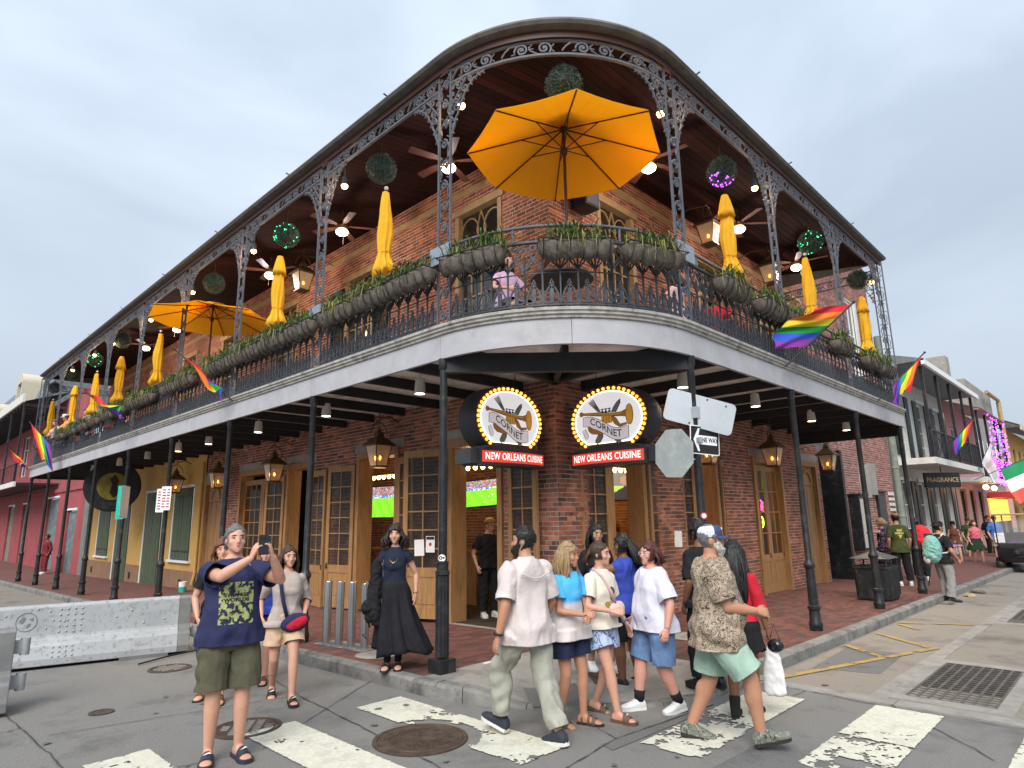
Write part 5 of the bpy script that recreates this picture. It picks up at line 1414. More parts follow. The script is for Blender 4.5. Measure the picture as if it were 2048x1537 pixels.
def bulb_row(label, a, c, n):
 t = thing('bulb_row', label, 'lamp', a, 0, 'rows of bare bulbs inside the doorways'); a, c = V(a), V(c)
 b = MB(); d = (c - a); b.tube([V((0, 0, .06)), d + V((0, 0, .06))], .03, 6); b.build('rail', M['copper'], t)
 for i in range(n): linked('bulb', BLM, t, d * (i / (n - 1)))
 l = bpy.data.lights.new('row_light', 'POINT'); l.energy = 11; l.color = (1, .55, .22); l.shadow_soft_size = .25
 o = bpy.data.objects.new('row_light', l); col.objects.link(o); o.parent = t; o.location = d * .5 + V((0, 0, -.12))
bulb_row('row of glowing bulbs over the football screen doorway', (.8, 6.35, 2.79), (.8, 5.34, 2.79), 6)
bulb_row('row of glowing bulbs inside the doorway left of the brick corner', (.8, 3.14, 2.8), (.8, 2.08, 2.8), 6)
bulb_row('row of glowing bulbs inside the doorway right of the brick corner', (2.46, .8, 2.71), (3.4, .8, 2.71), 6)
plamp('room_lamp', (5.6, 1.6, 2.9), 45, (1, .5, .16), .3); plamp('room_lamp', (1.6, 8.2, 2.9), 14, (1, .55, .25), .3)
b = MB(); b.box(6.6, 8.8, 1.9, 1.95, .1, 3.4); tag(b.build('lit_wall', M['room_wall'], bld))
M['screen'] = bpy.data.materials.new('screen'); M['screen'].use_nodes = True
_n, _l = M['screen'].node_tree.nodes, M['screen'].node_tree.links; _b = _n['Principled BSDF']; _a = _n.new('ShaderNodeVertexColor'); _a.layer_name = 'Col'
_b.inputs['Base Color'].default_value = (.02, .02, .02, 1); _l.new(_a.outputs['Color'], _b.inputs['Emission Color']); _b.inputs['Emission Strength'].default_value = .8
def tv(label, F, w, h, kind=0, seed=1):
 t = thing('television', label, 'television', F(0, 0, 0)); o_ = F(0, 0, 0)
 G = lambda x, y, q=0: F(x, y, q) - o_
 plate([(-w / 2 - .03, -h / 2 - .03), (w / 2 + .03, -h / 2 - .03), (w / 2 + .03, h / 2 + .03), (-w / 2 - .03, h / 2 + .03)], G, 'black_gloss', 'bezel', t, .06)
 random.seed(seed); b = MB(); nx, ny = 36, 24
 for i in range(nx):
  for j in range(ny):
   u, v = (i + .5) / nx, (j + .5) / ny
   if kind == 0:
    if v < .62 + .03 * u: k = .85 + .2 * ((int(u * 7 + v * 3)) % 2); c = (.16 * k, .52 * k, .02 * k)
    elif v < .68 + .03 * u: c = random.choice([(.05, .1, .5), (.5, .5, .55), (.04, .2, .4)])
    else: k = random.uniform(.2, .8); c = random.choice([(.7 * k, .15 * k, .12 * k), (.5 * k, .5 * k, .5 * k), (.3 * k, .3 * k, .4 * k)])
    if v < .55 and random.random() < .014: c = random.choice([(.7, .65, .1), (.6, .6, .6)])
   else:
    c = (.3, .42, .08) if v < .5 else (.12, .12, .1)
    r_ = math.hypot((u - .45) * 1.8, (v - .7)); c = (.3, .16, .1) if r_ < .17 else c
    if v < .52 - abs(u - .5) * .9: c = (.015, .015, .02)
   b.col = c; x0, x1 = -w / 2 + w * i / nx, -w / 2 + w * (i + 1) / nx; y0, y1 = -h / 2 + h * j / ny, -h / 2 + h * (j + 1) / ny
   b.add([G(x0, y0, .034), G(x1, y0, .034), G(x1, y1, .034), G(x0, y1, .034)], [(0, 1, 2, 3)])
 b.build('picture', M['screen'], t)
 b = MB(); b.tube([G(0, 0, -.02), G(0, .1, -.4)], .02, 6); b.build('mount', M['iron_black'], t)
tv('television showing a green football pitch in the middle left doorway', rot_frame((1.8, 7.3, 2.3), (-1, -.15, 0)), 1.1, .74, seed=2)
tv('slanted television with a football match inside the doorway left of the corner', rot_frame((1.3, 3.2, 2.34), (-1, -.3, 0), R(3)), .95, .5, seed=3)
tv('television edge with football beside the slanted one, nearer the corner', rot_frame((1.35, 2.35, 2.36), (-1, .1, 0), R(3)), .6, .5, seed=5)
tv('television showing a man in dark clothes inside the right hand doorway', rot_frame((3.55, 1.2, 2.45), (-.35, -1, 0)), 1.05, .55, 1, 4)
def neon(label, x, z, w, h, c, y=.25):
 m_ = mat('neon', c, .4, emit=c, es=4.5); t = thing('neon_sign', label, 'neon sign', (x, y, z), 0)
 b = MB(); b.bar([(w * math.cos(q), h * math.sin(q)) for q in [2 * PI * i / 16 for i in range(16)]], .02, .02, lambda u, v, hh: V((u, hh, v)), True); b.bar([(-w * .6, 0), (-w * .2, h * .3), (w * .1, -h * .3), (w * .6, .1 * h)], .02, .02, lambda u, v, hh: V((u, hh, v))); o = b.build('tube', m_, t)
 b = MB(); b.box(-w * 1.1, w * 1.1, .03, .05, -h * 1.1, h * 1.1); b.build('backing', M['black'], t)
neon('small purple neon ring behind the paned doors on the right', 7.72, 2.06, .15, .12, (.5, .06, 1)); neon('small red neon scroll beside the purple neon', 7.82, 2.02, .1, .1, (1, .04, .06), .22)
neon('yellow green neon panel behind the right paned doors', 7.72, 1.66, .12, .13, (.5, .9, .05)); neon('green lit strip high behind the right paned doors', 7.42, 2.55, .14, .28, (.3, .75, .04))
t = thing('paper_notice', 'white sheet of paper taped on the door leaf left of the corner post', 'notice'); plate([(-.1, -.14), (.1, -.14), (.1, .14), (-.1, .14)], rot_frame((-.29, 3.0, 1.36), (-.94, -.34, 0), R(2)), 'white', 'sheet', t)
t = thing('warning_notice', 'white notice with dark header next to the paper on the door leaf', 'notice'); F = rot_frame((-.21, 2.79, 1.42), (-.94, -.34, 0)); plate([(-.09, -.14), (.09, -.14), (.09, .14), (-.09, .14)], F, 'white', 'sheet', t); plate([(-.08, .08), (.08, .08), (.08, .13), (-.08, .13)], lambda x, y, h=0: F(x, y, h + .004), 'ink', 'header', t)
plate([(.03 * math.cos(2 * PI * i / 12), .0 + .03 * math.sin(2 * PI * i / 12)) for i in range(12)], lambda x, y, h=0: F(x, y, h + .004), 'red', 'mark', t)
t = thing('paper_notice', 'white sheet of paper taped on the door right of the octagon sign', 'notice'); plate([(-.1, -.14), (.1, -.14), (.1, .14), (-.1, .14)], rot_frame((3.05, -.22, 1.43), (-.17, -.98, 0), R(-3)), 'white', 'sheet', t)
t = thing('loudspeaker', 'black loudspeaker box on the upper wall behind the parasol pole', 'loudspeaker', (.75, -.2, 7.3)); b = MB(); b.box(-.2, .2, -.16, .16, -.25, .25); b.build('cabinet', M['iron_black'], t, bevel=.02); b = MB(); b.box(-.17, .17, -.17, -.16, -.22, .22); b.build('grille', M['dark_grey'], t); b = MB(); b.tube([(0, .15, 0), (0, .2, 0)], .03, 6); b.build('mount', M['iron_black'], t)
# ================================================================= NEIGHBOURING BUILDINGS
def bx(b, F, u0, u1, z0, z1, h0, h1):
 P = [F(u, z, h) for h in (h0, h1) for z in (z0, z1) for u in (u0, u1)]
 b.add(P, [(0, 2, 3, 1), (4, 5, 7, 6), (0, 1, 5, 4), (2, 6, 7, 3), (0, 4, 6, 2), (1, 3, 7, 5)]); return b
def pbox(parent, name, m_, F, u0, u1, z0, z1, h0, h1):
 return bx(MB(), F, u0, u1, z0, z1, h0, h1).build(name, M[m_], parent)
def wall_holes(parent, F, L0, L1, z0, z1, ops, m_, h=0.0, name='wall'):
 us = sorted({L0, L1, *[q for o in ops for q in o[:2]]}); zs = sorted({z0, z1, *[q for o in ops for q in o[2:]]}); b = MB()
 for i in range(len(us) - 1):
  for k in range(len(zs) - 1):
   uc, zc_ = (us[i] + us[i + 1]) / 2, (zs[k] + zs[k + 1]) / 2
   if any(a < uc < c and d < zc_ < e for a, c, d, e in ops): continue
   b.add([F(us[i], zs[k], h), F(us[i + 1], zs[k], h), F(us[i + 1], zs[k + 1], h), F(us[i], zs[k + 1], h)], [(0, 1, 2, 3)])
 for (a, c, d, e) in ops:
  for (p, q) in (((a, d), (a, e)), ((a, e), (c, e)), ((c, e), (c, d)), ((c, d), (a, d))):
   b.add([F(*p, h), F(*q, h), F(*q, h - .18), F(*p, h - .18)], [(0, 1, 2, 3)])
 return b.build(name, M[m_], parent)
def win(parent, F, a, c, z0, z1, h=-.15, nx=2, nz_=3, fm='white', pane='pane_glass', name='window'):
 o = bpy.data.objects.new(name, None); col.objects.link(o); o.parent = parent
 b = MB(); w = .06
 bx(b, F, a, a + w, z0, z1, h, h + .06); bx(b, F, c - w, c, z0, z1, h, h + .06); bx(b, F, a + w, c - w, z0, z0 + w, h, h + .0599); bx(b, F, a + w, c - w, z1 - w, z1, h, h + .0599)
 for i in range(1, nx): u = a + (c - a) * i / nx; bx(b, F, u - .018, u + .018, z0 + w, z1 - w, h + .01, h + .045)
 for i in range(1, nz_): z = z0 + (z1 - z0) * i / nz_; bx(b, F, a + w, c - w, z - .016, z + .016, h + .011, h + .044)
 b.build('frame', M[fm], o)
 p = MB(); p.add([F(a, z0, h + .02), F(c, z0, h + .02), F(c, z1, h + .02), F(a, z1, h + .02)], [(0, 1, 2, 3)]); p.build('pane', M[pane], o)
 return o
def batten_shutter(parent, F, a, c, z0, z1, h=.02, m_='shutter', name='shutter', n=3):
 o = bpy.data.objects.new(name, None); col.objects.link(o); o.parent = parent
 for i in range(n):
  u0, u1 = a + (c - a) * i / n, a + (c - a) * (i + 1) / n
  bx(MB(), F, u0 + .004, u1 - .004, z0, z1, h - .02, h + .018 + (.003 if i % 2 else 0)).build('plank', M[m_], o)
 b = MB()
 for z in (z0 + .25, z1 - .25): bx(b, F, a + .01, c - .12, z - .02, z + .02, h + .022, h + .034)
 b.build('strap_hinge', M['iron_black'], o)
 return o
yh = thing('yellow_house', 'yellow stucco ground floor with dark green shutters under the left wing', 'building', (0, 13.9, 0))
FY = lambda u, z, h: V((-h - .03, u - 13.9, z))
yop = [(14.75, 16.3, .75, 2.98), (17.5, 19.15, -.45, 2.95), (21.0, 22.6, -.45, 2.95), (23.6, 25.2, .65, 2.9)]
wall_holes(yh, FY, 13.92, 26.4, .45, 4.1, yop, 'yellow_stucco'); wall_holes(yh, FY, 13.92, 26.4, -.5, .45, [(17.5, 19.15, -.5, .45), (21.0, 22.6, -.5, .45)], 'brown_stucco', .02, 'plinth')
for (a, c, d, e) in yop:
 m_ = (a + c) / 2
 batten_shutter(yh, FY, a + .03, m_ - .01, d + .02, e - .02); batten_shutter(yh, FY, m_ + .01, c - .03, d + .02, e - .02)
 pbox(yh, 'lintel_trim', 'white', FY, a - .12, c + .12, e, e + .08, -.02, .05)
 pbox(yh, 'side_trim', 'white', FY, c + .0, c + .09, d, e, -.02, .045)
 if d > 0: pbox(yh, 'sill', 'white', FY, a - .15, c + .15, d - .07, d, -.02, .1)
for u in (15.3, 20.4, 25.6): pbox(yh, 'vent', 'dark', FY, u - .12, u + .12, -.05, .18, -.01, .024)
b = MB(); b.tube([FY(14.02, 3.7, .06), FY(14.02, .4, .06), FY(14.1, .1, .09)], .045, 8); b.build('drainpipe', M['yellow_stucco'], yh, smooth=1)
rh = thing('red_house', 'weathered red stucco house beyond the yellow one, doors with graffiti', 'building', (0, 26.4, 0))
FRH = lambda u, z, h: V((-h - .02, u - 26.4, z))
M['graffiti'] = mat('graffiti', (.12, .15, .16), .6, var=.3, scale=3, dirt=(.2, .42, .4), dscale=5, damt=.9)
rop = [(29.4, 31.3, -.45, 2.6), (33.4, 36.0, -.45, 3.3), (41, 43, -.45, 3.2), (46, 48, -.45, 3.2), (29.2, 30.6, 4.3, 5.6), (33.5, 35, 5.0, 7.6), (38.5, 40.2, 5.0, 7.6), (44, 46, 5.0, 7.6)]
wall_holes(rh, FRH, 27.9, 60, -.5, 8.6, rop, 'red_stucco')
pbox(rh, 'side_gate', 'grey_green', FRH, 26.42, 27.88, -.5, 3.4, -.1, .05); pbox(rh, 'gate_cap', 'off_white', FRH, 26.3, 28, 3.4, 3.6, -.1, .12)
for i, (a, c, d, e) in enumerate(rop):
 if i < 4:
  pbox(rh, 'door', 'graffiti' if i < 2 else 'grey_green', FRH, a + .03, c - .03, d, e - .05, -.16, -.1)
  pbox(rh, 'door_trim', 'white', FRH, a - .08, c + .08, e, e + .09, -.02, .04)
 else: win(rh, FRH, a + .02, c - .02, d, e)
pbox(rh, 'string_course', 'red_stucco', FRH, 28, 60, 3.55, 3.75, 0, .07)
pbox(rh, 'balcony_edge', 'off_white', FRH, 34, 70, 3.85, 4.1, 1.8, 1.9); pbox(rh, 'balcony_floor', 'joist', FRH, 34, 70, 3.95, 4.05, 0, 1.8)
b = MB()
for i in range(90): bx(b, FRH, 34 + .4 * i - .01, 34 + .4 * i + .01, 4.1, 5.0, 1.83, 1.85)
bx(b, FRH, 34, 70, 5.0, 5.04, 1.81, 1.87); b.build('balcony_railing', M['iron_black'], rh)
b = MB(); b.add([FRH(34, 8.2, 1.9), FRH(70, 8.2, 1.9), FRH(70, 8.9, 0), FRH(34, 8.9, 0)], [(0, 1, 2, 3)]); b.build('gallery_roof', M['joist'], rh)
pbox(rh, 'gallery_cornice', 'off_white', FRH, 34, 70, 8.15, 8.6, 1.9, 2.0)
for i in range(36): pbox(rh, 'rafter', 'dark_grey', FRH, 34.3 + i, 34.4 + i, 8.0, 8.14, 0, 1.9)
for u in (34.4, 38, 42): pbox(rh, 'gallery_post', 'iron_black', FRH, u - .05, u + .05, 4.1, 8.0, 1.8, 1.88)
b = MB(); P = [FRH(46, 8.7, -.2), FRH(95, 8.7, -.2), FRH(95, 14, -1.9), FRH(46, 14, -1.9)]; b.add(P, [(0, 1, 2, 3)]); b.add([FRH(46, 8.7, -.2), FRH(46, 14, -1.9), FRH(46, 14, -8), FRH(46, 8.7, -8)], [(0, 1, 2, 3)]); b.add([FRH(46, 14, -1.9), FRH(95, 14, -1.9), FRH(95, 14.5, -8), FRH(46, 14.5, -8)], [(0, 1, 2, 3)]); b.build('mansard_roof', M['slate'], rh)
for u0 in (52, 68):
 d_ = bpy.data.objects.new('dormer', None); col.objects.link(d_); d_.parent = rh; d_.location.z = 1.6
 b = MB(); bx(b, FRH, u0 - 1.1, u0 - .8, 9.0, 10.7, -1.5, -.1); bx(b, FRH, u0 + .8, u0 + 1.1, 9.0, 10.7, -1.5, -.1)
 arc_ = [(u0 + 1.1 * math.cos(q), 10.7 + .75 * math.sin(q)) for q in [PI * i / 12 for i in range(13)]]
 b.rings([[FRH(u, z, h) for u, z in arc_] for h in (-1.8, -.1)]); b.build('surround', M['cream'], d_)
 b = MB(); b.add([FRH(u0 - .8, 9.1, -.3), FRH(u0 + .8, 9.1, -.3), FRH(u0 + .8, 10.7, -.3), FRH(u0 - .8, 10.7, -.3)], [(0, 1, 2, 3)]); b.build('pane', M['pane_glass'], d_)
 b = MB()
 for du in (-.27, .27, 0): bx(b, FRH, u0 + du - .04, u0 + du + .04, 9.1, 10.7, -.3, -.24)
 bx(b, FRH, u0 - .8, u0 + .8, 9.9, 9.97, -.3, -.245); b.build('sash_bar', M['cream'], d_)
fb = thing('far_house', 'pale house at the end of the left street', 'building', (-2, 75, 0))
b = MB(); b.box(-14, 2, 0, 8, -1, 9.5); b.build('wall', M['cream'], fb); b = MB(); b.rings([[(-14.5, -.5, 9.5), (2.5, -.5, 9.5), (2.5, 8.5, 9.5), (-14.5, 8.5, 9.5)], [(-11, 3, 12), (-1, 3, 12), (-1, 5, 12), (-11, 5, 12)]]); b.build('roof', M['slate'], fb)
for u in (-12, -8, -4):
 for z in (2, 6): win(fb, lambda u_, z_, h: V((u_, -h - .02, z_)), u, u + 1.3, z, z + 2.2, .0)
pb_ = thing('brick_house', 'pale red brick house between the dark gateway and the grey drainpipe', 'building', (11.2, 0, 0))
FP = lambda u, z, h: V((u - 11.2, -h, z))
pop = [(11.25, 12.3, -.5, 3.9), (15.6, 16.5, 5.4, 9.1)]
brick_wall(pb_, lambda u, z, h: FP(u + 11.2, z, h), 7.3, -.4, 11, [(a - 11.2, c - 11.2, d, e) for a, c, d, e in pop], PALP, 'brick_clean', 'mortar_light', seed=21, bh=.07)
pbox(pb_, 'gateway_back', 'black', FP, 11.25, 12.3, -.4, 3.9, -.9, -.5); pbox(pb_, 'gate_leaf', 'iron_black', FP, 12.15, 12.32, -.4, 3.6, -.4, .3)
win(pb_, FP, 15.62, 16.48, 5.42, 9.08, -.1)
pbox(pb_, 'window_surround', 'off_white', FP, 16.5, 16.75, 5.3, 9.2, -.02, .04)
for i, z in enumerate((-.15, 1.1, 2.2)): pbox(pb_, 'grey_shutter_panel', 'grey_wall', FP, 12.45, 12.98, z, z + 1.0, .0, .07)
pbox(pb_, 'side_wall', 'grey_wall', FP, 18.4, 18.49, -.4, 11, -8, -.02)
t = thing('drainpipe', 'tall pale grey drainpipe between brick and white houses', 'drainpipe', (18.62, -.12, -.2)); b = MB(); b.tube([(0, 0, 0), (0, 0, 8.5)], .12, 12); b.build('pipe', M['grey_green'], t, smooth=1)
for z in (1.9, 3.6, 5.5, 7.5): b = MB(); b.lathe([(.13, -.04), (.14, -.02), (.14, .02), (.13, .04)], 12, (0, 0, z)); b.build('collar', M['grey_green'], t)
def case(label, name, x, z0, z1, w, d, m_, fm):
 t = thing(name, label, 'sign', (x, -d / 2 - .005, 0)); b = MB(); b.box(-w / 2, w / 2, -d / 2, d / 2, z0, z1); b.build('case', M[fm], t, bevel=.01); b = MB(); b.box(-w / 2 + .06, w / 2 - .06, -d / 2 - .006, -d / 2 - .001, z0 + .08, z1 - .1); b.build('panel', M[m_], t); b = MB(); b.box(-w / 2 - .04, w / 2 + .04, -d / 2 - .06, d / 2, z1, z1 + .05); b.build('hood', M['iron_black'], t)
M['map_paper'] = mat('map_paper', (.5, .5, .45), .6, var=.3, scale=6, dirt=(.3, .12, .08), dscale=6, damt=.6)
case('black framed menu case on the pinkish brick wall', 'menu_case', 13.75, .75, 2.35, .75, .3, 'map_paper', 'iron_black')
case('dark narrow blackboard on the brick wall by the waste bin', 'blackboard', 16.6, .3, 2.5, .85, .08, 'dark_grey', 'iron_black')
t = thing('weathered_board', 'two weathered grey boards fixed high on the brick wall', 'sign', (15.2, -.1, 2.9)); b = MB(); b.box(-.95, .05, -.06, .06, -.6, .45, Matrix.Rotation(R(-18), 4, 'Z')); b.build('board', M['grey_wall'], t); b = MB(); b.box(.1, .85, -.04, .04, -.5, .5); b.build('board', M['grey_wall'], t)
t = thing('vent_grille', 'white slatted vent on the brick wall beside the drainpipe', 'vent', (17.95, -.03, 2.1))
for k in range(5): b = MB(); b.box(-.28, .28, -.03, .02, -.4 + .18 * k, -.3 + .18 * k); b.build('slat', M['off_white'], t)
def rail(parent, F, u0, u1, z0, z1, h, m_='iron_black', step=.14):
 b = MB()
 for i in range(int((u1 - u0) / step) + 1): u = u0 + i * step; bx(b, F, u - .008, u + .008, z0, z1, h - .008, h + .008)
 bx(b, F, u0, u1, z1, z1 + .05, h - .025, h + .025); bx(b, F, u0, u1, z0, z0 + .03, h - .02, h + .02)
 for i in range(int((u1 - u0) / .5)): u = u0 + .25 + i * .5; b.bar([(u + .18 * math.cos(q), (z0 + z1) / 2 + .3 * math.sin(q)) for q in [2 * PI * k / 10 for k in range(10)]], .03, .02, lambda x, y, q: F(x, y, h + q), True)
 return b.build('railing', M[m_], parent)
wh = thing('white_house', 'white house with dark shutters and iron balcony beyond the drainpipe', 'building', (18.7, 0, 0))
FW = lambda u, z, h: V((u - 18.7, -h, z))
wop = [(19.6, 20.9, -.5, 3.0), (22.0, 23.3, -.5, 3.0), (24.4, 25.7, -.5, 3.0), (26.8, 28, -.5, 3.0), (20.3, 21.6, 3.9, 6.4), (23.6, 24.9, 3.9, 6.4), (26.6, 27.8, 3.9, 6.4)]
wall_holes(wh, FW, 18.72, 29, -.5, 7.5, wop, 'off_white')
for i, (a, c, d, e) in enumerate(wop):
 win(wh, FW, a + .02, c - .02, d, e - .02, nx=2, nz_=4)
 for s in ((a - .62, a - .04), (c + .04, c + .62)): batten_shutter(wh, FW, s[0], s[1], d + .05, e, .03, 'dark_green')
 pbox(wh, 'trim', 'white', FW, a - .06, c + .06, e, e + .12, -.02, .07)
pbox(wh, 'balcony_slab', 'off_white', FW, 18.9, 28.4, 3.5, 3.72, 0, 1.35); rail(wh, FW, 18.95, 28.35, 3.72, 4.7, 1.28)
for i in range(int(10 / .9)): pbox(wh, 'balcony_panel', 'iron_black', FW, 20.8 + .72 * i, 21.35 + .72 * i, 3.85, 4.6, 1.26, 1.275)
b = MB(); b.add([FW(18.6, 7.2, 1.5), FW(29.2, 7.2, 1.5), FW(29.2, 8.6, -3), FW(18.6, 8.6, -3)], [(0, 1, 2, 3)]); b.add([FW(18.6, 7.14, 1.5), FW(18.6, 7.14, 0), FW(29.2, 7.14, 0), FW(29.2, 7.14, 1.5)], [(0, 1, 2, 3)]); b.add([FW(18.6, 7.14, 1.5), FW(18.6, 7.2, 1.5), FW(18.6, 8.6, -3), FW(18.6, 7.14, -3)], [(0, 1, 2, 3)]); b.build('roof', M['slate'], wh)
pbox(wh, 'cornice', 'white', FW, 18.6, 29.2, 7.0, 7.2, 1.4, 1.5)
for u in (19.0, 21.3, 23.6, 26, 28.3): pbox(wh, 'balcony_post', 'iron_black', FW, u - .05, u + .05, 3.72, 7.0, 1.23, 1.33)
t = thing('shop_sign', 'black shop board with pale lettering under the white balcony', 'sign', (21.2, -1.0, 3.0)); F = rot_frame((0, 0, 0), (-.6, -.8, 0)); plate(rrect(1.5, .55, .03), F, 'black', 'board', t, .08); text_on(lambda x, y: F(x, y, .045), 'FRAGRANCE', .24, 'tan_wood', t, .004); b = MB(); b.tube([(0, 0, .3), (0, 0, .5)], .02, 6); b.build('hanging_rod', M['iron_black'], t)
kh = thing('pink_house', 'pink house with a balcony wrapped in purple string lights', 'building', (29.3, 0, 0))
FK = lambda u, z, h: V((u - 29.3, -h, z))
kop = [(30.2, 31.6, -.5, 2.9), (32.6, 34, -.5, 2.9), (35, 36.4, -.5, 2.9), (30.4, 31.6, 3.9, 6.0), (33.4, 34.6, 3.9, 6.0)]
wall_holes(kh, FK, 29.3, 37.5, -.5, 7.0, kop, 'pink_wall')
for i, (a, c, d, e) in enumerate(kop): win(kh, FK, a + .02, c - .02, d, e - .02, fm='dark_green' if i < 3 else 'white')
pbox(kh, 'balcony_slab', 'off_white', FK, 29.4, 37, 3.2, 3.4, 0, 1.3); rail(kh, FK, 29.4, 37, 3.4, 4.4, 1.25)
b = MB(); b.add([FK(29.3, 6.6, 1.5), FK(37.6, 6.6, 1.5), FK(37.6, 8.4, -3), FK(29.3, 8.4, -3)], [(0, 1, 2, 3)]); b.add([FK(29.3, 6.55, 1.5), FK(29.3, 8.4, -3), FK(29.3, 6.55, -3)], [(0, 1, 2)]); b.build('roof', M['pink_wall'], kh)
random.seed(31); b = MB()
for k in range(420):
 u = random.uniform(31.5, 37.2) if random.random() < .7 else random.choice((32, 34, 36.5)); z = random.uniform(3.1, 4.4) if random.random() < .65 else random.uniform(4.4, 6.6)
 if z > 4.4: u = random.choice((31.8, 33.2, 34.6, 36, 37.2)) + random.uniform(-.1, .1)
 b.ball(FK(u, z, 1.3 + random.uniform(0, .12)), .024, 4, 3)
tag(b.build('string_lights', M['glow_purple'], kh), kind='stuff')
for u in (30.6, 33.0):
 b = MB(); b.ball(FK(u, 2.95, 1.0), .12, 8, 6); b.build('lamp_bulb', M['glow_warm'], kh, smooth=4)
for u in (29.5, 31.8, 34.6, 37): pbox(kh, 'balcony_post', 'iron_black', FK, u - .05, u + .05, 3.4, 6.55, 1.2, 1.3)
gw = thing('grey_house', 'tall grey weathered party wall house beyond the pink one', 'building', (38, 0, 0))
FG = lambda u, z, h: V((u - 38, -h, z))
pbox(gw, 'wall', 'grey_wall', FG, 38, 47, -1, 9.6, -10, -.2)
for u in (39, 42, 45): win(gw, FG, u, u + 1.3, 3.6, 6, -.18); win(gw, FG, u, u + 1.3, -.3, 2.7, -.18, fm='dark_green')
pbox(gw, 'chimney', 'grey_wall', FG, 38.2, 39.2, 9.6, 11.2, -3, -1); pbox(gw, 'awning', 'red', FG, 39, 46.5, 2.6, 2.9, -.2, 1.3); pbox(gw, 'lit_shopfront', 'lit_orange', FG, 39, 46, 1.2, 2.55, -.19, -.1)
b = MB(); b.tube([FG(47.1, 9.2, .2), FG(47.1, -.5, .2)], .14, 8); b.tube([FG(42.5, 9.3, .2), FG(47.1, 9.3, .2)], .12, 8); b.build('gutter_pipe', M['tan_wood'], gw)
yl = thing('ochre_house', 'ochre house with brown dormer roof at the far right edge', 'building', (47.5, 0, 0))
FO = lambda u, z, h: V((u - 47.5, -h, z))
oop = [(49 + 3 * i, 50.2 + 3 * i, z, z + 2.3) for i in range(5) for z in (-.3, 4)]
wall_holes(yl, FO, 47.5, 64, -1, 7.6, oop, 'yellow_stucco')
for (a, c, d, e) in oop: win(yl, FO, a + .02, c - .02, d, e, fm='dark_green')
b = MB(); b.add([FO(47.3, 7.5, 1.2), FO(64, 7.5, 1.2), FO(64, 10.5, -5), FO(47.3, 10.5, -5)], [(0, 1, 2, 3)]); b.add([FO(47.3, 7.4, 1.2), FO(47.3, 7.4, -5), FO(47.3, 10.5, -5)], [(0, 1, 2)]); b.build('roof', M['roof'], yl)
pbox(yl, 'cornice', 'cream', FO, 47.3, 64, 7.2, 7.5, 1.1, 1.2); pbox(yl, 'balcony', 'off_white', FO, 47.6, 64, 3.4, 3.6, 0, 1.5); rail(yl, FO, 47.6, 64, 3.6, 4.5, 1.45, step=.25)
eh = thing('end_house', 'hazy brown house closing the far end of the side street', 'building', (95, -6, 0)); b = MB(); b.box(0, 10, -40, 30, -2, 9); b.build('wall', M['pink_wall'], eh); b = MB(); b.rings([[(-.5, -40, 9), (10, -40, 9), (10, 30, 9), (-.5, 30, 9)], [(4, -38, 12), (6, -38, 12), (6, 28, 12), (4, 28, 12)]]); b.build('roof', M['slate'], eh)
for k in range(8): win(eh, lambda u_, z_, h: V((-h, u_, z_)), -16 + 4 * k, -14.6 + 4 * k, 3.5, 6, .02); win(eh, lambda u_, z_, h: V((-h, u_, z_)), -16 + 4 * k, -14.6 + 4 * k, -.5, 2.2, .02)
flag('small rainbow flag hanging from the white balcony', (19.9, -1.4, 3.9), (21.2, -2.3, 5.2), 1.3, (-.5, .1, -.7), .45, seed=8)
GWR = [(.01, .24, .08)] * 2 + [(.75, .75, .73)] * 2 + [(.7, .09, .06)] * 2
flag('green white and red tricolour flag over the street at right', (25.2, -1.4, 3.1), (27.6, -3.2, 4.1), 1.7, (-.15, -.35, -1.5), .12, GWR, seed=9, name='tricolour_flag')
flag('white pale flag hanging from the white balcony corner', (26.6, -1.4, 3.6), (27.3, -1.9, 4.8), 1.0, (.5, -.1, -1.2), .5, [(.75, .75, .78), (.7, .5, .5), (.75, .75, .78), (.75, .75, .78)], seed=10, name='white_flag')
# ================================================================= STREET FURNITURE
bm = MB(); bm.lathe([(.056, 0), (.056, .85), (.053, .868), (.036, .876), (.0, .878)], 22); BO = bm.mesh('tube', M['steel'], smooth=.6)
fl = MB(); fl.lathe([(.12, 0), (.12, .012), (.08, .014)], 20); FLM = fl.mesh('flange', M['iron_grey'], smooth=.5)
lk = MB(); lk.bar([(-.03, -.03), (.03, .03), (-.02, .03)], .014, .006, lambda u, v, h: V((h - .057, u, v + .17))); LKM = lk.mesh('mark', M['black'])
for i, (x, y, lb) in enumerate([(-2.37, 2.44, 'first stainless steel bollard from the left in the row of four'), (-2.33, 2.17, 'second stainless steel bollard from the left in the row'), (-2.3, 1.9, 'third stainless steel bollard from the left in the row'), (-2.26, 1.63, 'rightmost steel bollard of the row, nearest the woman in black')]):
 t = thing('bollard', lb, 'bollard', (x, y, .15 + gz(x, y)), .4, 'row of four steel bollards'); linked('tube', BO, t); linked('flange', FLM, t)
 if i == 3: linked('mark', LKM, t, (0, 0, 0), (0, 0, .5))
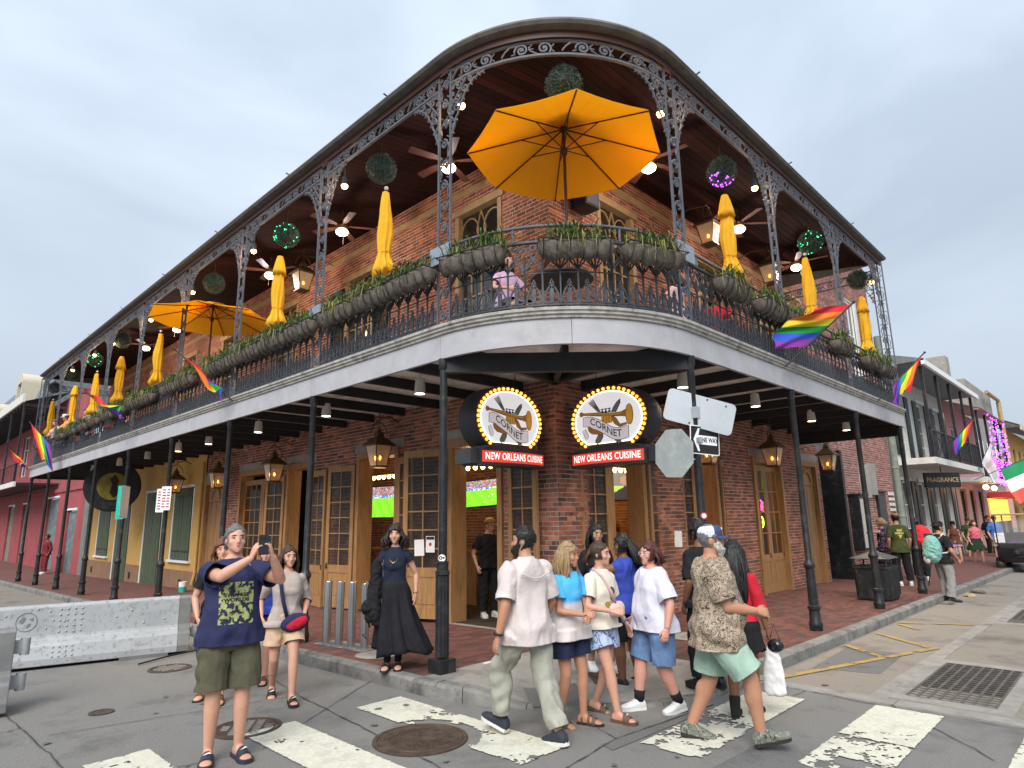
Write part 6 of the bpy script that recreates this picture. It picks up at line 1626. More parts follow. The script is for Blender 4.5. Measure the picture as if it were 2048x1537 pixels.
def barrier(label, a, c, endA=True, endB=True, seed=1):
 a, c = V((*a, 0)), V((*c, 0)); L = (c - a).length; d = (c - a) / L
 t = thing('steel_barrier', label, 'barrier', (a.x, a.y, gz(a.x, a.y)), math.atan2(d.y, d.x))
 prof = [(.3, .05), (.3, .14), (.255, .3), (.235, .33), (.13, .375), (.115, .42), (.085, .8), (.06, .83)]
 full = [(x, z) for x, z in prof] + [(-x, z) for x, z in prof[::-1]]
 random.seed(seed)
 b = MB(); b.rings([[(q, x, z) for x, z in full] for q in (0.16, L / 2, L - .16)]); b.build('body', M['barrier'], t, bevel=.012)
 for q0, q1 in ((0, .158), (L - .158, L)):
  b = MB(); e0, e1 = (q0, q1)
  b.rings([[(e0, x * .98, z) for x, z in full], [(e1, x * .98, z) for x, z in full]]); b.build('end_plate', M['barrier_end'], t, bevel=.008)
 for q in (-.09, L + .09):
  for z0 in (.2, .55):
   b = MB(); b.tube([(q, 0, z0), (q, 0, z0 + .17)], .045, 12); b.box(min(q, q + (.1 if q < 0 else -.1)), max(q, q + (.1 if q < 0 else -.1)), -.035, .035, z0 + .02, z0 + .15); b.build('hinge_knuckle', M['barrier'], t, smooth=.6)
 rv = MB(); rv.ball((0, 0, 0), .016, 8, 4, 1, .6, 1); RV = rv.mesh('rivet', M['barrier'], smooth=4)
 for sy in (-1, 1):
  for q in ((.52 * L), ):
   for i in range(4):
    for j in range(5):
     z = .46 + .075 * j; x = .115 - (z - .42) * .079
     linked('rivet', RV, t, (q + .085 * (i - 1.5), sy * (x + .003), z))
    for j in range(3): z = .16 + .06 * j; linked('rivet', RV, t, (q - .05 + .075 * (i - 1.5), sy * (.302 - (z - .14) * .28), z))
  for _ in range(16): z = random.uniform(.44, .8); linked('rivet', RV, t, (random.uniform(.2, L - .2), sy * (.115 - (z - .42) * .079 + .002), z))
 for sy in (-1, 1):
  b = MB(); Fm = lambda u, v, h: V((.62 * L * 0 + .36 * L + u, sy * (.118 - (.62 + v - .42) * .079 + h + .002), .62 + v))
  b.bar([(.12 * math.cos(q), .12 * math.sin(q)) for q in [2 * PI * i / 28 for i in range(28)]], .008, .003, Fm, True)
  for P in ([(-.09, .02), (-.04, .07), (-.01, .05), (-.03, .0), (-.06, -.02)], [(.0, -.08), (.04, -.06), (.05, -.02), (.01, -.03)], [(.03, .04), (.08, .05), (.06, .01)]): b.add([Fm(x, y, .001) for x, y in P], [tuple(range(len(P)))])
  b.build('worn_emblem', M['barrier_end'], t)
 for sy in (-1, 1):
  for q0 in (.25, L - .9): b = MB(); b.box(q0, q0 + .62, sy * .2 - .12, sy * .2 + .12, -.01, .05); b.build('foot', M['barrier_end'], t)
 b = MB(); b.box(.3, L - .3, -.22, .22, .0, .05); b.build('underside', M['dark'], t)
 return t
barrier('long grey painted steel barrier with rivets behind the man photographing', (-6.6, 5.45), (-3.5, 4.62), seed=1)
barrier('nearer steel barrier cut by the left frame edge, hinge knuckles showing', (-8.9, 2.9), (-6.02, 2.48), seed=2)
t = thing('floodlight', 'small black ground floodlight at the end of the long barrier', 'lamp', (-3.42, 4.2, -.05), .4); b = MB(); b.box(-.1, .1, -.05, .05, .08, .22, Matrix.Rotation(R(25), 4, 'X')); b.build('housing', M['iron_black'], t, bevel=.01)
for i in range(4): b = MB(); b.box(-.1 + .05 * i, -.085 + .05 * i, -.1, -.04, .1, .23); b.build('fin', M['dark_grey'], t)
b = MB(); b.tube([(-.12, 0, 0), (-.12, 0, .16), (.12, 0, .16), (.12, 0, 0)], .01, 6); b.build('bracket', M['iron_black'], t); b = MB(); b.tube([(0, .1, .02), (-.5, .15, .02), (-1, .1, .02)], .012, 6); b.build('cable', M['black'], t)
t = thing('waste_bin', 'black metal street waste bin with sloped lid beside the posts', 'bin', (7.62, -2.1, .15 + gz(7.6, 0)), R(0)).scale = (.66, .8, .95); t = bpy.data.objects['waste_bin']
def ring_sq(a, c, z, ch): return [(a, c - ch, z), (a - ch, c, z), (-a + ch, c, z), (-a, c - ch, z), (-a, -c + ch, z), (-a + ch, -c, z), (a - ch, -c, z), (a, -c + ch, z)]
b = MB(); b.rings([ring_sq(.52, .36, .0, .07), ring_sq(.55, .39, .05, .07), ring_sq(.57, .41, .66, .07), ring_sq(.6, .44, .67, .07), ring_sq(.6, .44, .71, .07)]); b.build('body', M['iron_black'], t)
b = MB(); b.rings([ring_sq(.61, .45, .86, .07), ring_sq(.63, .47, .875, .07), ring_sq(.3, .06, 1.0, .02), ring_sq(.25, .04, 1.01, .02)]); b.build('lid', M['dark_grey'], t)
for sx in (-1, 1):
 for sy in (-1, 1): b = MB(); b.tube([(sx * .55, sy * .39, .7), (sx * .55, sy * .39, .87)], .02, 6); b.build('lid_post', M['iron_black'], t)
for k in range(12): b = MB(); b.box(-.5 + k * .088, -.46 + k * .088, -.425, -.405, .1, .62); b.build('side_slat', M['iron_black'], t)
b = MB(); b.rings([ring_sq(.5, .34, .705, .07), ring_sq(.48, .32, .705, .07)]); b.build('liner', M['black'], t)
t = thing('golf_cart', 'black golf cart with a tan canopy at the right edge of the street', 'golf cart', (20.6, -3.1, gz(20, 0)), R(180))
def sect(x, w, z0, z1, c): return [(x, -w + c, z0), (x, w - c, z0), (x, w, z0 + c), (x, w, z1 - c), (x, w - c, z1), (x, -w + c, z1), (x, -w, z1 - c), (x, -w, z0 + c)]
b = MB(); b.rings([sect(1.28, .42, .42, .62, .06), sect(1.2, .52, .34, .8, .1), sect(.95, .58, .32, .92, .12), sect(.7, .58, .3, .95, .1), sect(.68, .58, .3, .36, .02), sect(-.3, .58, .3, .36, .02), sect(-.32, .58, .3, .68, .06), sect(-1.15, .58, .34, .7, .1), sect(-1.25, .5, .4, .6, .06)]); b.build('body', M['black_gloss'], t, smooth=.5)
for sx in (.95, -.85):
 for sy in (-1, 1):
  w = bpy.data.objects.new('wheel', None); col.objects.link(w); w.parent = t; w.location = (sx, sy * .52, .24); w.rotation_euler = (PI / 2, 0, 0)
  b = MB(); b.lathe([(.13, -.1), (.22, -.1), (.245, -.06), (.245, .06), (.22, .1), (.13, .1)], 24); b.build('tyre', M['black'], w, smooth=.6)
  b = MB(); b.lathe([(.0, -.07), (.13, -.09), (.135, .09), (.0, .07)], 18); b.build('rim', M['cream'], w, smooth=.5)
b = MB(); b.box(-.75, -.2, -.5, .5, .68, .82); b.build('seat', M['black'], t, bevel=.04); b = MB(); b.box(-.85, -.72, -.5, .5, .8, 1.25); b.build('backrest', M['black'], t, bevel=.04)
b = MB(); b.box(-1.25, .85, -.6, .6, 1.84, 1.9); b.build('canopy', M['tan_wood'], t, bevel=.025)
for sx, tx in ((.78, .66), (-1.05, -1.05)):
 for sy in (-1, 1): b = MB(); b.tube([(sx, sy * .53, .7), (tx, sy * .55, 1.85)], .022, 8); b.build('canopy_post', M['iron_black'], t)
b = MB(); b.box(.7, .715, -.52, .52, .95, 1.8, Matrix.Translation((.0, 0, 0))); b.build('windscreen', mat('windscreen', (.5, .5, .5), .05, alpha=.18, spec=.8), t)
b = MB(); b.tube([(.35 + .0, .25 + .17 * math.cos(q), 1.05 + .17 * math.sin(q)) for q in [2 * PI * i / 16 for i in range(17)]], .015, 6); b.tube([(.35, .25, 1.05), (.65, .25, .9)], .018, 6); b.build('steering_wheel', M['black'], t)
for sy in (-1, 1): b = MB(); b.lathe([(.0, 0), (.07, .0), (.06, .02), (.0, .03)], 12, (0, 0, 0), Matrix.Translation((1.2, sy * .36, .62)) @ Matrix.Rotation(PI / 2, 4, 'Y')); b.build('headlight', M['white'], t)
t = thing('folding_stand', 'thin dark folding stand on the pavement beside the walking pedestrians', 'stand', (11.6, -2.4, .05));
for dx, dy in ((.25, 0), (-.2, .2), (-.2, -.2)): b = MB(); b.tube([(dx, dy, 0), (0, 0, 1.1)], .015, 6); b.build('leg', M['iron_black'], t)
b = MB(); b.box(-.02, .02, -.2, .2, .95, 1.25); b.build('head', M['dark_grey'], t)
t = thing('plastic_cup', 'small purple and yellow plastic toy lying in the gutter', 'litter', (.1, -3.07, .01)); b = MB(); b.lathe([(.0, 0), (.035, 0), (.045, .1), (.04, .1), (.0, .02)], 10); b.build('body', mat('purple_plastic', (.3, .05, .5), .3), t); b = MB(); b.ball((0, .01, .13), .035, 8, 6); b.build('top', mat('yellow_plastic', (.6, .45, .03), .3), t)
random.seed(44)
for i, (x, y, lb) in enumerate([(10.9, -3.1, 'flattened brown cardboard scrap by the kerb near the standing man'), (11.8, -3.15, 'dark rag of litter in the gutter behind the standing man'), (9.0, -3.0, 'clump of wet leaves by the kerb drain')]):
 t = thing('litter', lb, 'litter', (x, y, gz(x, y) + .01), i); b = MB(); rr = []
 for k in range(3): rr.append([((.22 - .06 * k) * math.cos(q) * random.uniform(.6, 1.3), (.12 - .03 * k) * math.sin(q) * random.uniform(.6, 1.3), .02 * k + random.uniform(0, .03)) for q in [2 * PI * j / 11 for j in range(11)]])
 b.rings(rr); b.build('scrap', M['coir' if i else 'tan_wood'], t)
t = thing('bucket', 'small white and green bucket by the foot of the yellow wall', 'bucket', (-.5, 13.7, .15 + gz(0, 13.7))); t.scale = (.75,) * 3; MB().lathe([(.12, 0), (.135, .18), (.135, .2)], 16).build('lower_band', M['teal'], t, smooth=.5); MB().lathe([(.135, .2), (.15, .38), (.14, .38), (.12, .2)], 16).build('upper_band', M['white'], t, smooth=.5)
t = thing('sticker', 'round white sticker with a dark ring on the corner post', 'sticker', (-2.51, YK[0], 0)); F = rot_frame((-.038, -.034, 1.4), (-.75, -.66, 0)); cir_ = lambda r: [(r * math.cos(q), r * math.sin(q)) for q in [2 * PI * i / 20 for i in range(20)]]
plate(cir_(.042), F, 'white', 'disc', t, .003); text_on(lambda x, y: F(x, y, .003), 'O+', .05, 'ink', t, .003)
t = thing('sticker', 'small round red and white sticker on the sign post', 'sticker', (XK[0], -2.51, 0)); F = rot_frame((-.03, -.045, 1.83), (-.75, -.66, 0)); plate(cir_(.042), F, 'red', 'disc', t, .003); plate(cir_(.027), lambda x, y, h=0: F(x, y, h + .003), 'white', 'centre', t, .002)
# ================================================================= PEOPLE
def remesh(mb, vox, smooth=4, name='body'):
 me = bpy.data.meshes.new(name); me.from_pydata(mb.v, [], mb.f); me.update()
 o = bpy.data.objects.new(name, me)
 m_ = o.modifiers.new('r', 'REMESH'); m_.mode = 'VOXEL'; m_.voxel_size = vox; m_.use_smooth_shade = True
 if smooth: s_ = o.modifiers.new('s', 'SMOOTH'); s_.iterations = smooth; s_.factor = .5
 out = ev_mesh(o); bpy.data.objects.remove(o); bpy.data.meshes.remove(me)
 return out
def np_verts(me):
 a = np.empty(len(me.vertices) * 3); me.vertices.foreach_get('co', a); return a.reshape(-1, 3)
def wrinkle(me, amp=.006, f=7, seed=0, zf=.5):
 nr = np.empty(len(me.vertices) * 3); me.vertices.foreach_get('normal', nr); nr = nr.reshape(-1, 3)
 co = np_verts(me); d = np.empty(len(co)); sv = V((seed * 3.1, seed * 1.7, 0))
 for i, p in enumerate(co):
  q = V((p[0] * f, p[1] * f, p[2] * f * zf)) + sv
  n1 = noise.noise(q * .7); d[i] = (.95 - abs(noise.noise(q)) * 2.2) * amp + noise.noise(q * 2.4) * amp * .5 + amp * .9 * max(0, n1 + .15) * math.sin(f * 5.5 * (p[2] + .75 * abs(p[1]) * (1 if n1 > 0 else -1)) + 7 * noise.noise(q * .5))
 me.vertices.foreach_set('co', (co + nr * d[:, None]).ravel()); me.update()
def join_mesh(a, b, name):
 """two meshes as one (hands welded on to the body mesh)"""
 va, vb = np_verts(a), np_verts(b)
 fa = [tuple(p.vertices) for p in a.polygons]; fb_ = [tuple(i + len(va) for i in p.vertices) for p in b.polygons]
 me = bpy.data.meshes.new(name); me.from_pydata([tuple(p) for p in va] + [tuple(p) for p in vb], [], fa + fb_); me.shade_smooth(); me.update()
 bpy.data.meshes.remove(a); bpy.data.meshes.remove(b); return me
SK = {'fair': (.56, .30, .21), 'pink': (.58, .29, .22), 'tan': (.44, .22, .135), 'olive': (.38, .2, .12), 'brown': (.19, .085, .045)}
for k, c in SK.items():
 M['skin_' + k] = mat('skin', c, .5, var=.07, scale=7, bump=.06, bscale=120, spec=.35, dirt=(c[0] * .85, c[1] * .6, c[2] * .6), dscale=5, damt=.35)
 M['skin_' + k].node_tree.nodes['Principled BSDF'].inputs['Subsurface Weight'].default_value = .08
 M['skin_' + k].node_tree.nodes['Principled BSDF'].inputs['Subsurface Radius'].default_value = (.02, .008, .004)
def hairmat(n_, c): M['hair_' + n_] = mat('hair', c, .45, var=.45, scale=30, bump=.7, bscale=30, streak=(3, 3, .35), spec=.4)
for n_, c in dict(black=(.01, .009, .009), brown=(.05, .026, .014), dark=(.022, .014, .01), blonde=(.3, .2, .1), grey=(.13, .125, .12), white=(.42, .4, .37), red=(.13, .045, .02), auburn=(.07, .02, .015)).items(): hairmat(n_, c)
M['lips'] = mat('lips', (.36, .12, .1), .45); M['eye_white'] = mat('eye_white', (.4, .36, .33), .3); M['iris'] = mat('iris', (.02, .014, .01), .15)
def cloth(n_, c, **k): M[n_] = mat(n_, c, k.pop('rough', .85), var=k.pop('var', .1), scale=k.pop('scale', 6), bump=k.pop('bump', .8), bscale=k.pop('bscale', 16), spec=.25, **k)
cloth('navy_tee', (.022, .026, .075)); cloth('olive_short', (.085, .08, .05), var=.2); cloth('taupe_knit', (.4, .33, .3)); cloth('beige_short', (.6, .43, .28))
cloth('ink_top', (.014, .019, .038)); cloth('black_skirt', (.012, .012, .016), var=.3); cloth('pale_shirt', (.56, .49, .47), var=.06); cloth('stone_trouser', (.34, .335, .28), var=.12)
cloth('navy_short', (.016, .022, .055)); cloth('cream_tee', (.66, .6, .5)); cloth('royal_blue', (.035, .06, .34)); cloth('white_tee', (.63, .62, .72)); cloth('denim', (.12, .2, .36), var=.25, dirt=(.3, .4, .55), dscale=3, damt=.4)
cloth('dark_denim', (.02, .035, .075)); cloth('mint_short', (.33, .46, .37)); cloth('red_knit', (.46, .014, .03)); cloth('black_cloth', (.012, .012, .013)); cloth('green_tee', (.055, .065, .022)); cloth('grey_trouser', (.27, .26, .25))
cloth('tan_cap', (.3, .2, .09)); cloth('white_cloth', (.7, .69, .68)); cloth('pink_top', (.6, .13, .17)); cloth('brown_top', (.13, .05, .035)); cloth('blue_tee', (.06, .16, .5)); cloth('khaki', (.33, .26, .17)); cloth('red_pack', (.65, .03, .04)); cloth('teal_pack', (.16, .36, .32), dirt=(.5, .6, .58), dscale=6, damt=.7)
cloth('cap_navy', (.05, .065, .16)); cloth('cap_mesh', (.6, .63, .75)); cloth('orange_tee', (.75, .32, .08)); cloth('maroon', (.16, .02, .03)); cloth('pink_bag', (.6, .42, .42)); cloth('dk_leaf', (.02, .05, .025)); cloth('lilac', (.5, .34, .5))
M['sole_dark'] = mat('sole_dark', (.02, .018, .016), .7); M['sole_white'] = mat('sole_white', (.65, .64, .6), .6); M['leather_brown'] = mat('leather_brown', (.11, .06, .035), .6); M['rubber_navy'] = mat('rubber_navy', (.03, .033, .05), .5)
M['shoe_white'] = mat('shoe_white', (.62, .63, .62), .6); M['suede'] = mat('suede', (.016, .014, .013), .9); M['shoe_navy'] = mat('shoe_navy', (.028, .033, .045), .8); M['metal_gold'] = mat('metal_gold', (.6, .42, .15), .25, metal=1)
def pattern(n_, c1, c2, scale, thr=.5, kind='noise', c3=None, dist=1.6):
 m = mat(n_, c1, .85, var=.02, bump=.4, bscale=30, spec=.25); n, l = m.node_tree.nodes, m.node_tree.links; b = n['Principled BSDF']
 tcn = n.new('ShaderNodeTexCoord'); t = n.new('ShaderNodeTexNoise'); t.inputs['Scale'].default_value = scale; t.inputs['Detail'].default_value = 1.5; t.inputs['Distortion'].default_value = dist
 l.new(tcn.outputs['Object'], t.inputs['Vector']); r = n.new('ShaderNodeValToRGB'); r.color_ramp.interpolation = 'CONSTANT'
 E_ = r.color_ramp.elements; E_[0].position = 0; E_[0].color = (*c1, 1); E_[1].position = thr; E_[1].color = (*c2, 1)
 e = E_.new(thr + .05); e.color = (*c1, 1)
 if c3: e = E_.new(thr + .1); e.color = (*c3, 1); e = E_.new(thr + .15); e.color = (*c1, 1)
 l.new(t.outputs['Fac'], r.inputs['Fac']); l.new(r.outputs['Color'], b.inputs['Base Color']); M[n_] = m
pattern('paisley', (.37, .3, .22), (.09, .055, .04), 15, .42, c3=(.1, .065, .05)); pattern('floral_short', (.42, .5, .68), (.08, .12, .3), 8, .47); pattern('camo', (.16, .17, .13), (.05, .06, .05), 14, .42, c3=(.3, .3, .27)); pattern('floral_dark', (.015, .012, .018), (.3, .16, .3), 9, .5)
m = mat('dip_dye', (.6, .55, .53), .85, var=.05, bump=.1, bscale=160); n, l = m.node_tree.nodes, m.node_tree.links
tcn = n.new('ShaderNodeTexCoord'); sx = n.new('ShaderNodeSeparateXYZ'); nn = n.new('ShaderNodeTexNoise'); nn.inputs['Scale'].default_value = 5; ad = n.new('ShaderNodeMath'); ad.operation = 'MULTIPLY_ADD'; ad.inputs[1].default_value = .05
l.new(tcn.outputs['Object'], sx.inputs['Vector']); l.new(tcn.outputs['Object'], nn.inputs['Vector']); l.new(nn.outputs['Fac'], ad.inputs[0]); l.new(sx.outputs['Z'], ad.inputs[2])
r = n.new('ShaderNodeValToRGB'); E_ = r.color_ramp.elements; E_[0].position = 0; E_[0].color = (.6, .54, .52, 1); E_[1].position = 1; E_[1].color = (.07, .4, .74, 1)
mr = n.new('ShaderNodeMapRange'); mr.inputs['From Min'].default_value = 1.075; mr.inputs['From Max'].default_value = 1.115; l.new(ad.outputs[0], mr.inputs['Value']); l.new(mr.outputs['Result'], r.inputs['Fac']); l.new(r.outputs['Color'], n['Principled BSDF'].inputs['Base Color']); M['dip_dye'] = m
TM = [(.78, .09, .08, 0), (.86, .155, .108, -.008), (.92, .168, .118, -.012), (1.0, .158, .112, 0), (1.08, .148, .106, .006), (1.18, .154, .11, .01), (1.28, .168, .12, .01), (1.36, .168, .114, 0), (1.42, .138, .092, -.012), (1.46, .088, .072, -.016), (1.5, .06, .058, -.01)]
TF = [(.78, .09, .085, 0), (.86, .165, .115, -.012), (.92, .172, .122, -.018), (1.0, .15, .108, -.004), (1.08, .126, .092, .006), (1.18, .132, .096, .01), (1.28, .145, .105, .01), (1.36, .146, .1, 0), (1.42, .118, .082, -.01), (1.46, .074, .062, -.014), (1.5, .05, .05, -.008)]
HD = [(-.004, .06, .022, .016), (.01, .048, .046, .036), (.035, .034, .066, .053), (.07, .014, .084, .064), (.105, .002, .094, .072), (.14, -.002, .099, .076), (.175, -.005, .094, .073), (.205, -.008, .076, .06), (.225, -.01, .05, .04), (.235, -.012, .015, .012)]
def itp(tab, z):
 if z <= tab[0][0]: return tab[0][1:]
 for a, b in zip(tab[:-1], tab[1:]):
  if a[0] <= z <= b[0]: f = (z - a[0]) / (b[0] - a[0]); return tuple(a[i] + (b[i] - a[i]) * f for i in range(1, len(a)))
 return tab[-1][1:]
def ik(a, t, l1, l2, hint):
 d = t - a; L = min(d.length, (l1 + l2) * .998); u = d.normalized(); t = a + u * L
 q = (l1 * l1 - l2 * l2 + L * L) / (2 * L); h = math.sqrt(max(0, l1 * l1 - q * q))
 w = V(hint) - u * V(hint).dot(u); w = w.normalized() if w.length > 1e-4 else u.orthogonal()
 return a + u * q + w * h, t
class Person:
 def __init__(s, label, loc, heading, H=1.75, sex='m', girth=1.0, belly=0.0, bust=None, skin='fair', feet=None, lean=2, twist=0, hands=(None, None), head=(0, 0), hip=None, vox=.0095, group=None, arms=1.0, legs=1.0, name='person', cat='person'):
  s.k = H / 1.75; s.sex = sex; s.g = girth; s.belly = belly; s.vox = vox; s.skin = M['skin_' + skin]
  s.root = thing(name, label, cat, loc, R(heading), group); s.lean, s.twist = R(lean), R(twist)
  s.bust = (.06 if sex == 'f' else 0) if bust is None else bust; s.al, s.lg = arms, legs
  k = s.k; feet = feet or [(.03, .1, 8, 0, 0), (-.03, -.1, -8, 0, 0)]; s.feet = feet
  s.hipz = hip or min(.905 * k, min(.075 * k * 0 + math.sqrt(max(.1, (.815 * k) ** 2 - f[0] ** 2)) + .085 * k + f[4] for f in feet))
  s.P = V((0, 0, s.hipz)); s.sp = []
  s.joint()
  s.hands_spec = hands; s.head_rot = head; s.limbs()
 def T(s, x, y, z):
  """point of the un-posed torso (H = 1.75, hip at .905) carried to the posed body"""
  f = max(0, min(1.2, (z - .95) / .5)); k = s.k
  p = V((x, y, z - .905)) * k
  a = s.lean * min(1, f * 1.6)
  p = Matrix.Rotation(s.twist * min(1, f), 3, 'Z') @ (Matrix.Rotation(a, 3, 'Y') @ p)
  return p + s.P
 def ring(s, z, infl=0, n=22, flare=0, zm=0):
  w, d, xo = itp(TM if s.sex == 'm' else TF, max(z, zm)); bl = s.belly * math.exp(-((z - 1.06) / .13) ** 2)
  w = w * s.g + infl + flare; d = d * (.5 + .5 * s.g) + infl + bl * .6 + flare; xo += bl * .5
  out = []
  for j in range(n):
   q = 2 * PI * j / n; c_, s_ = math.cos(q), math.sin(q)
   e = .86
   out.append(s.T(xo + d * math.copysign(abs(c_) ** e, c_), w * math.copysign(abs(s_) ** e, s_), z))
  return out
 def joint(s):
  sw = (.17 if s.sex == 'm' else .147) * (.55 + .45 * s.g)
  s.sh = [s.T(-.012, sw, 1.38), s.T(-.012, -sw, 1.38)]; s.neck = s.T(-.012, 0, 1.47)
  s.hj = [s.P + V((0, y * .088 * s.k * (.5 + .5 * s.g), 0)) for y in (1, -1)]
 def limbs(s):
  k = s.k; s.elb, s.wri, s.hd = [], [], []
  for i, sg in enumerate((1, -1)):
   h = s.hands_spec[i] or {}
   pos = h.get('pos'); t = V(pos) * k if pos is not None else s.sh[i] + V((.05, sg * .055, -.5)) * k
   e, t = ik(s.sh[i], t, .29 * k, .25 * k, h.get('elbow', (-.8, sg * .45, -.1)))
   s.elb.append(e); s.wri.append(t)
   d = V(h['dir']) if h.get('dir') else (t - e).normalized() * .8 + V((.12, 0, -.2))
   s.hd.append((d.normalized(), V(h.get('back', (.15, sg, 0))), h.get('curl', 22), h.get('thumb', 30)))
  s.kn, s.an, s.fm = [], [], []
  for i, sg in enumerate((1, -1)):
   fx, fy, yaw, pit, lift = s.feet[i]
   fm = Matrix.Translation((fx, fy, lift)) @ Matrix.Rotation(R(yaw), 4, 'Z') @ Matrix.Rotation(R(pit), 4, 'Y')
   a = fm @ V((0, 0, .085 * k)); kn, a = ik(s.hj[i], a, .42 * k, .40 * k, (1, sg * .12, 0))
   s.kn.append(kn); s.an.append(a); s.fm.append(fm)
  Hm = Matrix.Translation(s.neck + (s.T(0, 0, 1.6) - s.T(0, 0, 1.5)).normalized() * .052 * k + V((.018, 0, 0)) * k) @ Matrix.Rotation(s.twist * .5 + R(s.head_rot[0]), 4, 'Z') @ Matrix.Rotation(R(-s.head_rot[1]) + s.lean * .3, 4, 'Y')
  s.Hm = Hm @ Matrix.Scale(k ** .6 * .955, 4)
 def hpt(s, x, y, z): return s.Hm @ V((x, y, z))
 def seg(s, mb, a, c, rs, n=12):
  m_ = len(rs) - 1; mb.tube([a.lerp(c, i / m_) for i in range(m_ + 1)], list(rs), n)
 def arm_r(s, i, e=0, f0=0, f1=1, mb=None, ext=0):
  """tube(s) along arm i from fraction f0 to f1 (0 shoulder, 1 elbow, 2 wrist)"""
  k = s.k * s.al; a, b, c = s.sh[i], s.elb[i], s.wri[i]
  tab = [(0, .056), (.3, .052), (.7, .046), (1, .041), (1.25, .042), (1.6, .034), (2, .0255)]
  pts, rs = [], []; n = max(2, int((f1 - f0) * 7))
  for q in range(n + 1):
   f = f0 + (f1 - f0) * q / n; p = a.lerp(b, f) if f < 1 else b.lerp(c, f - 1)
   pts.append(p); rs.append(itp([(x, y) for x, y in tab], f)[0] * k * (1 if s.sex == 'm' else .86) + e + ext * q / n)
  mb.tube(pts, rs, 12)
 def leg_r(s, i, e=0, f0=0, f1=1, mb=None, ext=0):
  k = s.k * s.lg; a, b, c = s.hj[i], s.kn[i], s.an[i]
  tab = [(0, .089), (.35, .08), (.75, .064), (1, .055), (1.3, .056), (1.6, .045), (2, .035)]
  pts, rs = [], []; n = max(2, int((f1 - f0) * 7))
  for q in range(n + 1):
   f = f0 + (f1 - f0) * q / n; p = a.lerp(b, f) if f < 1 else b.lerp(c, f - 1)
   pts.append(p); rs.append(itp(tab, f)[0] * k + e + ext * q / n)
  mb.tube(pts, rs, 14)
 def foot(s, mb, i, e=0, z0=.012):
  k = s.k; rr = []
  for x, w, h in ((-.062 - e, .016, .035), (-.055, .03, .065), (-.02, .035, .095), (.03, .037, .09), (.08, .043, .06), (.13, .047, .042), (.17, .042, .03), (.195 + e, .026, .02)):
   w, h = (w + e), (h + e); ring = []
   for j in range(12):
    q = 2 * PI * j / 12; yy = w * math.cos(q) * k; zz = (z0 + h * .5 + h * .5 * math.sin(q)) * k
    if math.sin(q) < -.3: zz = z0 * k
    ring.append(s.fm[i] @ V((x * k, yy, zz)))
   rr.append(ring)
  mb.rings(rr)
 def sole(s, mb, i, z0, z1, e=.008):
  k = s.k; P = [(-.068, 0), (-.06, .03), (-.02, .036), (.05, .038), (.12, .05), (.17, .045), (.2, .022), (.205, 0)]
  P = P + [(x, -y) for x, y in P[-2:0:-1]]; P = [((x + (e if x > 0 else -e)) * k, (y + math.copysign(e, y)) * k if y else 0) for x, y in P]
  mb.rings([[s.fm[i] @ V((x, y, z0 * k)) for x, y in P], [s.fm[i] @ V((x, y, z1 * k)) for x, y in P]])
 def hand(s, mb, i):
  d, back, curl, th = s.hd[i]; sg = (1, -1)[i]; k = s.k ** .7 * (1 if s.sex == 'm' else .92); w = s.wri[i]
  back = (back - d * back.dot(d)).normalized(); y = d.cross(back) * sg
  y = -y if False else y
  F = lambda p, q, r: w + d * p * k + y * q * k + back * r * k
  mb.rings([[F(x, wy * math.cos(a), hz * math.sin(a)) for a in [2 * PI * j / 10 for j in range(10)]] for x, wy, hz in ((-.012, .024, .02), (.02, .03, .019), (.055, .04, .0165), (.085, .041, .013), (.094, .037, .009))])
  for q, L, r0 in ((.031, .07, .0092), (.0105, .078, .0095), (-.0105, .073, .009), (-.031, .057, .0082)):
   pts = [F(.08, q * .97, 0)]; a = R(curl * .6); p = [.08, 0]
   for f in (.45, .32, .28):
    p = [p[0] + L * f * math.cos(a), p[1] - L * f * math.sin(a)]; pts.append(F(p[0], q * (1 + .12 * f), p[1])); a += R(curl)
   mb.tube(pts, [r0 * k, r0 * .98 * k, r0 * .9 * k, r0 * .7 * k], 8)
  c_, s_ = math.cos(R(th)), math.sin(R(th))
  mb.tube([F(.015, .02, -.004), F(.03 + .02 * c_, .03 + .03 * s_, -.01), F(.04 + .045 * c_, .034 + .045 * s_, -.018), F(.05 + .06 * c_, .032 + .045 * s_, -.026)], [.014 * k, .012 * k, .0105 * k, .008 * k], 8)
 def body(s, show_feet=True):
  mb = MB(); zs = [.84, .88, .92, .98, 1.04, 1.1, 1.16, 1.22, 1.28, 1.34, 1.4, 1.44, 1.47, 1.5]
  mb.rings([s.ring(z) for z in zs])
  mb.tube([s.neck - V((0, 0, .05)), s.neck, s.hpt(-.012, 0, .0), s.hpt(-.014, 0, .05)], [.066 * s.k, (.056 if s.sex == 'm' else .046) * s.k, (.055 if s.sex == 'm' else .044) * s.k, .05 * s.k], 14)
  rr = []
  fem = s.sex == 'f'
  for z, xo, d, w in HD:
   jw = 1 if z > .08 else (.9 if fem else 1.04)
   ring = []
   for j in range(24):
    q = 2 * PI * j / 24; c_, s_ = math.cos(q), math.sin(q); dd = d * (1 if c_ > 0 else 1.06)
    ring.append(s.hpt(xo + dd * math.copysign(abs(c_) ** .92, c_), w * jw * s_, z))
   rr.append(ring)
  mb.rings(rr)
  mb.rings([[s.hpt(*p) for p in q] for q in ([(.088, .012, .128), (.088, -.012, .128), (.098, -.005, .131), (.098, .005, .131)], [(.085, .013, .105), (.085, -.013, .105), (.112, -.007, .102), (.112, .007, .102)], [(.08, .019, .078), (.08, -.019, .078), (.122, -.012, .08), (.122, .012, .08)], [(.08, .014, .07), (.08, -.014, .07), (.11, -.008, .069), (.11, .008, .069)])])
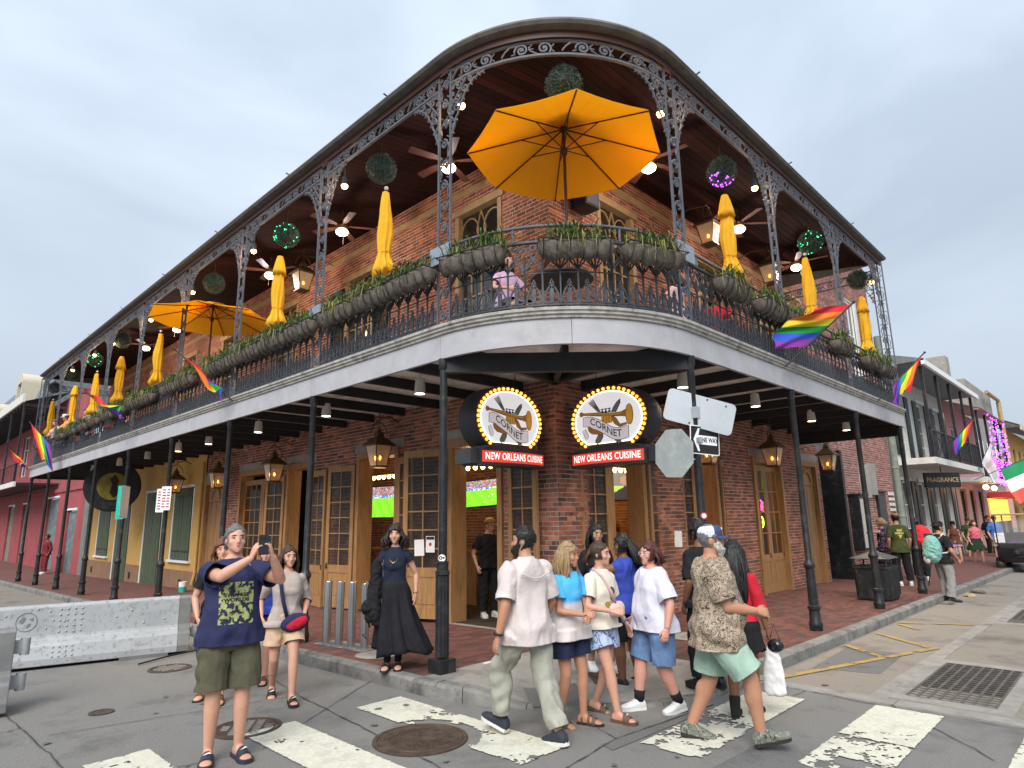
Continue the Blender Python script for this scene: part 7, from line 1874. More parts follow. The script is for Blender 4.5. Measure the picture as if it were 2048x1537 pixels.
  mb.ball(s.hpt(.078, 0, .142), .03, 10, 6, .5, 1.7, .45, s.Hm.to_3x3().normalized())
  for y in (-1, 1):
   mb.ball(s.hpt(.062, y * .042, .085), .026, 8, 6); mb.ball(s.hpt(-.012, y * .077, .105), .03, 8, 6, .62, .3, 1.05, s.Hm.to_3x3().normalized())
  mb.ball(s.hpt(.086, 0, .048), .017, 8, 6, .8, 1.5, .7, s.Hm.to_3x3().normalized()); mb.ball(s.hpt(.078, 0, .012), .02, 8, 6)
  for i in (0, 1):
   mb.ball(s.sh[i], .06 * s.k * s.al * (1 if s.sex == 'm' else .85), 12, 8); s.arm_r(i, mb=mb, f1=2); mb.ball(s.elb[i], .041 * s.k * s.al * (1 if s.sex == 'm' else .86), 10, 6)
   s.leg_r(i, mb=mb, f1=2); mb.ball(s.kn[i], .055 * s.k * s.lg, 10, 6); mb.ball(s.hj[i], .09 * s.k, 10, 6)
   if show_feet: s.foot(mb, i)
   mb.ball(s.an[i], .036 * s.k, 8, 6)
   calf = s.kn[i].lerp(s.an[i], .3) + V((-.012, 0, 0)); mb.ball(calf, .052 * s.k * s.lg, 10, 8, 1, 1, 1.8)
  if s.bust:
   mb.ball(s.T(.06 * (.5 + .5 * s.g), 0, 1.25), s.k, 14, 9, s.bust * 1.05, .118 * s.g, .075, Matrix.Rotation(s.twist, 3, 'Z'))
  me = remesh(mb, s.vox, 3)
  hb = MB(); s.hand(hb, 0); s.hand(hb, 1); me = join_mesh(me, remesh(hb, max(.0042, s.vox * .45), 2), 'body'); me.materials.append(s.skin)
  linked('body', me, s.root)
  if s.vox < .014: s.face()
  return s
 def part(s, mb, name, m_, smooth=4): return mb.build(name, M[m_], s.root, smooth=smooth)
 def face(s):
  rm = s.Hm.to_3x3().normalized()
  for y in (-1, 1):
   b = MB(); b.ball(s.hpt(.079, y * .033, .116), .0115, 10, 8, .8, 1.2, .5, rm); s.part(b, 'eye', 'eye_white')
   b = MB(); b.ball(s.hpt(.0868, y * .033, .1155), .0058, 8, 6, .6, 1, .95, rm); s.part(b, 'iris', 'iris')
   b = MB(); b.tube([s.hpt(.0845, y * .017, .122), s.hpt(.0895, y * .034, .1255), s.hpt(.079, y * .05, .1215)], [.002, .0026, .002], 5); s.part(b, 'lash', 'hair_dark')
   b = MB(); b.tube([s.hpt(.092, y * .014, .137), s.hpt(.0915, y * .034, .1425), s.hpt(.079, y * .052, .1375)], [.0045, .0045, .002], 6, flat=.7); s.part(b, 'eyebrow', getattr(s, 'brow', 'hair_dark'))
  b = MB(); b.tube([s.hpt(.088, -.022, .0485), s.hpt(.1005, -.008, .0525), s.hpt(.1015, 0, .051), s.hpt(.1005, .008, .0525), s.hpt(.088, .022, .0485)], [.002, .0045, .0042, .0045, .002], 6); b.tube([s.hpt(.088, -.02, .046), s.hpt(.0995, 0, .0425), s.hpt(.088, .02, .046)], [.002, .0055, .002], 6); s.part(b, 'lips', 'lips')
 def garment(s, mb, name, m_, smooth=4, wr=.005, f=7, seed=1, zf=.5, cuts=()):
  me = remesh(mb, s.vox * 1.15, smooth, name)
  if wr: wrinkle(me, wr, f, seed, zf)
  if cuts:
   bm = bmesh.new(); bm.from_mesh(me)
   for p, n, r, *ax in cuts:
    vs = {v for v in bm.verts if (v.co - p).length < r and (not ax or ((v.co - p) - n * (v.co - p).dot(n)).length < ax[0] and ((v.co - s.P).xy - (s.T(0, 0, 1.3) - s.P).xy).length > ax[1])}; es = [e for e in bm.edges if e.verts[0] in vs and e.verts[1] in vs]; fs = [q for q in bm.faces if all(v in vs for v in q.verts)]
    bmesh.ops.bisect_plane(bm, geom=list(vs) + es + fs, plane_co=p, plane_no=n, clear_outer=True)
   bm.to_mesh(me); bm.free(); me.shade_smooth()
  me.materials.append(M[m_]); o = linked(name, me, s.root)
  if cuts: md = o.modifiers.new('thickness', 'SOLIDIFY'); md.thickness = .006; md.offset = -1
  return o
 def shirt(s, m_, hem=.86, sleeve=.62, infl=.016, flare=.02, sl=.014, name='shirt', wr=.006, top=1.47, sext=.016, collar=None, seed=1):
  mb = MB(); zs = []; z = hem - .05; cuts = [(s.T(0, 0, hem), V((0, 0, -1)), 1.0)]
  while z < top: zs.append(z); z += .045
  zs.append(top)
  mb.rings([s.ring(z, infl, flare=flare * max(0, 1 - (z - hem) / .42), zm=.9) for z in zs])
  for i in (0, 1):
   if sleeve: mb.ball(s.sh[i], (.053 if s.sex == 'm' else .045) * s.k * s.al + sl * .8, 12, 8)
  if hem < .95:
   for i in (0, 1): s.leg_r(i, infl + .05, 0, .42, mb)
  if s.bust:
   mb.ball(s.T(.065 * (.5 + .5 * s.g), 0, 1.25), s.k, 16, 10, s.bust * 1.15 + infl * .7, .128 * s.g, .085, Matrix.Rotation(s.twist, 3, 'Z'))
  o = s.garment(mb, name, m_, wr=wr * 2.3, seed=seed, cuts=cuts, f=5.5, zf=.55); s.shirt_o = o
  if sleeve:
   for i in (0, 1):
    mb = MB(); s.arm_r(i, sl, 0, sleeve + .16, mb, sext); mb.ball(s.sh[i], (.053 if s.sex == 'm' else .045) * s.k * s.al + sl * .8, 12, 8)
    a_, b_ = (s.sh[i], s.elb[i]) if sleeve < 1 else (s.elb[i], s.wri[i])
    s.garment(mb, 'sleeve', m_, wr=wr * 1.3, seed=seed + 3 + i, f=9, cuts=[(a_.lerp(b_, sleeve % 1), (b_ - a_).normalized(), .5)])
  b = MB(); r = .068 if s.sex == 'm' else .07
  zc_ = 1.462
  if collar:
   rr = []
   for q in [2 * PI * j / 20 for j in range(20)]:
    dz = -.035 * max(0, math.cos(q)); rr.append((q, dz))
   b.rings([[s.T(-.012 + (.062 + o_) * math.cos(q), (.064 + o_) * math.sin(q), zc_ + dz + h) for q, dz in rr] for o_, h in ((.012, -.02), (.004, .038), (.016, .03), (.03, -.012))], cap=False); s.part(b, 'collar', collar)
  else:
   b.tube([s.T(-.006 + r * 1.05 * math.cos(q), r * 1.06 * math.sin(q), zc_ - .012 - .03 * max(0, math.cos(q))) for q in [2 * PI * j / 20 for j in range(21)]], .0075 * s.k, 6); s.part(b, 'neckband', m_)
  return o
 def bottoms(s, m_, f1=.8, infl=.022, ext=.02, top=1.02, name='shorts', wr=.006, seed=2, low=.8):
  mb = MB(); z = low; zs = []
  while z < top: zs.append(z); z += .035
  zs.append(top); mb.rings([s.ring(z, infl * .9) for z in zs])
  cuts = []
  for i, sg in enumerate((1, -1)):
   a, b, c = s.hj[i], s.kn[i], s.an[i]; n0 = len(mb.v)
   s.leg_r(i, infl, 0, min(2, f1 + .1), mb, ext); o_ = infl * .5 * s.lg
   mb.v[n0:] = [(x, y + sg * o_ * max(0, min(1, (a.z - z) / .12)), z) for x, y, z in mb.v[n0:]]
   mb.ball(a, .09 * s.k * s.lg + infl * .6, 12, 8)
   p_, d_ = (a.lerp(b, f1), (b - a)) if f1 < 1 else (b.lerp(c, f1 - 1), (c - b)); cuts.append((p_ + V((0, sg * o_, 0)), d_.normalized(), (.1 if f1 < 1.2 else .08) * s.k * s.lg + infl + ext))
  return s.garment(mb, name, m_, wr=wr * 1.7, seed=seed, f=7.5, zf=.35, cuts=cuts)
 def skirt(s, m_, z0, top=1.03, r0=.0, flare=.16, folds=9, amp=.03, drift=(0, 0), name='skirt', infl=.014):
  b = MB(); rr = []; n = 72; K = 18
  for q in range(K + 1):
   f = q / K; z = top + (z0 - top) * f; base = s.ring(max(.86, z), infl, n); ring = []
   c0 = s.T(0, 0, max(.86, z)); dz = (z - max(.86, z)) * s.k
   for j, p in enumerate(base):
    a = 2 * PI * j / n; o = (p - c0); o.z = 0
    k = 1 + (flare * f ** 1.5 / .16) * (1 + .35 * math.sin(a * 2 + 1)) + amp / .15 * f ** 1.1 * (math.sin(folds * a + 2 * f + 1.2 * math.sin(3 * a)) * .7 + .3 * math.sin(folds * 2.3 * a))
    ring.append(c0 + o * k + V((drift[0] * f * f, drift[1] * f * f, dz + .03 * f * f * math.sin(3 * a + 1))))
   rr.append(ring)
  b.rings(rr, cap=False); o = s.part(b, name, m_); md = o.modifiers.new('thickness', 'SOLIDIFY'); md.thickness = .004; return o
 def shoes(s, kind, m_, sole='sole_dark', name='shoe'):
  for i in (0, 1):
   o = bpy.data.objects.new(name, None); col.objects.link(o); o.parent = s.root; k = s.k
   def pt(mb, nm, mm, sm=4): x = mb.build(nm, M[mm], o, smooth=sm); return x
   b = MB(); s.sole(b, i, 0, .012 if kind in ('sandal',) else .028 if kind != 'slide' else .03, .006); pt(b, 'sole', sole, .5)
   if kind in ('slide', 'sandal'):
    z0 = .02
    for x0, x1 in (((.07, .14),) if kind == 'slide' else ((.095, .13), (.05, .075), (-.02, .0))):
     b = MB(); n = 9; ring = []
     hh = .075 if kind == 'slide' else .07
     def hx(x): return itp([(-.06, .06), (-.02, .105), (.03, .102), (.08, .078), (.13, .058), (.2, .03)], x)[0]
     def wx(x): return itp([(-.06, .034), (0, .041), (.08, .05), (.13, .054), (.2, .04)], x)[0]
     for q in range(n + 1):
      a = PI * q / n
      row = [(x, wx(x) * math.cos(a), z0 - .005 + (hx(x) - z0 + .018) * math.sin(a)) for x in (x0, x1)]
      ring.append([s.fm[i] @ (V(p) * k) for p in row] + [s.fm[i] @ (V((p[0], p[1] * .94, p[2] - .006)) * k) for p in row[::-1]])
     b.rings(ring); pt(b, 'strap', m_, .8)
     if kind == 'slide':
      b = MB(); ck = [(.075, .02), (.09, .028), (.125, .012), (.1, -.03), (.115, .008), (.092, .016)]
      Fq = lambda u, v: s.fm[i] @ (V((u, v, itp([(.07, .1), (.14, .076)], u)[0] * math.sqrt(max(.1, 1 - (v / .056) ** 2)) + .0045)) * k)
      b.add([Fq(.087, .026), Fq(.098, .03), Fq(.112, .012), Fq(.108, -.03), Fq(.101, .006), Fq(.095, .016)], [(0, 1, 4, 5), (1, 2, 4), (2, 3, 4)]); pt(b, 'mark', 'white')
   else:
    b = MB(); s.foot(b, i, .011 if kind != 'clog' else .017, .02)
    if kind == 'boot': b.tube([s.fm[i] @ (V((0, 0, .06)) * k), s.an[i].lerp(s.kn[i], .32)], [.05 * k, .058 * k], 14)
    elif kind == 'sneaker': b.tube([s.fm[i] @ (V((0, 0, .06)) * k), s.an[i].lerp(s.kn[i], .06)], [.048 * k, .05 * k], 14)
    me = remesh(b, s.vox * .9, 2, 'upper'); me.materials.append(M[m_]); linked('upper', me, o)
    if kind == 'sneaker' and s.vox < .014:
     b = MB()
     for q in range(4): x = .06 + .022 * q; b.tube([s.fm[i] @ (V((x, -.022, .104 - .013 * q)) * k), s.fm[i] @ (V((x, 0, .113 - .013 * q)) * k), s.fm[i] @ (V((x, .022, .104 - .013 * q)) * k)], .0035, 5)
     pt(b, 'lace', 'off_white')
 def socks(s, m_, f=.75, name='sock'):
  for i in (0, 1):
   b = MB(); s.leg_r(i, .006, 2 - f, 2, b); s.part(b, name, m_)
 def cap_hair(s, m_, thick=.014, line=.178, side=72, low=.055, tuft=.006, name='hair', seed=1, back=0.0):
  mb = MB(); rr = []; n = 40
  zs = [low - back, low, .08, .1, .12, .14, .16, .18, .2, .218, .232, .242]
  for z in zs:
   xo, d, w = itp(HD, min(max(z, .03), .233)); ring = []
   if z > .233: d, w = .03, .026
   for j in range(n):
    q = -180 + 360 * j / n; face = abs(q) < (side if z < line - .03 else side * max(0, (line + .012 - z) / .042)) and z < line + .012
    e = -.012 if face else thick * (1 if z > .09 else .75)
    if not face and s.sex == 'm' and abs(abs(q) - 92) < 16 and z < .125: e = -.004
    c_, s_ = math.cos(R(q)), math.sin(R(q))
    ring.append(s.hpt(xo + (d * (1 if c_ > 0 else 1.06) + e) * math.copysign(abs(c_) ** .92, c_), (w + e) * s_, z + (thick if z > .22 else 0)))
   rr.append(ring)
  mb.rings(rr); me = remesh(mb, .006 if s.vox < .014 else .011, 1, name); wrinkle(me, tuft, 26, seed, .5); me.materials.append(M[m_]); s.brow = getattr(s, 'brow', m_); return linked(name, me, s.root)
 def locks(s, m_, n=90, length=.3, a0=70, a1=180, spread=.03, r=.011, name='hair_locks', seed=1, curl=0.0, top=(.1, .225), back=.03, front=True, out=.02):
  random.seed(seed); b = MB(); rm = s.Hm.to_3x3().normalized(); up = V((0, 0, 1))
  for _ in range(n):
   sg = random.choice((-1, 1)); q = R(random.uniform(a0, a1)) * sg; z = random.uniform(*top); xo, d, w = itp(HD, z)
   p0 = s.hpt(xo + (d * 1.04 + .006) * math.cos(q), (w + .008) * math.sin(q), z)
   xo2, d2, w2 = itp(HD, .1); k2 = out + random.uniform(0, .016)
   p1 = s.hpt(xo2 + (d2 + k2) * math.cos(q) - .006, (w2 + k2) * math.sin(q), .1 + (z - .1) * .3)
   nb = random.uniform(.8, 1.2); L = length * random.uniform(.75, 1.08)
   o = (p1 - s.hpt(-.01, 0, .1)); o.z = 0; o = o.normalized() if o.length > 0 else V((-1, 0, 0))
   end = p1 + V((0, 0, -L)) + o * spread * nb + V((random.gauss(0, .014), random.gauss(0, .014), 0)) - (rm @ V((1, 0, 0))) * back
   mid = p1.lerp(end, .5) + o * .016 + V((curl * math.sin(nb * 40), curl * math.cos(nb * 31), 0)); m2 = p1.lerp(end, .78) + V((curl * math.cos(nb * 57), curl * math.sin(nb * 23), 0))
   b.tube([p0, p1, mid, m2, end], [r * .7, r, r * .95, r * .75, r * .18], 5)
  return tag(s.part(b, name, m_), kind='stuff')
 def tufts(s, m_, n=260, L=.03, r=.0042, seed=2, line=.17, side=70):
  random.seed(seed); b = MB()
  for _ in range(n):
   q = random.uniform(-180, 180); z = random.uniform(.06, .232)
   if abs(q) < side and z < line: continue
   if abs(abs(q) - 92) < 18 and z < .13: continue
   xo, d, w = itp(HD, z); a = R(q); t_ = .011
   P = lambda dx, zz, e: s.hpt(xo + (d + t_ + e) * math.cos(a) - dx, (w + t_ + e) * math.sin(a + dx * 3), zz)
   b.tube([P(0, z, -.004), P(L * .4, z - L * (.1 if z > .19 else .4), .004), P(L, z - L * (.25 if z > .19 else .9), random.uniform(-.002, .005))], [r, r * .9, r * .2], 4)
  return tag(s.part(b, 'hair_strands', m_), kind='stuff')
 def beard(s, m_, n_=.02, low=-.03, name='beard'):
  mb = MB(); rr = []
  for z, e in ((low, -.02), (low + .02, .0), (.01, .013), (.035, .013), (.06, .009), (.085, .004), (.1, -.008)):
   xo, d, w = itp(HD, max(z, .002)); ring = []
   for j in range(24):
    q = 2 * PI * j / 24; c_ = math.cos(q); ee = e + (n_ * .4 if c_ > .3 else 0) if c_ > -.05 else -.03
    if z > .055 and abs(math.degrees(math.atan2(math.sin(q), c_))) < 34: ee = -.02 if z > .075 else .004
    ring.append(s.hpt(xo + (d + ee) * c_, (w + ee * .8) * math.sin(q), z))
   rr.append(ring)
  mb.rings(rr); me = remesh(mb, .0055, 1, name); wrinkle(me, .004, 40, 3, .6); me.materials.append(M[m_]); linked(name, me, s.root)
 def glasses(s, m_='black', dark=False, up=0.0):
  b = MB(); z = .117 + up; x = .097 - up * .4
  for y in (-1, 1):
   b.tube([s.hpt(x, y * (.034 + .022 * math.cos(q)), z + .018 * math.sin(q)) for q in [2 * PI * j / 14 for j in range(15)]], .002, 5)
   b.tube([s.hpt(x - .002, y * .056, z + .004), s.hpt(.03, y * .078, z + .004), s.hpt(-.02, y * .08, z - .002)], .002, 5)
  b.tube([s.hpt(x, -.012, z + .004), s.hpt(x + .004, 0, z + .007), s.hpt(x, .012, z + .004)], .002, 5); s.part(b, 'glasses', m_)
  if dark:
   for y in (-1, 1): b = MB(); b.add([s.hpt(x, y * (.034 + .021 * math.cos(q)), z + .017 * math.sin(q)) for q in [2 * PI * j / 14 for j in range(14)]], [tuple(range(14))]); s.part(b, 'lens', 'black_gloss')
 def hat(s, m_crown, m_brim, back=False, z=.165, brim=.085, mesh_back=None):
  c = MB(); rr = []
  for zz, e in ((z - .012, .012), (z + .01, .014), (z + .04, .014), (z + .065, .004), (z + .08, -.016), (z + .088, -.05)):
   xo, d, w = itp(HD, .165); rr.append([s.hpt(-.004 + max(.004, d + e) * math.cos(q), max(.004, w + e) * math.sin(q), zz - .018 * math.cos(q) * (-.3)) for q in [2 * PI * j / 24 for j in range(24)]])
  if mesh_back:
   n = 24; fr = MB(); bk = MB(); pts = [p for r_ in rr for p in r_]
   for i in range(len(rr) - 1):
    for j in range(n):
     q = 360 * (j + .5) / n; (fr if (q < 75 or q > 285) else bk).add([pts[i * n + j], pts[i * n + (j + 1) % n], pts[(i + 1) * n + (j + 1) % n], pts[(i + 1) * n + j]], [(0, 1, 2, 3)])
   s.part(fr, 'cap_front', m_crown); s.part(bk, 'cap_back', mesh_back)
  else: c.rings(rr); s.part(c, 'cap', m_crown)
  b = MB(); sg = -1 if back else 1; top, bot = [], []
  for j in range(13):
   q = R(-72 + 144 * j / 12); x, y = sg * (.108 * math.cos(q)), .088 * math.sin(q)
   x2, y2 = sg * (.1 * math.cos(q) + brim * max(0, math.cos(q)) ** .6), .09 * math.sin(q)
   top.append((s.hpt(x, y, z - .004), s.hpt(x2, y2, z - .016 - .02 * abs(math.sin(q)) ** 2 + .0)))
  for j in range(12): b.add([top[j][0], top[j][1], top[j + 1][1], top[j + 1][0]], [(0, 1, 2, 3)])
  o = s.part(b, 'brim', m_brim); md = o.modifiers.new('thickness', 'SOLIDIFY'); md.thickness = .004
 def decal(s, name, u0, u1, z0, z1, draw, back=False, nx=24, nz_=28):
  """flat print pressed on to the shirt front (or back): draw(u, v) -> colour or None"""
  me = s.shirt_o.data; bv = BVHTree.FromPolygons([v.co for v in me.vertices], [p.vertices for p in me.polygons]); b = MB(); G = {}
  for i in range(nx + 1):
   for j in range(nz_ + 1):
    y, z = u0 + (u1 - u0) * i / nx, z0 + (z1 - z0) * j / nz_; o_ = s.T(.6 if not back else -.6, y, z); d_ = (s.T(0, y, z) - o_).normalized()
    h = bv.ray_cast(o_, d_); G[i, j] = (h[0] + h[1] * .004) if h[0] is not None else s.T(.13, y, z)
  for i in range(nx):
   for j in range(nz_):
    c = draw((i + .5) / nx, (j + .5) / nz_)
    if c: b.col = c; b.add([G[i, j], G[i + 1, j], G[i + 1, j + 1], G[i, j + 1]], [(0, 1, 2, 3)])
  return s.part(b, name, 'flag')
 def shirt_text(s, body, y0, z0, size, m_, back=False, sx=1):
  me = s.shirt_o.data; bv = BVHTree.FromPolygons([v.co for v in me.vertices], [p.vertices for p in me.polygons])
  def F(x, y):
   yy, zz = y0 - (-1 if not back else 1) * x, z0 + y; o_ = s.T(.6 if not back else -.6, yy, zz); h = bv.ray_cast(o_, (s.T(0, yy, zz) - o_).normalized()); return h[0] + h[1] * .006 if h[0] is not None else s.T(.13, yy, zz)
  text_on(F, body, size, m_, s.root, .002, sx)
 def W(s, p):
  """local body point -> world"""
  return Matrix.Translation(s.root.location) @ Matrix.Rotation(s.root.rotation_euler.z, 4, 'Z') @ V(p)
 def strap(s, pts, r, m_, name, parent): pass
def item(name, label, cat, p, fn, offs=(0, 0, 0), group=None):
 """a bag or phone carried by person p: its own top-level thing, built in p's body coordinates"""
 t = thing(name, label, cat, tuple(p.root.location), p.root.rotation_euler.z, group); fn(t, p); return t
def blob(mb, c, r, sx, sy, sz, Mx=None, n=16): mb.ball(c, r, n, 12, sx, sy, sz, Mx)
def soft(mb, t, name, m_, vox=.01, wr=.004, seed=1):
 me = remesh(mb, vox, 3, name); wrinkle(me, wr, 12, seed, 1); me.materials.append(M[m_]); return linked(name, me, t)
K = 22
p = Person('man in navy printed T-shirt and olive shorts raising a phone with both hands', (-5.1, -.74, 0), 258, 1.83, 'm', 1.06, .02, skin='fair', lean=-3, head=(3, 8), feet=[(.02, .12, 10, 0, 0), (-.01, -.1, -14, 0, 0)],
           hands=(dict(pos=(.34, .205, 1.5), elbow=(.1, .8, -1), dir=(.1, -.3, 1), back=(.25, 1, .1), curl=38, thumb=20), dict(pos=(.34, .05, 1.49), elbow=(.1, -1, -.75), dir=(.1, .32, 1), back=(.25, -1, .1), curl=38, thumb=20)), arms=1.08, legs=1.04)
p.brow = 'hair_dark'; p.body(); p.shirt('navy_tee', .845, .66, .02, .045, .024, wr=.008, sext=.02, seed=3); p.bottoms('olive_short', .93, .03, .03, 1.0, wr=.008, seed=4); p.cap_hair('hair_grey', .01, .184, 66, .055, .003); p.tufts('hair_grey', 300, .04, line=.184); p.shoes('slide', 'rubber_navy', 'rubber_navy', 'slide_sandal')
random.seed(6)
def dr(u, v):
 e = noise.noise(V((u * 7, v * 8, 2))) + .6 * noise.noise(V((u * 17, v * 19, 7)))
 if .52 < v < .68 and .12 < u < .9: return (.32, .34, .14)
 if v > .93 and u < .2 or e > .26 + .1 * (u > .9) or (v < .06 and e > 0): return None
 return (.34, .36, .15) if e < -.08 else ((.2, .22, .09) if e < .06 else (.02, .025, .03))
p.decal('shirt_print', -.125, .125, 1.0, 1.3, dr, nx=44, nz_=50); p.shirt_text('STRANGE', 0, 1.205, .036, 'ink', sx=1.15); p.shirt_text('WORLDS', 0, 1.17, .036, 'ink', sx=1.25)
b = MB();
for y in (-.012, .012): b.tube([p.T(.128, y, 1.0), p.T(.14, y * 2, .93), p.T(.135, y * 3, .9)], .005, 5)
p.part(b, 'drawstring', 'grey_trouser')
def phone(t, q):
 b = MB(); Mx = Matrix.Translation((.39, .132, 1.66)) @ Matrix.Rotation(R(-8), 4, 'Y'); b.box(-.005, .005, -.039, .039, -.08, .08, Mx); b.build('case', M['black_gloss'], t, bevel=.004)
 b = MB(); b.box(.005, .009, -.032, .032, .04, .07, Mx); b.build('camera_bar', M['black'], t)
 b = MB(); b.box(-.0065, -.005, -.036, .036, -.076, .076, Mx); b.build('screen_glass', M['black_gloss'], t)
 for y in (-.018, .006): b = MB(); b.ball(Mx @ V((.009, y, .055)), .009, 8, 5, .4, 1, 1); b.build('lens', M['black_gloss'], t)
item('phone', 'black mobile phone held up by the man in navy T-shirt', 'phone', p, phone)
p = Person('person in black T-shirt and denim shorts half hidden behind the photographing man', (-4.42, 1.2, -.02), 236, 1.70, 'm', 1.0, skin='fair', head=(10, 0), hands=(None, dict(pos=(.12, -.2, .88), elbow=(-.7, -.9, 0), dir=(.3, .35, -.8), back=(.2, -1, 0), curl=10)), feet=[(.14, .1, 8, 0, 0), (-.1, -.12, -10, 0, 0)])
p.body(); p.shirt('black_cloth', .84, .62); p.bottoms('dark_denim', .85); p.cap_hair('hair_red', .022, .172, 68, .03, .007); p.locks('hair_red', 40, .12, 85, 180, .0, seed=2); p.shoes('sandal', 'leather_brown', name='sandal')
p = Person('woman with pink face seen between the phone man and the taupe woman', (-3.72, 1.62, -.02), 232, 1.60, 'f', 1.0, skin='pink', head=(8, 0), feet=[(.12, .08, 5, 0, 0), (-.15, -.08, -5, 20, .02)])
p.body(); p.shirt('royal_blue', .86, .5); p.bottoms('dark_denim', .6); p.cap_hair('hair_brown', .014, .175, 70, .04); p.shoes('sandal', 'leather_brown', name='sandal')
p = Person('woman in taupe knit top and beige shorts walking toward the street', (-3.95, .6, 0), 250, 1.62, 'f', 1.06, .01, skin='fair', lean=3, head=(14, 2), feet=[(.26, .075, 4, 0, 0), (-.25, -.07, -6, 22, .02)],
           hands=(dict(pos=(.1, .2, .9), elbow=(-.9, .5, 0), back=(.1, 1, 0), curl=25), dict(pos=(-.02, -.26, .9), elbow=(-.8, -.4, 0), curl=20)))
p.body(); p.shirt('taupe_knit', .86, 1.15, .013, .012, .012, wr=.006, sext=.004, seed=5); p.bottoms('beige_short', .62, .02, .025, 1.0, seed=6); p.cap_hair('hair_brown', .013, .174, 66, .03, .004); p.locks('hair_brown', 130, .2, 72, 180, .0, .011, seed=7, curl=.012); p.shoes('slide', 'sole_dark', 'sole_dark', 'slide_sandal');
def sling(t, q):
 mb = MB(); mb.ball(q.T(.17, .09, .9), .1, 16, 10, .55, 1.5, .95, Matrix.Rotation(R(14), 3, 'X')); soft(mb, t, 'pouch', 'navy_tee', .009)
 mb = MB(); mb.ball(q.T(.2, .11, .895), .085, 16, 10, .45, 1.45, .7, Matrix.Rotation(R(20), 3, 'X')); soft(mb, t, 'front_pocket', 'red_knit', .008)
 b = MB(); b.tube([q.T(.175, .0, .96), q.T(.15, -.05, 1.15), q.T(.15, -.08, 1.3), q.T(.06, -.1, 1.475), q.T(-.1, -.06, 1.42), q.T(-.15, .05, 1.2), q.T(-.1, .17, 1.0), q.T(.08, .22, .93)], .011, 6, flat=2); b.build('strap', M['navy_tee'], t, smooth=4)
item('sling_bag', 'navy and red sling bag hanging across the woman in taupe', 'bag', p, sling)
p = Person('woman in dark top and long black skirt standing on the kerb', (-2.74, .28, .15), 226, 1.64, 'f', 1.0, skin='fair', head=(0, 0), feet=[(.02, .06, 8, 0, 0), (.05, -.06, -4, 0, 0)], hands=(dict(pos=(.0, .27, .88), elbow=(-.7, .5, 0), curl=15), dict(pos=(.04, -.29, .86), elbow=(-.7, -.5, 0), curl=40)))
p.body(); p.shirt('ink_top', .97, .32, .010, .004, .010, wr=.003, sext=.006); p.skirt('black_skirt', .19, 1.05, flare=.17, folds=8, amp=.085, drift=(-.02, .12)); p.cap_hair('hair_dark', .018, .165, 60, .03, .008); p.locks('hair_dark', 150, .17, 62, 180, .045, .012, seed=9, curl=.03, back=.0); p.shoes('sandal', 'black', name='sandal'); p.socks('black_cloth', .3)
b = MB(); b.tube([p.T(-.03 + .07 * math.cos(q) + .055 * (1 + math.cos(q)), .075 * math.sin(q), 1.45 - .16 * max(0, math.cos(q))) for q in [2 * PI * j / 24 for j in range(25)]], .0025, 5); p.part(b, 'necklace', 'metal_gold'); b = MB(); b.ball(p.T(.155, 0, 1.285), .013, 8, 6); p.part(b, 'pendant', 'metal_gold')
b = MB(); b.tube([p.wri[0] + V((.03 * math.cos(q), .03 * math.sin(q), .02)) for q in [2 * PI * j / 12 for j in range(13)]], .006, 5); p.part(b, 'bracelet', 'metal_gold')
def jacket(t, q):
 w = q.wri[1]; mb = MB(); mb.tube([w + V((-.02, .06, .42)), w + V((-.02, .05, .2)), w + V((0, .04, -.05)), w + V((.02, .05, -.2)), w + V((.0, .09, -.32))], [.05, .075, .09, .085, .05], 12); mb.ball(w + V((.04, -.03, -.12)), .075, 12, 8, 1, 1, 1.1); mb.ball(w + V((.03, -.01, -.24)), .05, 12, 8); soft(mb, t, 'cloth', 'black_cloth', .011, .012)
 b = MB(); b.tube([w + V((.05, 0, -.05)), w + V((.06, -.04, -.2)), w + V((.02, .0, -.34))], .012, 6); b.build('strap', M['black'], t)
item('jacket', 'black jacket and strap dangling from the hand of the woman in black', 'jacket', p, jacket)
p = Person('bearded man seen from behind in pale shirt and stone trousers striding left', (-3.16, -2.3, 0), 84, 1.80, 'm', 1.0, .015, skin='tan', lean=4, twist=-8, head=(40, 0), feet=[(.3, .085, 12, -16, .05), (-.27, -.09, -4, 8, .01)],
           hands=(dict(pos=(.03, .31, .83), elbow=(-.9, .35, 0), curl=28), dict(pos=(.13, -.27, .86), elbow=(-.9, -.4, 0), curl=25)), arms=1.05)
p.brow = 'hair_black'; p.body(); p.shirt('pale_shirt', .80, .82, .02, .03, .026, wr=.009, sext=.014, collar='pale_shirt', seed=11); p.bottoms('stone_trouser', 1.9, .014, .022, 1.0, 'trousers', wr=.012, seed=12); p.cap_hair('hair_black', .01, .185, 66, .03, .003); p.tufts('hair_black', 300, .016, line=.184); p.beard('hair_black'); p.shoes('slipon', 'shoe_navy', 'sole_white')
b = MB(); b.tube([p.T(-.152 - .012 * math.cos(y * 9), y, 1.335 - .02 * math.cos(y * 20)) for y in [-.15 + .3 * j / 16 for j in range(17)]], .006, 5); p.part(b, 'yoke_flap', 'pale_shirt')
def watch(q, i, m1, m2):
 d = (q.wri[i] - q.elb[i]).normalized(); u = d.orthogonal().normalized(); w = d.cross(u); c = q.wri[i] - d * .03
 b = MB(); b.tube([c + (u * math.cos(a) + w * math.sin(a)) * .032 * q.k for a in [2 * PI * j / 14 for j in range(15)]], .009, 6, flat=1.4); q.part(b, 'watch_strap', m1); b = MB(); o = V((0, (1, -1)[i], 0)); b.ball(c + (o - d * o.dot(d)).normalized() * .036, .018, 8, 6, 1, .6, 1); q.part(b, 'watch_face', m2)
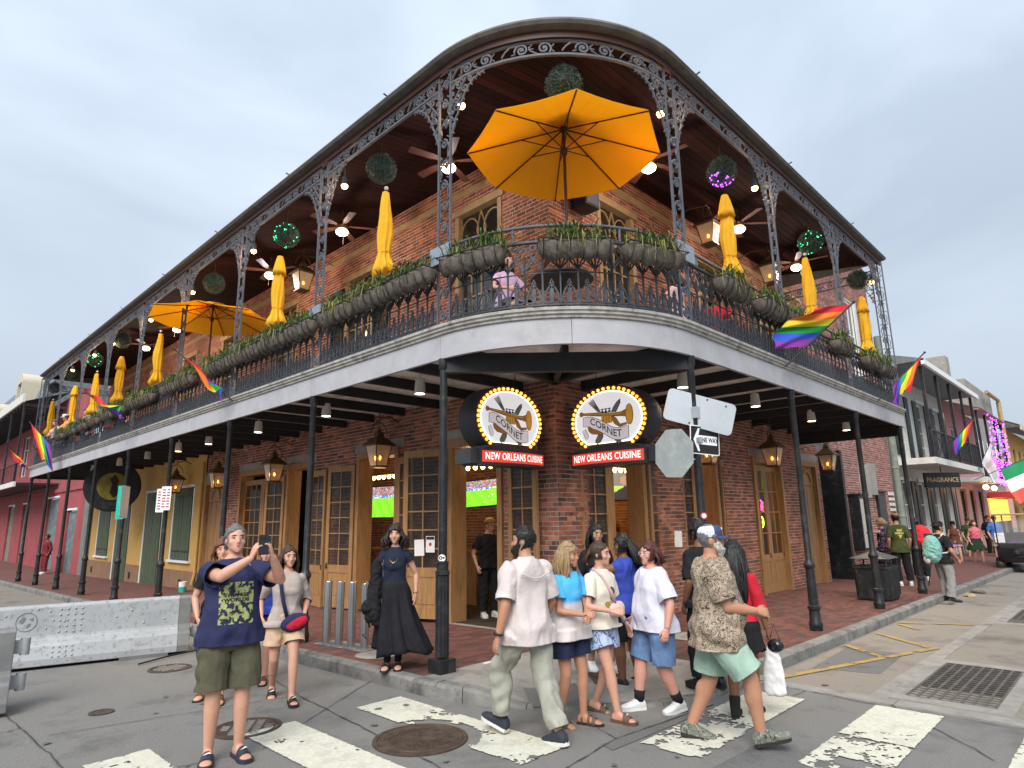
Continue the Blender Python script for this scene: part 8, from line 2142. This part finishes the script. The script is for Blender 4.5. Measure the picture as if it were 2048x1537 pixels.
watch(p, 0, 'black', 'black_gloss')
p = Person('blonde woman in blue and pale dip-dyed T-shirt and navy shorts', (-2.6, -2.28, 0), 268, 1.60, 'f', 1.08, .01, skin='tan', head=(20, -2), feet=[(.07, .095, 20, 0, 0), (-.07, -.095, 8, 12, .01)], hands=(dict(pos=(.29, .0, 1.02), elbow=(-.6, .8, -.5), dir=(.5, -.8, .05), back=(.8, .5, .3), curl=40), dict(pos=(.27, -.06, 1.06), elbow=(-.6, -.8, -.5), dir=(.7, .6, .05), back=(.6, -.6, .4), curl=40)))
p.brow = 'hair_brown'; p.body(); p.shirt('dip_dye', .82, .62, .02, .02, .02, wr=.007, seed=14); p.bottoms('navy_short', .62, .02, .02, 1.0, seed=15); p.cap_hair('hair_blonde', .014, .17, 62, .03, .004); p.locks('hair_blonde', 170, .27, 66, 180, .0, .011, seed=15, curl=.012, back=.02); p.shoes('sandal', 'leather_brown', name='sandal'); p.glasses('leather_brown', False, .085)
b = MB(); b.tube([p.T(.15, .1, 1.0), p.T(.15, .05, 1.2), p.T(.08, -.09, 1.47), p.T(-.12, -.05, 1.35)], .005, 5); p.part(b, 'bag_cord', 'leather_brown')
p = Person('young woman in cream printed T-shirt and blue floral shorts', (-2.2, -2.36, 0), 266, 1.62, 'f', .94, skin='fair', lean=2, head=(26, 0), feet=[(-.19, .06, 22, 16, .01), (.2, -.05, 12, 0, 0)], hands=(dict(pos=(.1, .3, .87), elbow=(-.9, .3, 0), dir=(.25, .2, -.9), curl=10, thumb=45), dict(pos=(.26, -.12, 1.05), elbow=(-.6, -.8, -.3), dir=(.8, .4, 0), back=(.3, -.7, .6), curl=35)))
p.body(); p.shirt('cream_tee', .9, .7, .018, .025, .02, wr=.007, seed=16); p.bottoms('floral_short', .5, .02, .03, 1.02, seed=17); p.cap_hair('hair_brown', .01, .18, 66, .06, .003); p.locks('hair_brown', 26, .1, 150, 180, .0, .014, seed=3); p.shoes('slide', 'leather_brown', 'leather_brown', 'sandal'); watch(p, 0, 'denim', 'black_gloss')
def shape(u, v):
 if (u - .5) ** 2 + ((v - .72) * 1.2) ** 2 < .035 and not ((u - .42) ** 2 + (v - .66) ** 2 < .012): return (.05, .045, .05)
 if (u - .42) ** 2 + (v - .64) ** 2 < .014: return (.5, .4, .2)
 if .3 < v < .5 and abs(u - .6) < .2 - abs(v - .4): return (.12, .3, .36) if u > .55 else (.1, .13, .15)
 if v < .26 and abs(u - .3) < .16 - abs(v - .16) * .4: return (.5, .3, .06) if (int(u * 20) + int(v * 20)) % 3 else (.06, .05, .05)
p.decal('shirt_print', -.1, .11, 1.1, 1.34, shape, nx=30, nz_=34)
def pinkbag(t, q):
 mb = MB(); mb.ball(q.T(.165, .07, 1.08), .085, 16, 10, .6, 1.25, .85, Matrix.Rotation(R(12), 3, 'X')); soft(mb, t, 'pouch', 'pink_bag', .008)
 b = MB(); b.tube([q.T(.17, .03, 1.15), q.T(.165, -.03, 1.27), q.T(.1, -.09, 1.42), q.T(.0, -.1, 1.48), q.T(-.12, -.03, 1.36), q.T(-.13, .1, 1.15), q.T(.05, .16, 1.07)], .011, 6, flat=2); b.build('strap', M['pink_bag'], t, smooth=4)
item('waist_pouch', 'shiny pale pink pouch worn across the cream T-shirt', 'bag', p, pinkbag)
p = Person('dark haired woman in glasses standing behind the cream T-shirt woman', (-1.1, -1.5, .1), 240, 1.66, 'f', 1.0, skin='olive', head=(4, 0), feet=[(.1, .1, 10, 0, 0), (-.03, -.1, -10, 0, 0)])
p.body(); p.shirt('black_cloth', .84, .9); p.bottoms('black_cloth', 1.5, name='trousers'); p.cap_hair('hair_black', .014, .172, 62, .02, .003); p.locks('hair_black', 70, .25, 85, 180, .0, .012, seed=5); p.glasses('metal_gold'); p.shoes('sneaker', 'shoe_white', 'sole_white', 'sneaker')
p = Person('large woman in royal blue top with black ponytail touching her face', (-1.25, -2.02, .03), 96, 1.60, 'f', 1.36, .04, skin='brown', head=(36, 0), arms=1.35, legs=1.2, feet=[(.04, .11, 10, 0, 0), (-.05, -.11, -10, 0, 0)], hands=(dict(pos=(.2, .2, 1.5), elbow=(.2, 1, -.8), dir=(-.25, -.5, .6), back=(.5, .6, -.2), curl=30), dict(pos=(.1, -.3, .9), elbow=(-.8, -.6, 0))))
p.body(); p.shirt('royal_blue', .86, 1.0, .02, .015, .02, wr=.007, seed=21); p.bottoms('black_cloth', .85, .022, .012, 1.0, seed=22); p.cap_hair('hair_black', .016, .17, 60, .04, .006); p.locks('hair_black', 120, .26, 120, 180, .06, .016, seed=8, curl=.035, back=.08); p.glasses('black'); p.shoes('sneaker', 'black', 'sole_dark', 'shoe')
b = MB(); b.tube([p.T(.0, -.12, 1.49), p.T(-.14, -.14, 1.36), p.T(-.19, -.15, 1.1), p.T(-.17, -.16, .9)], .012, 6, flat=1.8); p.part(b, 'bag_strap', 'black')
p = Person('large woman in white T-shirt and denim shorts with auburn hair and clear glasses', (-1.71, -2.66, 0), 150, 1.60, 'f', 1.42, .05, skin='pink', head=(14, 0), arms=1.35, legs=1.24, feet=[(-.16, .1, 6, 8, .01), (.17, -.1, -4, 0, 0)], hands=(dict(pos=(.06, .36, .87), elbow=(-.8, .6, 0), curl=25), dict(pos=(.1, -.34, .9), elbow=(-.8, -.6, 0))))
p.brow = 'hair_auburn'; p.body(); p.shirt('white_tee', .84, .85, .024, .035, .024, wr=.009, sext=.02, seed=23); p.bottoms('denim', .95, .024, .018, 1.0, seed=24, wr=.008); p.cap_hair('hair_auburn', .014, .176, 66, .03, .004); p.locks('hair_auburn', 60, .11, 90, 180, .0, .013, seed=6, back=.03); p.glasses('off_white'); p.shoes('sneaker', 'shoe_white', 'sole_white', 'sneaker'); p.socks('black_cloth', .28)
p = Person('stout man in paisley shirt, mint shorts, trucker cap and grey beard walking right', (-2.17, -3.54, 0), 302, 1.78, 'm', 1.28, .075, skin='tan', lean=1, head=(6, 0), arms=1.15, legs=1.18, feet=[(-.27, .1, 6, 12, .015), (.3, -.1, -2, -14, .04)], hands=(dict(pos=(.33, .05, 1.0), elbow=(-.8, .6, -.4), dir=(.8, -.3, -.1), back=(.3, .8, .4), curl=42), dict(pos=(.32, -.13, 1.04), elbow=(-.9, -.5, -.3), dir=(.85, .35, -.15), back=(.3, -.8, .4), curl=42)))
p.brow = 'hair_grey'; p.body(); p.shirt('paisley', .78, .78, .026, .03, .03, wr=.01, sext=.02, collar='paisley', seed=25); p.bottoms('mint_short', .86, .028, .035, 1.0, wr=.009, seed=26); p.cap_hair('hair_grey', .01, .175, 68, .05, .003); p.beard('hair_white', .03, -.045); p.hat('cap_navy', 'cap_navy', False, .155, .08, 'cap_mesh'); p.shoes('clog', 'camo', 'sole_dark', 'clog')
b = MB(); b.ball(p.hpt(.1, -.012, .212), .014, 10, 6, .4, 1, 1, p.Hm.to_3x3().normalized()); p.part(b, 'cap_badge', 'white')
p = Person('woman in red knit with very long black hair and short black skirt walking away', (-1.36, -3.36, 0), 14, 1.58, 'f', 1.06, skin='brown', head=(-6, -4), legs=1.1, feet=[(-.08, .08, 6, 0, 0), (.08, -.07, -6, 0, 0)], hands=(dict(pos=(.1, .25, .95), elbow=(-.7, .6, 0)), dict(pos=(.06, -.27, .84), elbow=(-.7, -.5, 0), curl=45)))
p.body(); p.shirt('red_knit', .96, 1.1, .014, .01, .016, seed=27); p.skirt('black_cloth', .66, 1.03, flare=.06, folds=9, amp=.02); p.cap_hair('hair_black', .018, .16, 55, .0, .004); p.locks('hair_black', 260, .52, 75, 180, .02, .016, seed=10, curl=.014, back=.03); p.shoes('boot', 'suede', 'sole_dark', 'boot')
b = MB(); c = p.sh[0].lerp(p.elb[0], .62); n_ = V((-.75, .66, 0)).normalized(); u_ = V((0, 0, 1)); r_ = u_.cross(n_)
star = [(math.cos(PI / 2 + PI * j / 5) * (.052 if j % 2 == 0 else .022), math.sin(PI / 2 + PI * j / 5) * (.052 if j % 2 == 0 else .022)) for j in range(10)]
b.add([c + n_ * (.064 - 3 * x * x) + r_ * x + u_ * y for x, y in star], [tuple(range(10))]); p.part(b, 'white_star', 'white')
def carrier(t, q):
 w = q.wri[1] + V((.02, -.02, -.1)); mb = MB(); mb.rings([[w + V((x * a, y * a2, z)) for x, y in [(.06 * math.cos(i * PI / 8), .13 * math.sin(i * PI / 8)) for i in range(16)]] for z, a, a2 in ((-.02, .2, .2), (-.1, .5, .5), (-.3, .7, .75), (-.44, .75, .75), (-.47, .5, .6))]); soft(mb, t, 'bag', 'white_cloth', .011, .006)
 b = MB(); b.tube([w + V((0, -.05, -.13)), w + V((0, 0, -.0)), w + V((0, .05, -.13))], .006, 5); b.build('handle', M['white_cloth'], t)
item('carrier_bag', 'white plastic carrier bag hanging from the hand of the woman in red', 'bag', p, carrier)
def purse(t, q):
 w = q.wri[1] + V((.0, -.06, -.06)); mb = MB(); mb.ball(w + V((0, 0, -.07)), .075, 12, 8, .55, 1, .8); soft(mb, t, 'purse', 'black_gloss', .009); b = MB(); b.tube([w + V((0, -.05, -.04)), w + V((0, 0, .12)), w + V((0, .05, -.04))], .005, 5); b.build('strap', M['black'], t)
item('handbag', 'small glossy black handbag beside the white carrier bag', 'bag', p, purse)
p = Person('person with black hair mostly hidden behind the man in the trucker cap', (-.85, -2.75, .06), 70, 1.72, 'm', 1.0, skin='brown'); p.body(); p.shirt('black_cloth', .84, .9); p.bottoms('black_cloth', 1.9, name='trousers'); p.cap_hair('hair_black', .026, .17, 60, .03, .006); p.shoes('sneaker', 'black', 'sole_dark')
FV = .016
def far(label, loc, hd, H, sex, shirt, bot, hair, skin='fair', f1=.7, sl=.6, hairlen=0, hat=None, shoe='shoe_white', head=(0, 0), g=1.0, feet=None, hands=(None, None), group=None, vox=FV, hem=.86, skirt=None, arms=1, hip=None):
 p = Person(label, (loc[0], loc[1], gz(loc[0], loc[1]) + loc[2]), hd, H, sex, g, .02 if g > 1.1 else 0, skin=skin, head=head, feet=feet, hands=hands, vox=vox, group=group, arms=arms, hip=hip)
 p.body(); p.shirt(shirt, hem, sl, .018, .015, .02)
 if skirt: p.skirt(bot, skirt, 1.04, flare=.1, folds=7)
 else: p.bottoms(bot, f1, name='trousers' if f1 > 1.2 else 'shorts')
 p.cap_hair(hair, .016, .172, 64, .03, .004)
 if hairlen: p.locks(hair, 45, hairlen, 75, 180, .01, .02, seed=3)
 if hat: p.hat(*hat)
 p.shoes('sneaker', shoe, 'sole_white' if shoe == 'shoe_white' else 'sole_dark', 'sneaker' if shoe == 'shoe_white' else 'shoe'); return p
p = far('man in olive T-shirt with yellow back print, tan cap and black trousers', (11.1, -1.75, .15), 36, 1.76, 'm', 'green_tee', 'black_cloth', 'hair_black', 'tan', 1.9, .8, hat=('tan_cap', 'tan_cap'), feet=[(-.02, .1, 8, 0, 0), (.02, -.16, -12, 0, 0)], hem=.8, vox=.013)
p.decal('shirt_print', -.1, .1, 1.12, 1.36, lambda u, v: (.5, .4, .03) if v > .75 and .2 < u < .8 else ((.45, .42, .25) if .5 < v < .68 and abs(math.sin(u * 14)) > .3 else ((.5, .4, .03) if v < .42 and abs(u - .5) < v * .6 else None)), True)
p = far('woman in dark floral sleeveless dress standing by the waste bin', (11.9, -1.2, .15), 70, 1.64, 'f', 'floral_dark', 'floral_dark', 'hair_blonde', 'fair', .7, 0, .05, skirt=.25, shoe='black', head=(40, 0), hands=(dict(pos=(.22, .12, 1.5), elbow=(.3, 1, -.6)), None))
p = far('person bent behind the post wearing a big red backpack', (13.0, -1.75, .15), 40, 1.62, 'm', 'black_cloth', 'black_cloth', 'hair_black', 'tan', 1.9)
def pack(m_, w=.2, h=.26, d=.13, zc_=1.2, vent=None):
 def f(t, q):
  mb = MB(); c = q.T(-.13 - d * .6, 0, zc_); mb.ball(c, 1, 18, 12, d, w, h); mb.ball(c + V((-.03, 0, -h * .35)), 1, 14, 10, d, w * .85, h * .5); soft(mb, t, 'pack', m_, .014, .012)
  for y in (-.1, .1): b = MB(); b.tube([q.T(-.12, y, 1.38), q.T(-.02, y * 1.15, 1.485), q.T(.12, y, 1.36), q.T(.12, y * 1.3, 1.18), q.T(-.02, y * 1.9, 1.08), q.T(-.14, y, 1.06)], .016, 6, flat=1.5); b.build('strap', M[vent or m_], t, smooth=4)
  b = MB(); b.ball(q.T(-.2 - d, .03, zc_ - .2), .09, 10, 8, .5, 1, 1.2); b.build('pocket', M[vent or m_], t, smooth=4)
 return f
item('backpack', 'large bright red backpack seen behind the dark post', 'backpack', p, pack('red_pack', .24, .3, .17, 1.24))
p = far('man in black T-shirt, black cap and grey trousers standing at the kerb edge', (9.45, -2.95, .0), -36, 1.70, 'm', 'black_cloth', 'grey_trouser', 'hair_black', 'tan', 1.92, .75, head=(-10, 0), shoe='black', hat=('black_cloth', 'black_cloth', True), feet=[(.05, .09, -14, 0, 0), (-.02, -.1, -24, 0, 0)], hands=(None, dict(pos=(.16, -.26, .92), elbow=(-.9, -.6, 0), curl=60)), vox=.012, hem=.84)
item('backpack', 'pale teal patterned backpack on the man at the kerb edge', 'backpack', p, pack('teal_pack', .2, .3, .16, 1.14, 'off_white'))
GW_ = None
far('woman in brown tank top and pale shorts walking up the side street', (22.9, -.8, .0), 205, 1.68, 'f', 'brown_top', 'lilac', 'hair_black', 'fair', .45, 0, hat=('black_cloth', 'black_cloth'), feet=[(.2, .08, 0, 0, 0), (-.2, -.08, 0, 20, .02)])
far('woman in pink top and dark green skirt walking up the side street', (22.7, -1.5, 0), 215, 1.70, 'f', 'pink_top', 'dk_leaf', 'hair_brown', 'fair', .45, 0, .1, g=1.15, hem=1.05, skirt=.62, feet=[(.12, .1, 0, 0, 0), (-.12, -.1, 0, 10, .01)])
far('man in green shirt and cap behind the woman in pink', (26.5, -.7, 0), 215, 1.78, 'm', 'green_tee', 'khaki', 'hair_brown', 'fair', .9, .7, hat=('green_tee', 'green_tee'))
p = far('man in bright blue shirt and pale cap carrying a bag far down the street', (26.8, -1.6, 0), 215, 1.86, 'm', 'blue_tee', 'khaki', 'hair_brown', 'fair', .9, .8, g=1.1, hat=('tan_cap', 'tan_cap'))
item('tote_bag', 'white printed tote bag held by the man in bright blue', 'bag', p, lambda t, q: soft((lambda b: (b.box(.14, .2, -.17, .2, .72, 1.12), b)[1])(MB()), t, 'bag', 'white_cloth', .02, .01))
far('dark haired person at the far door of the side street', (29.5, -1.0, 0), 220, 1.85, 'm', 'black_cloth', 'black_cloth', 'hair_black', 'tan', 1.9, .9)
far('person in maroon clothes standing by the red wall at far left', (-.8, 30.5, .15), 200, 1.78, 'm', 'maroon', 'maroon', 'hair_black', 'brown', 1.9, 1.5, vox=.02)
p = far('barman in black T-shirt holding a spray bottle in the doorway', (.85, 2.42, .16), 250, 1.74, 'm', 'black_cloth', 'black_cloth', 'hair_red', 'fair', 1.9, .7, head=(20, -10), hands=(dict(pos=(.25, .2, 1.0), elbow=(-.8, .8, -.2), curl=45), dict(pos=(.1, -.27, .9), elbow=(-.8, -.6, 0))), vox=.013, hat=('tan_cap', 'tan_cap'))
item('spray_bottle', 'blue spray bottle in the hand of the barman', 'bottle', p, lambda t, q: ((lambda b: (b.lathe([(.03, -.2), (.035, -.18), (.035, -.06), (.014, -.03), (.014, 0)], 12, q.wri[0] + V((.06, 0, 0))), b.build('bottle', M['denim'], t, smooth=.6)))(MB()), (lambda b: (b.box(-.02, .06, -.012, .012, 0, .035, Matrix.Translation(q.wri[0] + V((.06, 0, 0)))), b.build('trigger', M['white'], t)))(MB())))
far('woman in white sleeveless top sitting inside the football screen doorway', (.95, 5.6, .16), 262, 1.62, 'f', 'white_cloth', 'denim', 'hair_brown', 'tan', .7, 0, .05, hands=(None, dict(pos=(.25, 0, 1.4), elbow=(.2, -1, -.6))), vox=.013)
far('white haired man inside the open door left of the large leaf', (.7, 8.1, .1), 230, 1.68, 'm', 'white_cloth', 'khaki', 'hair_white', 'pink', 1.9, .7, head=(20, 0), vox=.014)
far('red haired customer in black inside the doorway right of the corner', (2.75, 1.0, .14), 130, 1.68, 'f', 'black_cloth', 'black_cloth', 'hair_red', 'fair', 1.9, .9, .1, vox=.014)
far('dark haired customer in black facing the red haired one in the bar', (2.3, 1.35, .14), 330, 1.66, 'f', 'black_cloth', 'black_cloth', 'hair_dark', 'fair', 1.9, .9, .1, vox=.014)
def guest(label, x, y, hd, shirt, hair, skin='fair', H=1.7, sex='m', hat=None, lean=10, hands=(None, None)):
 p = Person(label, (x, y, 4.21), hd, H, sex, 1.05, skin=skin, lean=lean, hands=hands, vox=.018, head=(0, -8)); p.body(); p.shirt(shirt, .86, .6); p.bottoms('dark_denim', 1.9, name='trousers'); p.cap_hair(hair, .015, .172, 64, .03)
 if sex == 'f': p.locks(hair, 30, .2, 80, 180, .0, .02)
 if hat: p.hat(*hat)
 p.shoes('sneaker', 'black')
arms_ = (dict(pos=(.42, .12, 1.08), elbow=(0, 1, -.4)), dict(pos=(.42, -.12, 1.08), elbow=(0, -1, -.4)))
guest('guest in orange T-shirt and white cap leaning on the left balcony rail', -2.15, 21.6, 190, 'orange_tee', 'hair_brown', hat=('white_cloth', 'white_cloth'), hands=arms_, lean=18)
guest('bare headed guest in pink leaning at the far left of the balcony rail', -2.15, 23.2, 195, 'pink_bag', 'hair_red', 'pink', hands=arms_, lean=20)
guest('dark haired guest in white standing behind the wide pink flag', -1.9, 20.4, 200, 'white_tee', 'hair_black', H=1.78, lean=4)
guest('guest with brown hair on the balcony left of a folded parasol', -1.6, 17.4, 210, 'black_cloth', 'hair_brown', lean=2); guest('red faced guest on the balcony behind the sixth column', -1.7, 18.1, 200, 'maroon', 'hair_dark', 'pink', lean=2)
def seated(label, x, y, hd, shirt, hair, sex='f', skin='fair'):
 p = Person(label, (x, y, 4.21), hd, 1.66, sex, 1.05, skin=skin, hip=.52, feet=[(.4, .1, 0, 0, 0), (.4, -.1, 0, 0, 0)], vox=.018, hands=(dict(pos=(.3, .15, .75), elbow=(-.5, 1, -.4)), dict(pos=(.3, -.15, .75), elbow=(-.5, -1, -.4)))); p.body(); p.shirt(shirt, .86, .6); p.bottoms('black_cloth', .95); p.cap_hair(hair, .015, .172, 64, .03); p.shoes('sneaker', 'black')
 if sex == 'f': p.locks(hair, 30, .22, 80, 180, .0, .02)
 t = thing('chair', 'black metal balcony chair under the ' + label.split(' on the ')[0], 'chair', (x, y, 4.21), R(hd)); b = MB(); b.box(-.2, .22, -.2, .2, .4, .43); b.build('seat', M['iron_black'], t, bevel=.01); b = MB(); b.tube([(-.2, -.18, .43), (-.26, -.18, .85), (-.26, .18, .85), (-.2, .18, .43)], .014, 6); [b.tube([(-.205, y_, .43), (-.26, y_, .85)], .008, 5) for y_ in (-.09, 0, .09)]; b.build('backrest', M['iron_black'], t)
 for lx in (-.18, .2):
  for ly in (-.18, .18): b = MB(); b.tube([(lx, ly, 0), (lx, ly, .41)], .012, 6); b.build('leg', M['iron_black'], t)
seated('guest in lilac on the corner balcony behind the planters', -1.35, -.32, 255, 'lilac', 'hair_dark')
seated('guest in pink on the right balcony behind the planters', .95, -1.7, 100, 'pink_bag', 'hair_brown'); seated('guest in red on the right balcony past the corner column', 2.3, -1.65, 200, 'red_knit', 'hair_black', 'm', 'brown')
t = thing('cafe_table', 'round black cafe table on the corner balcony', 'table', (-1.25, -1.25, 4.21)); b = MB(); b.lathe([(.0, .7), (.42, .7), (.42, .725), (.0, .725)], 24); b.build('table_top', M['iron_black'], t); b = MB(); b.tube([(.1, .1, 0), (.1, .1, .7)], .025, 8); b.build('leg', M['iron_black'], t)
bpy.data.scenes.remove(tmp_scene)
for o in list(bpy.data.objects):
 if o.users_collection == (): bpy.data.objects.remove(o)
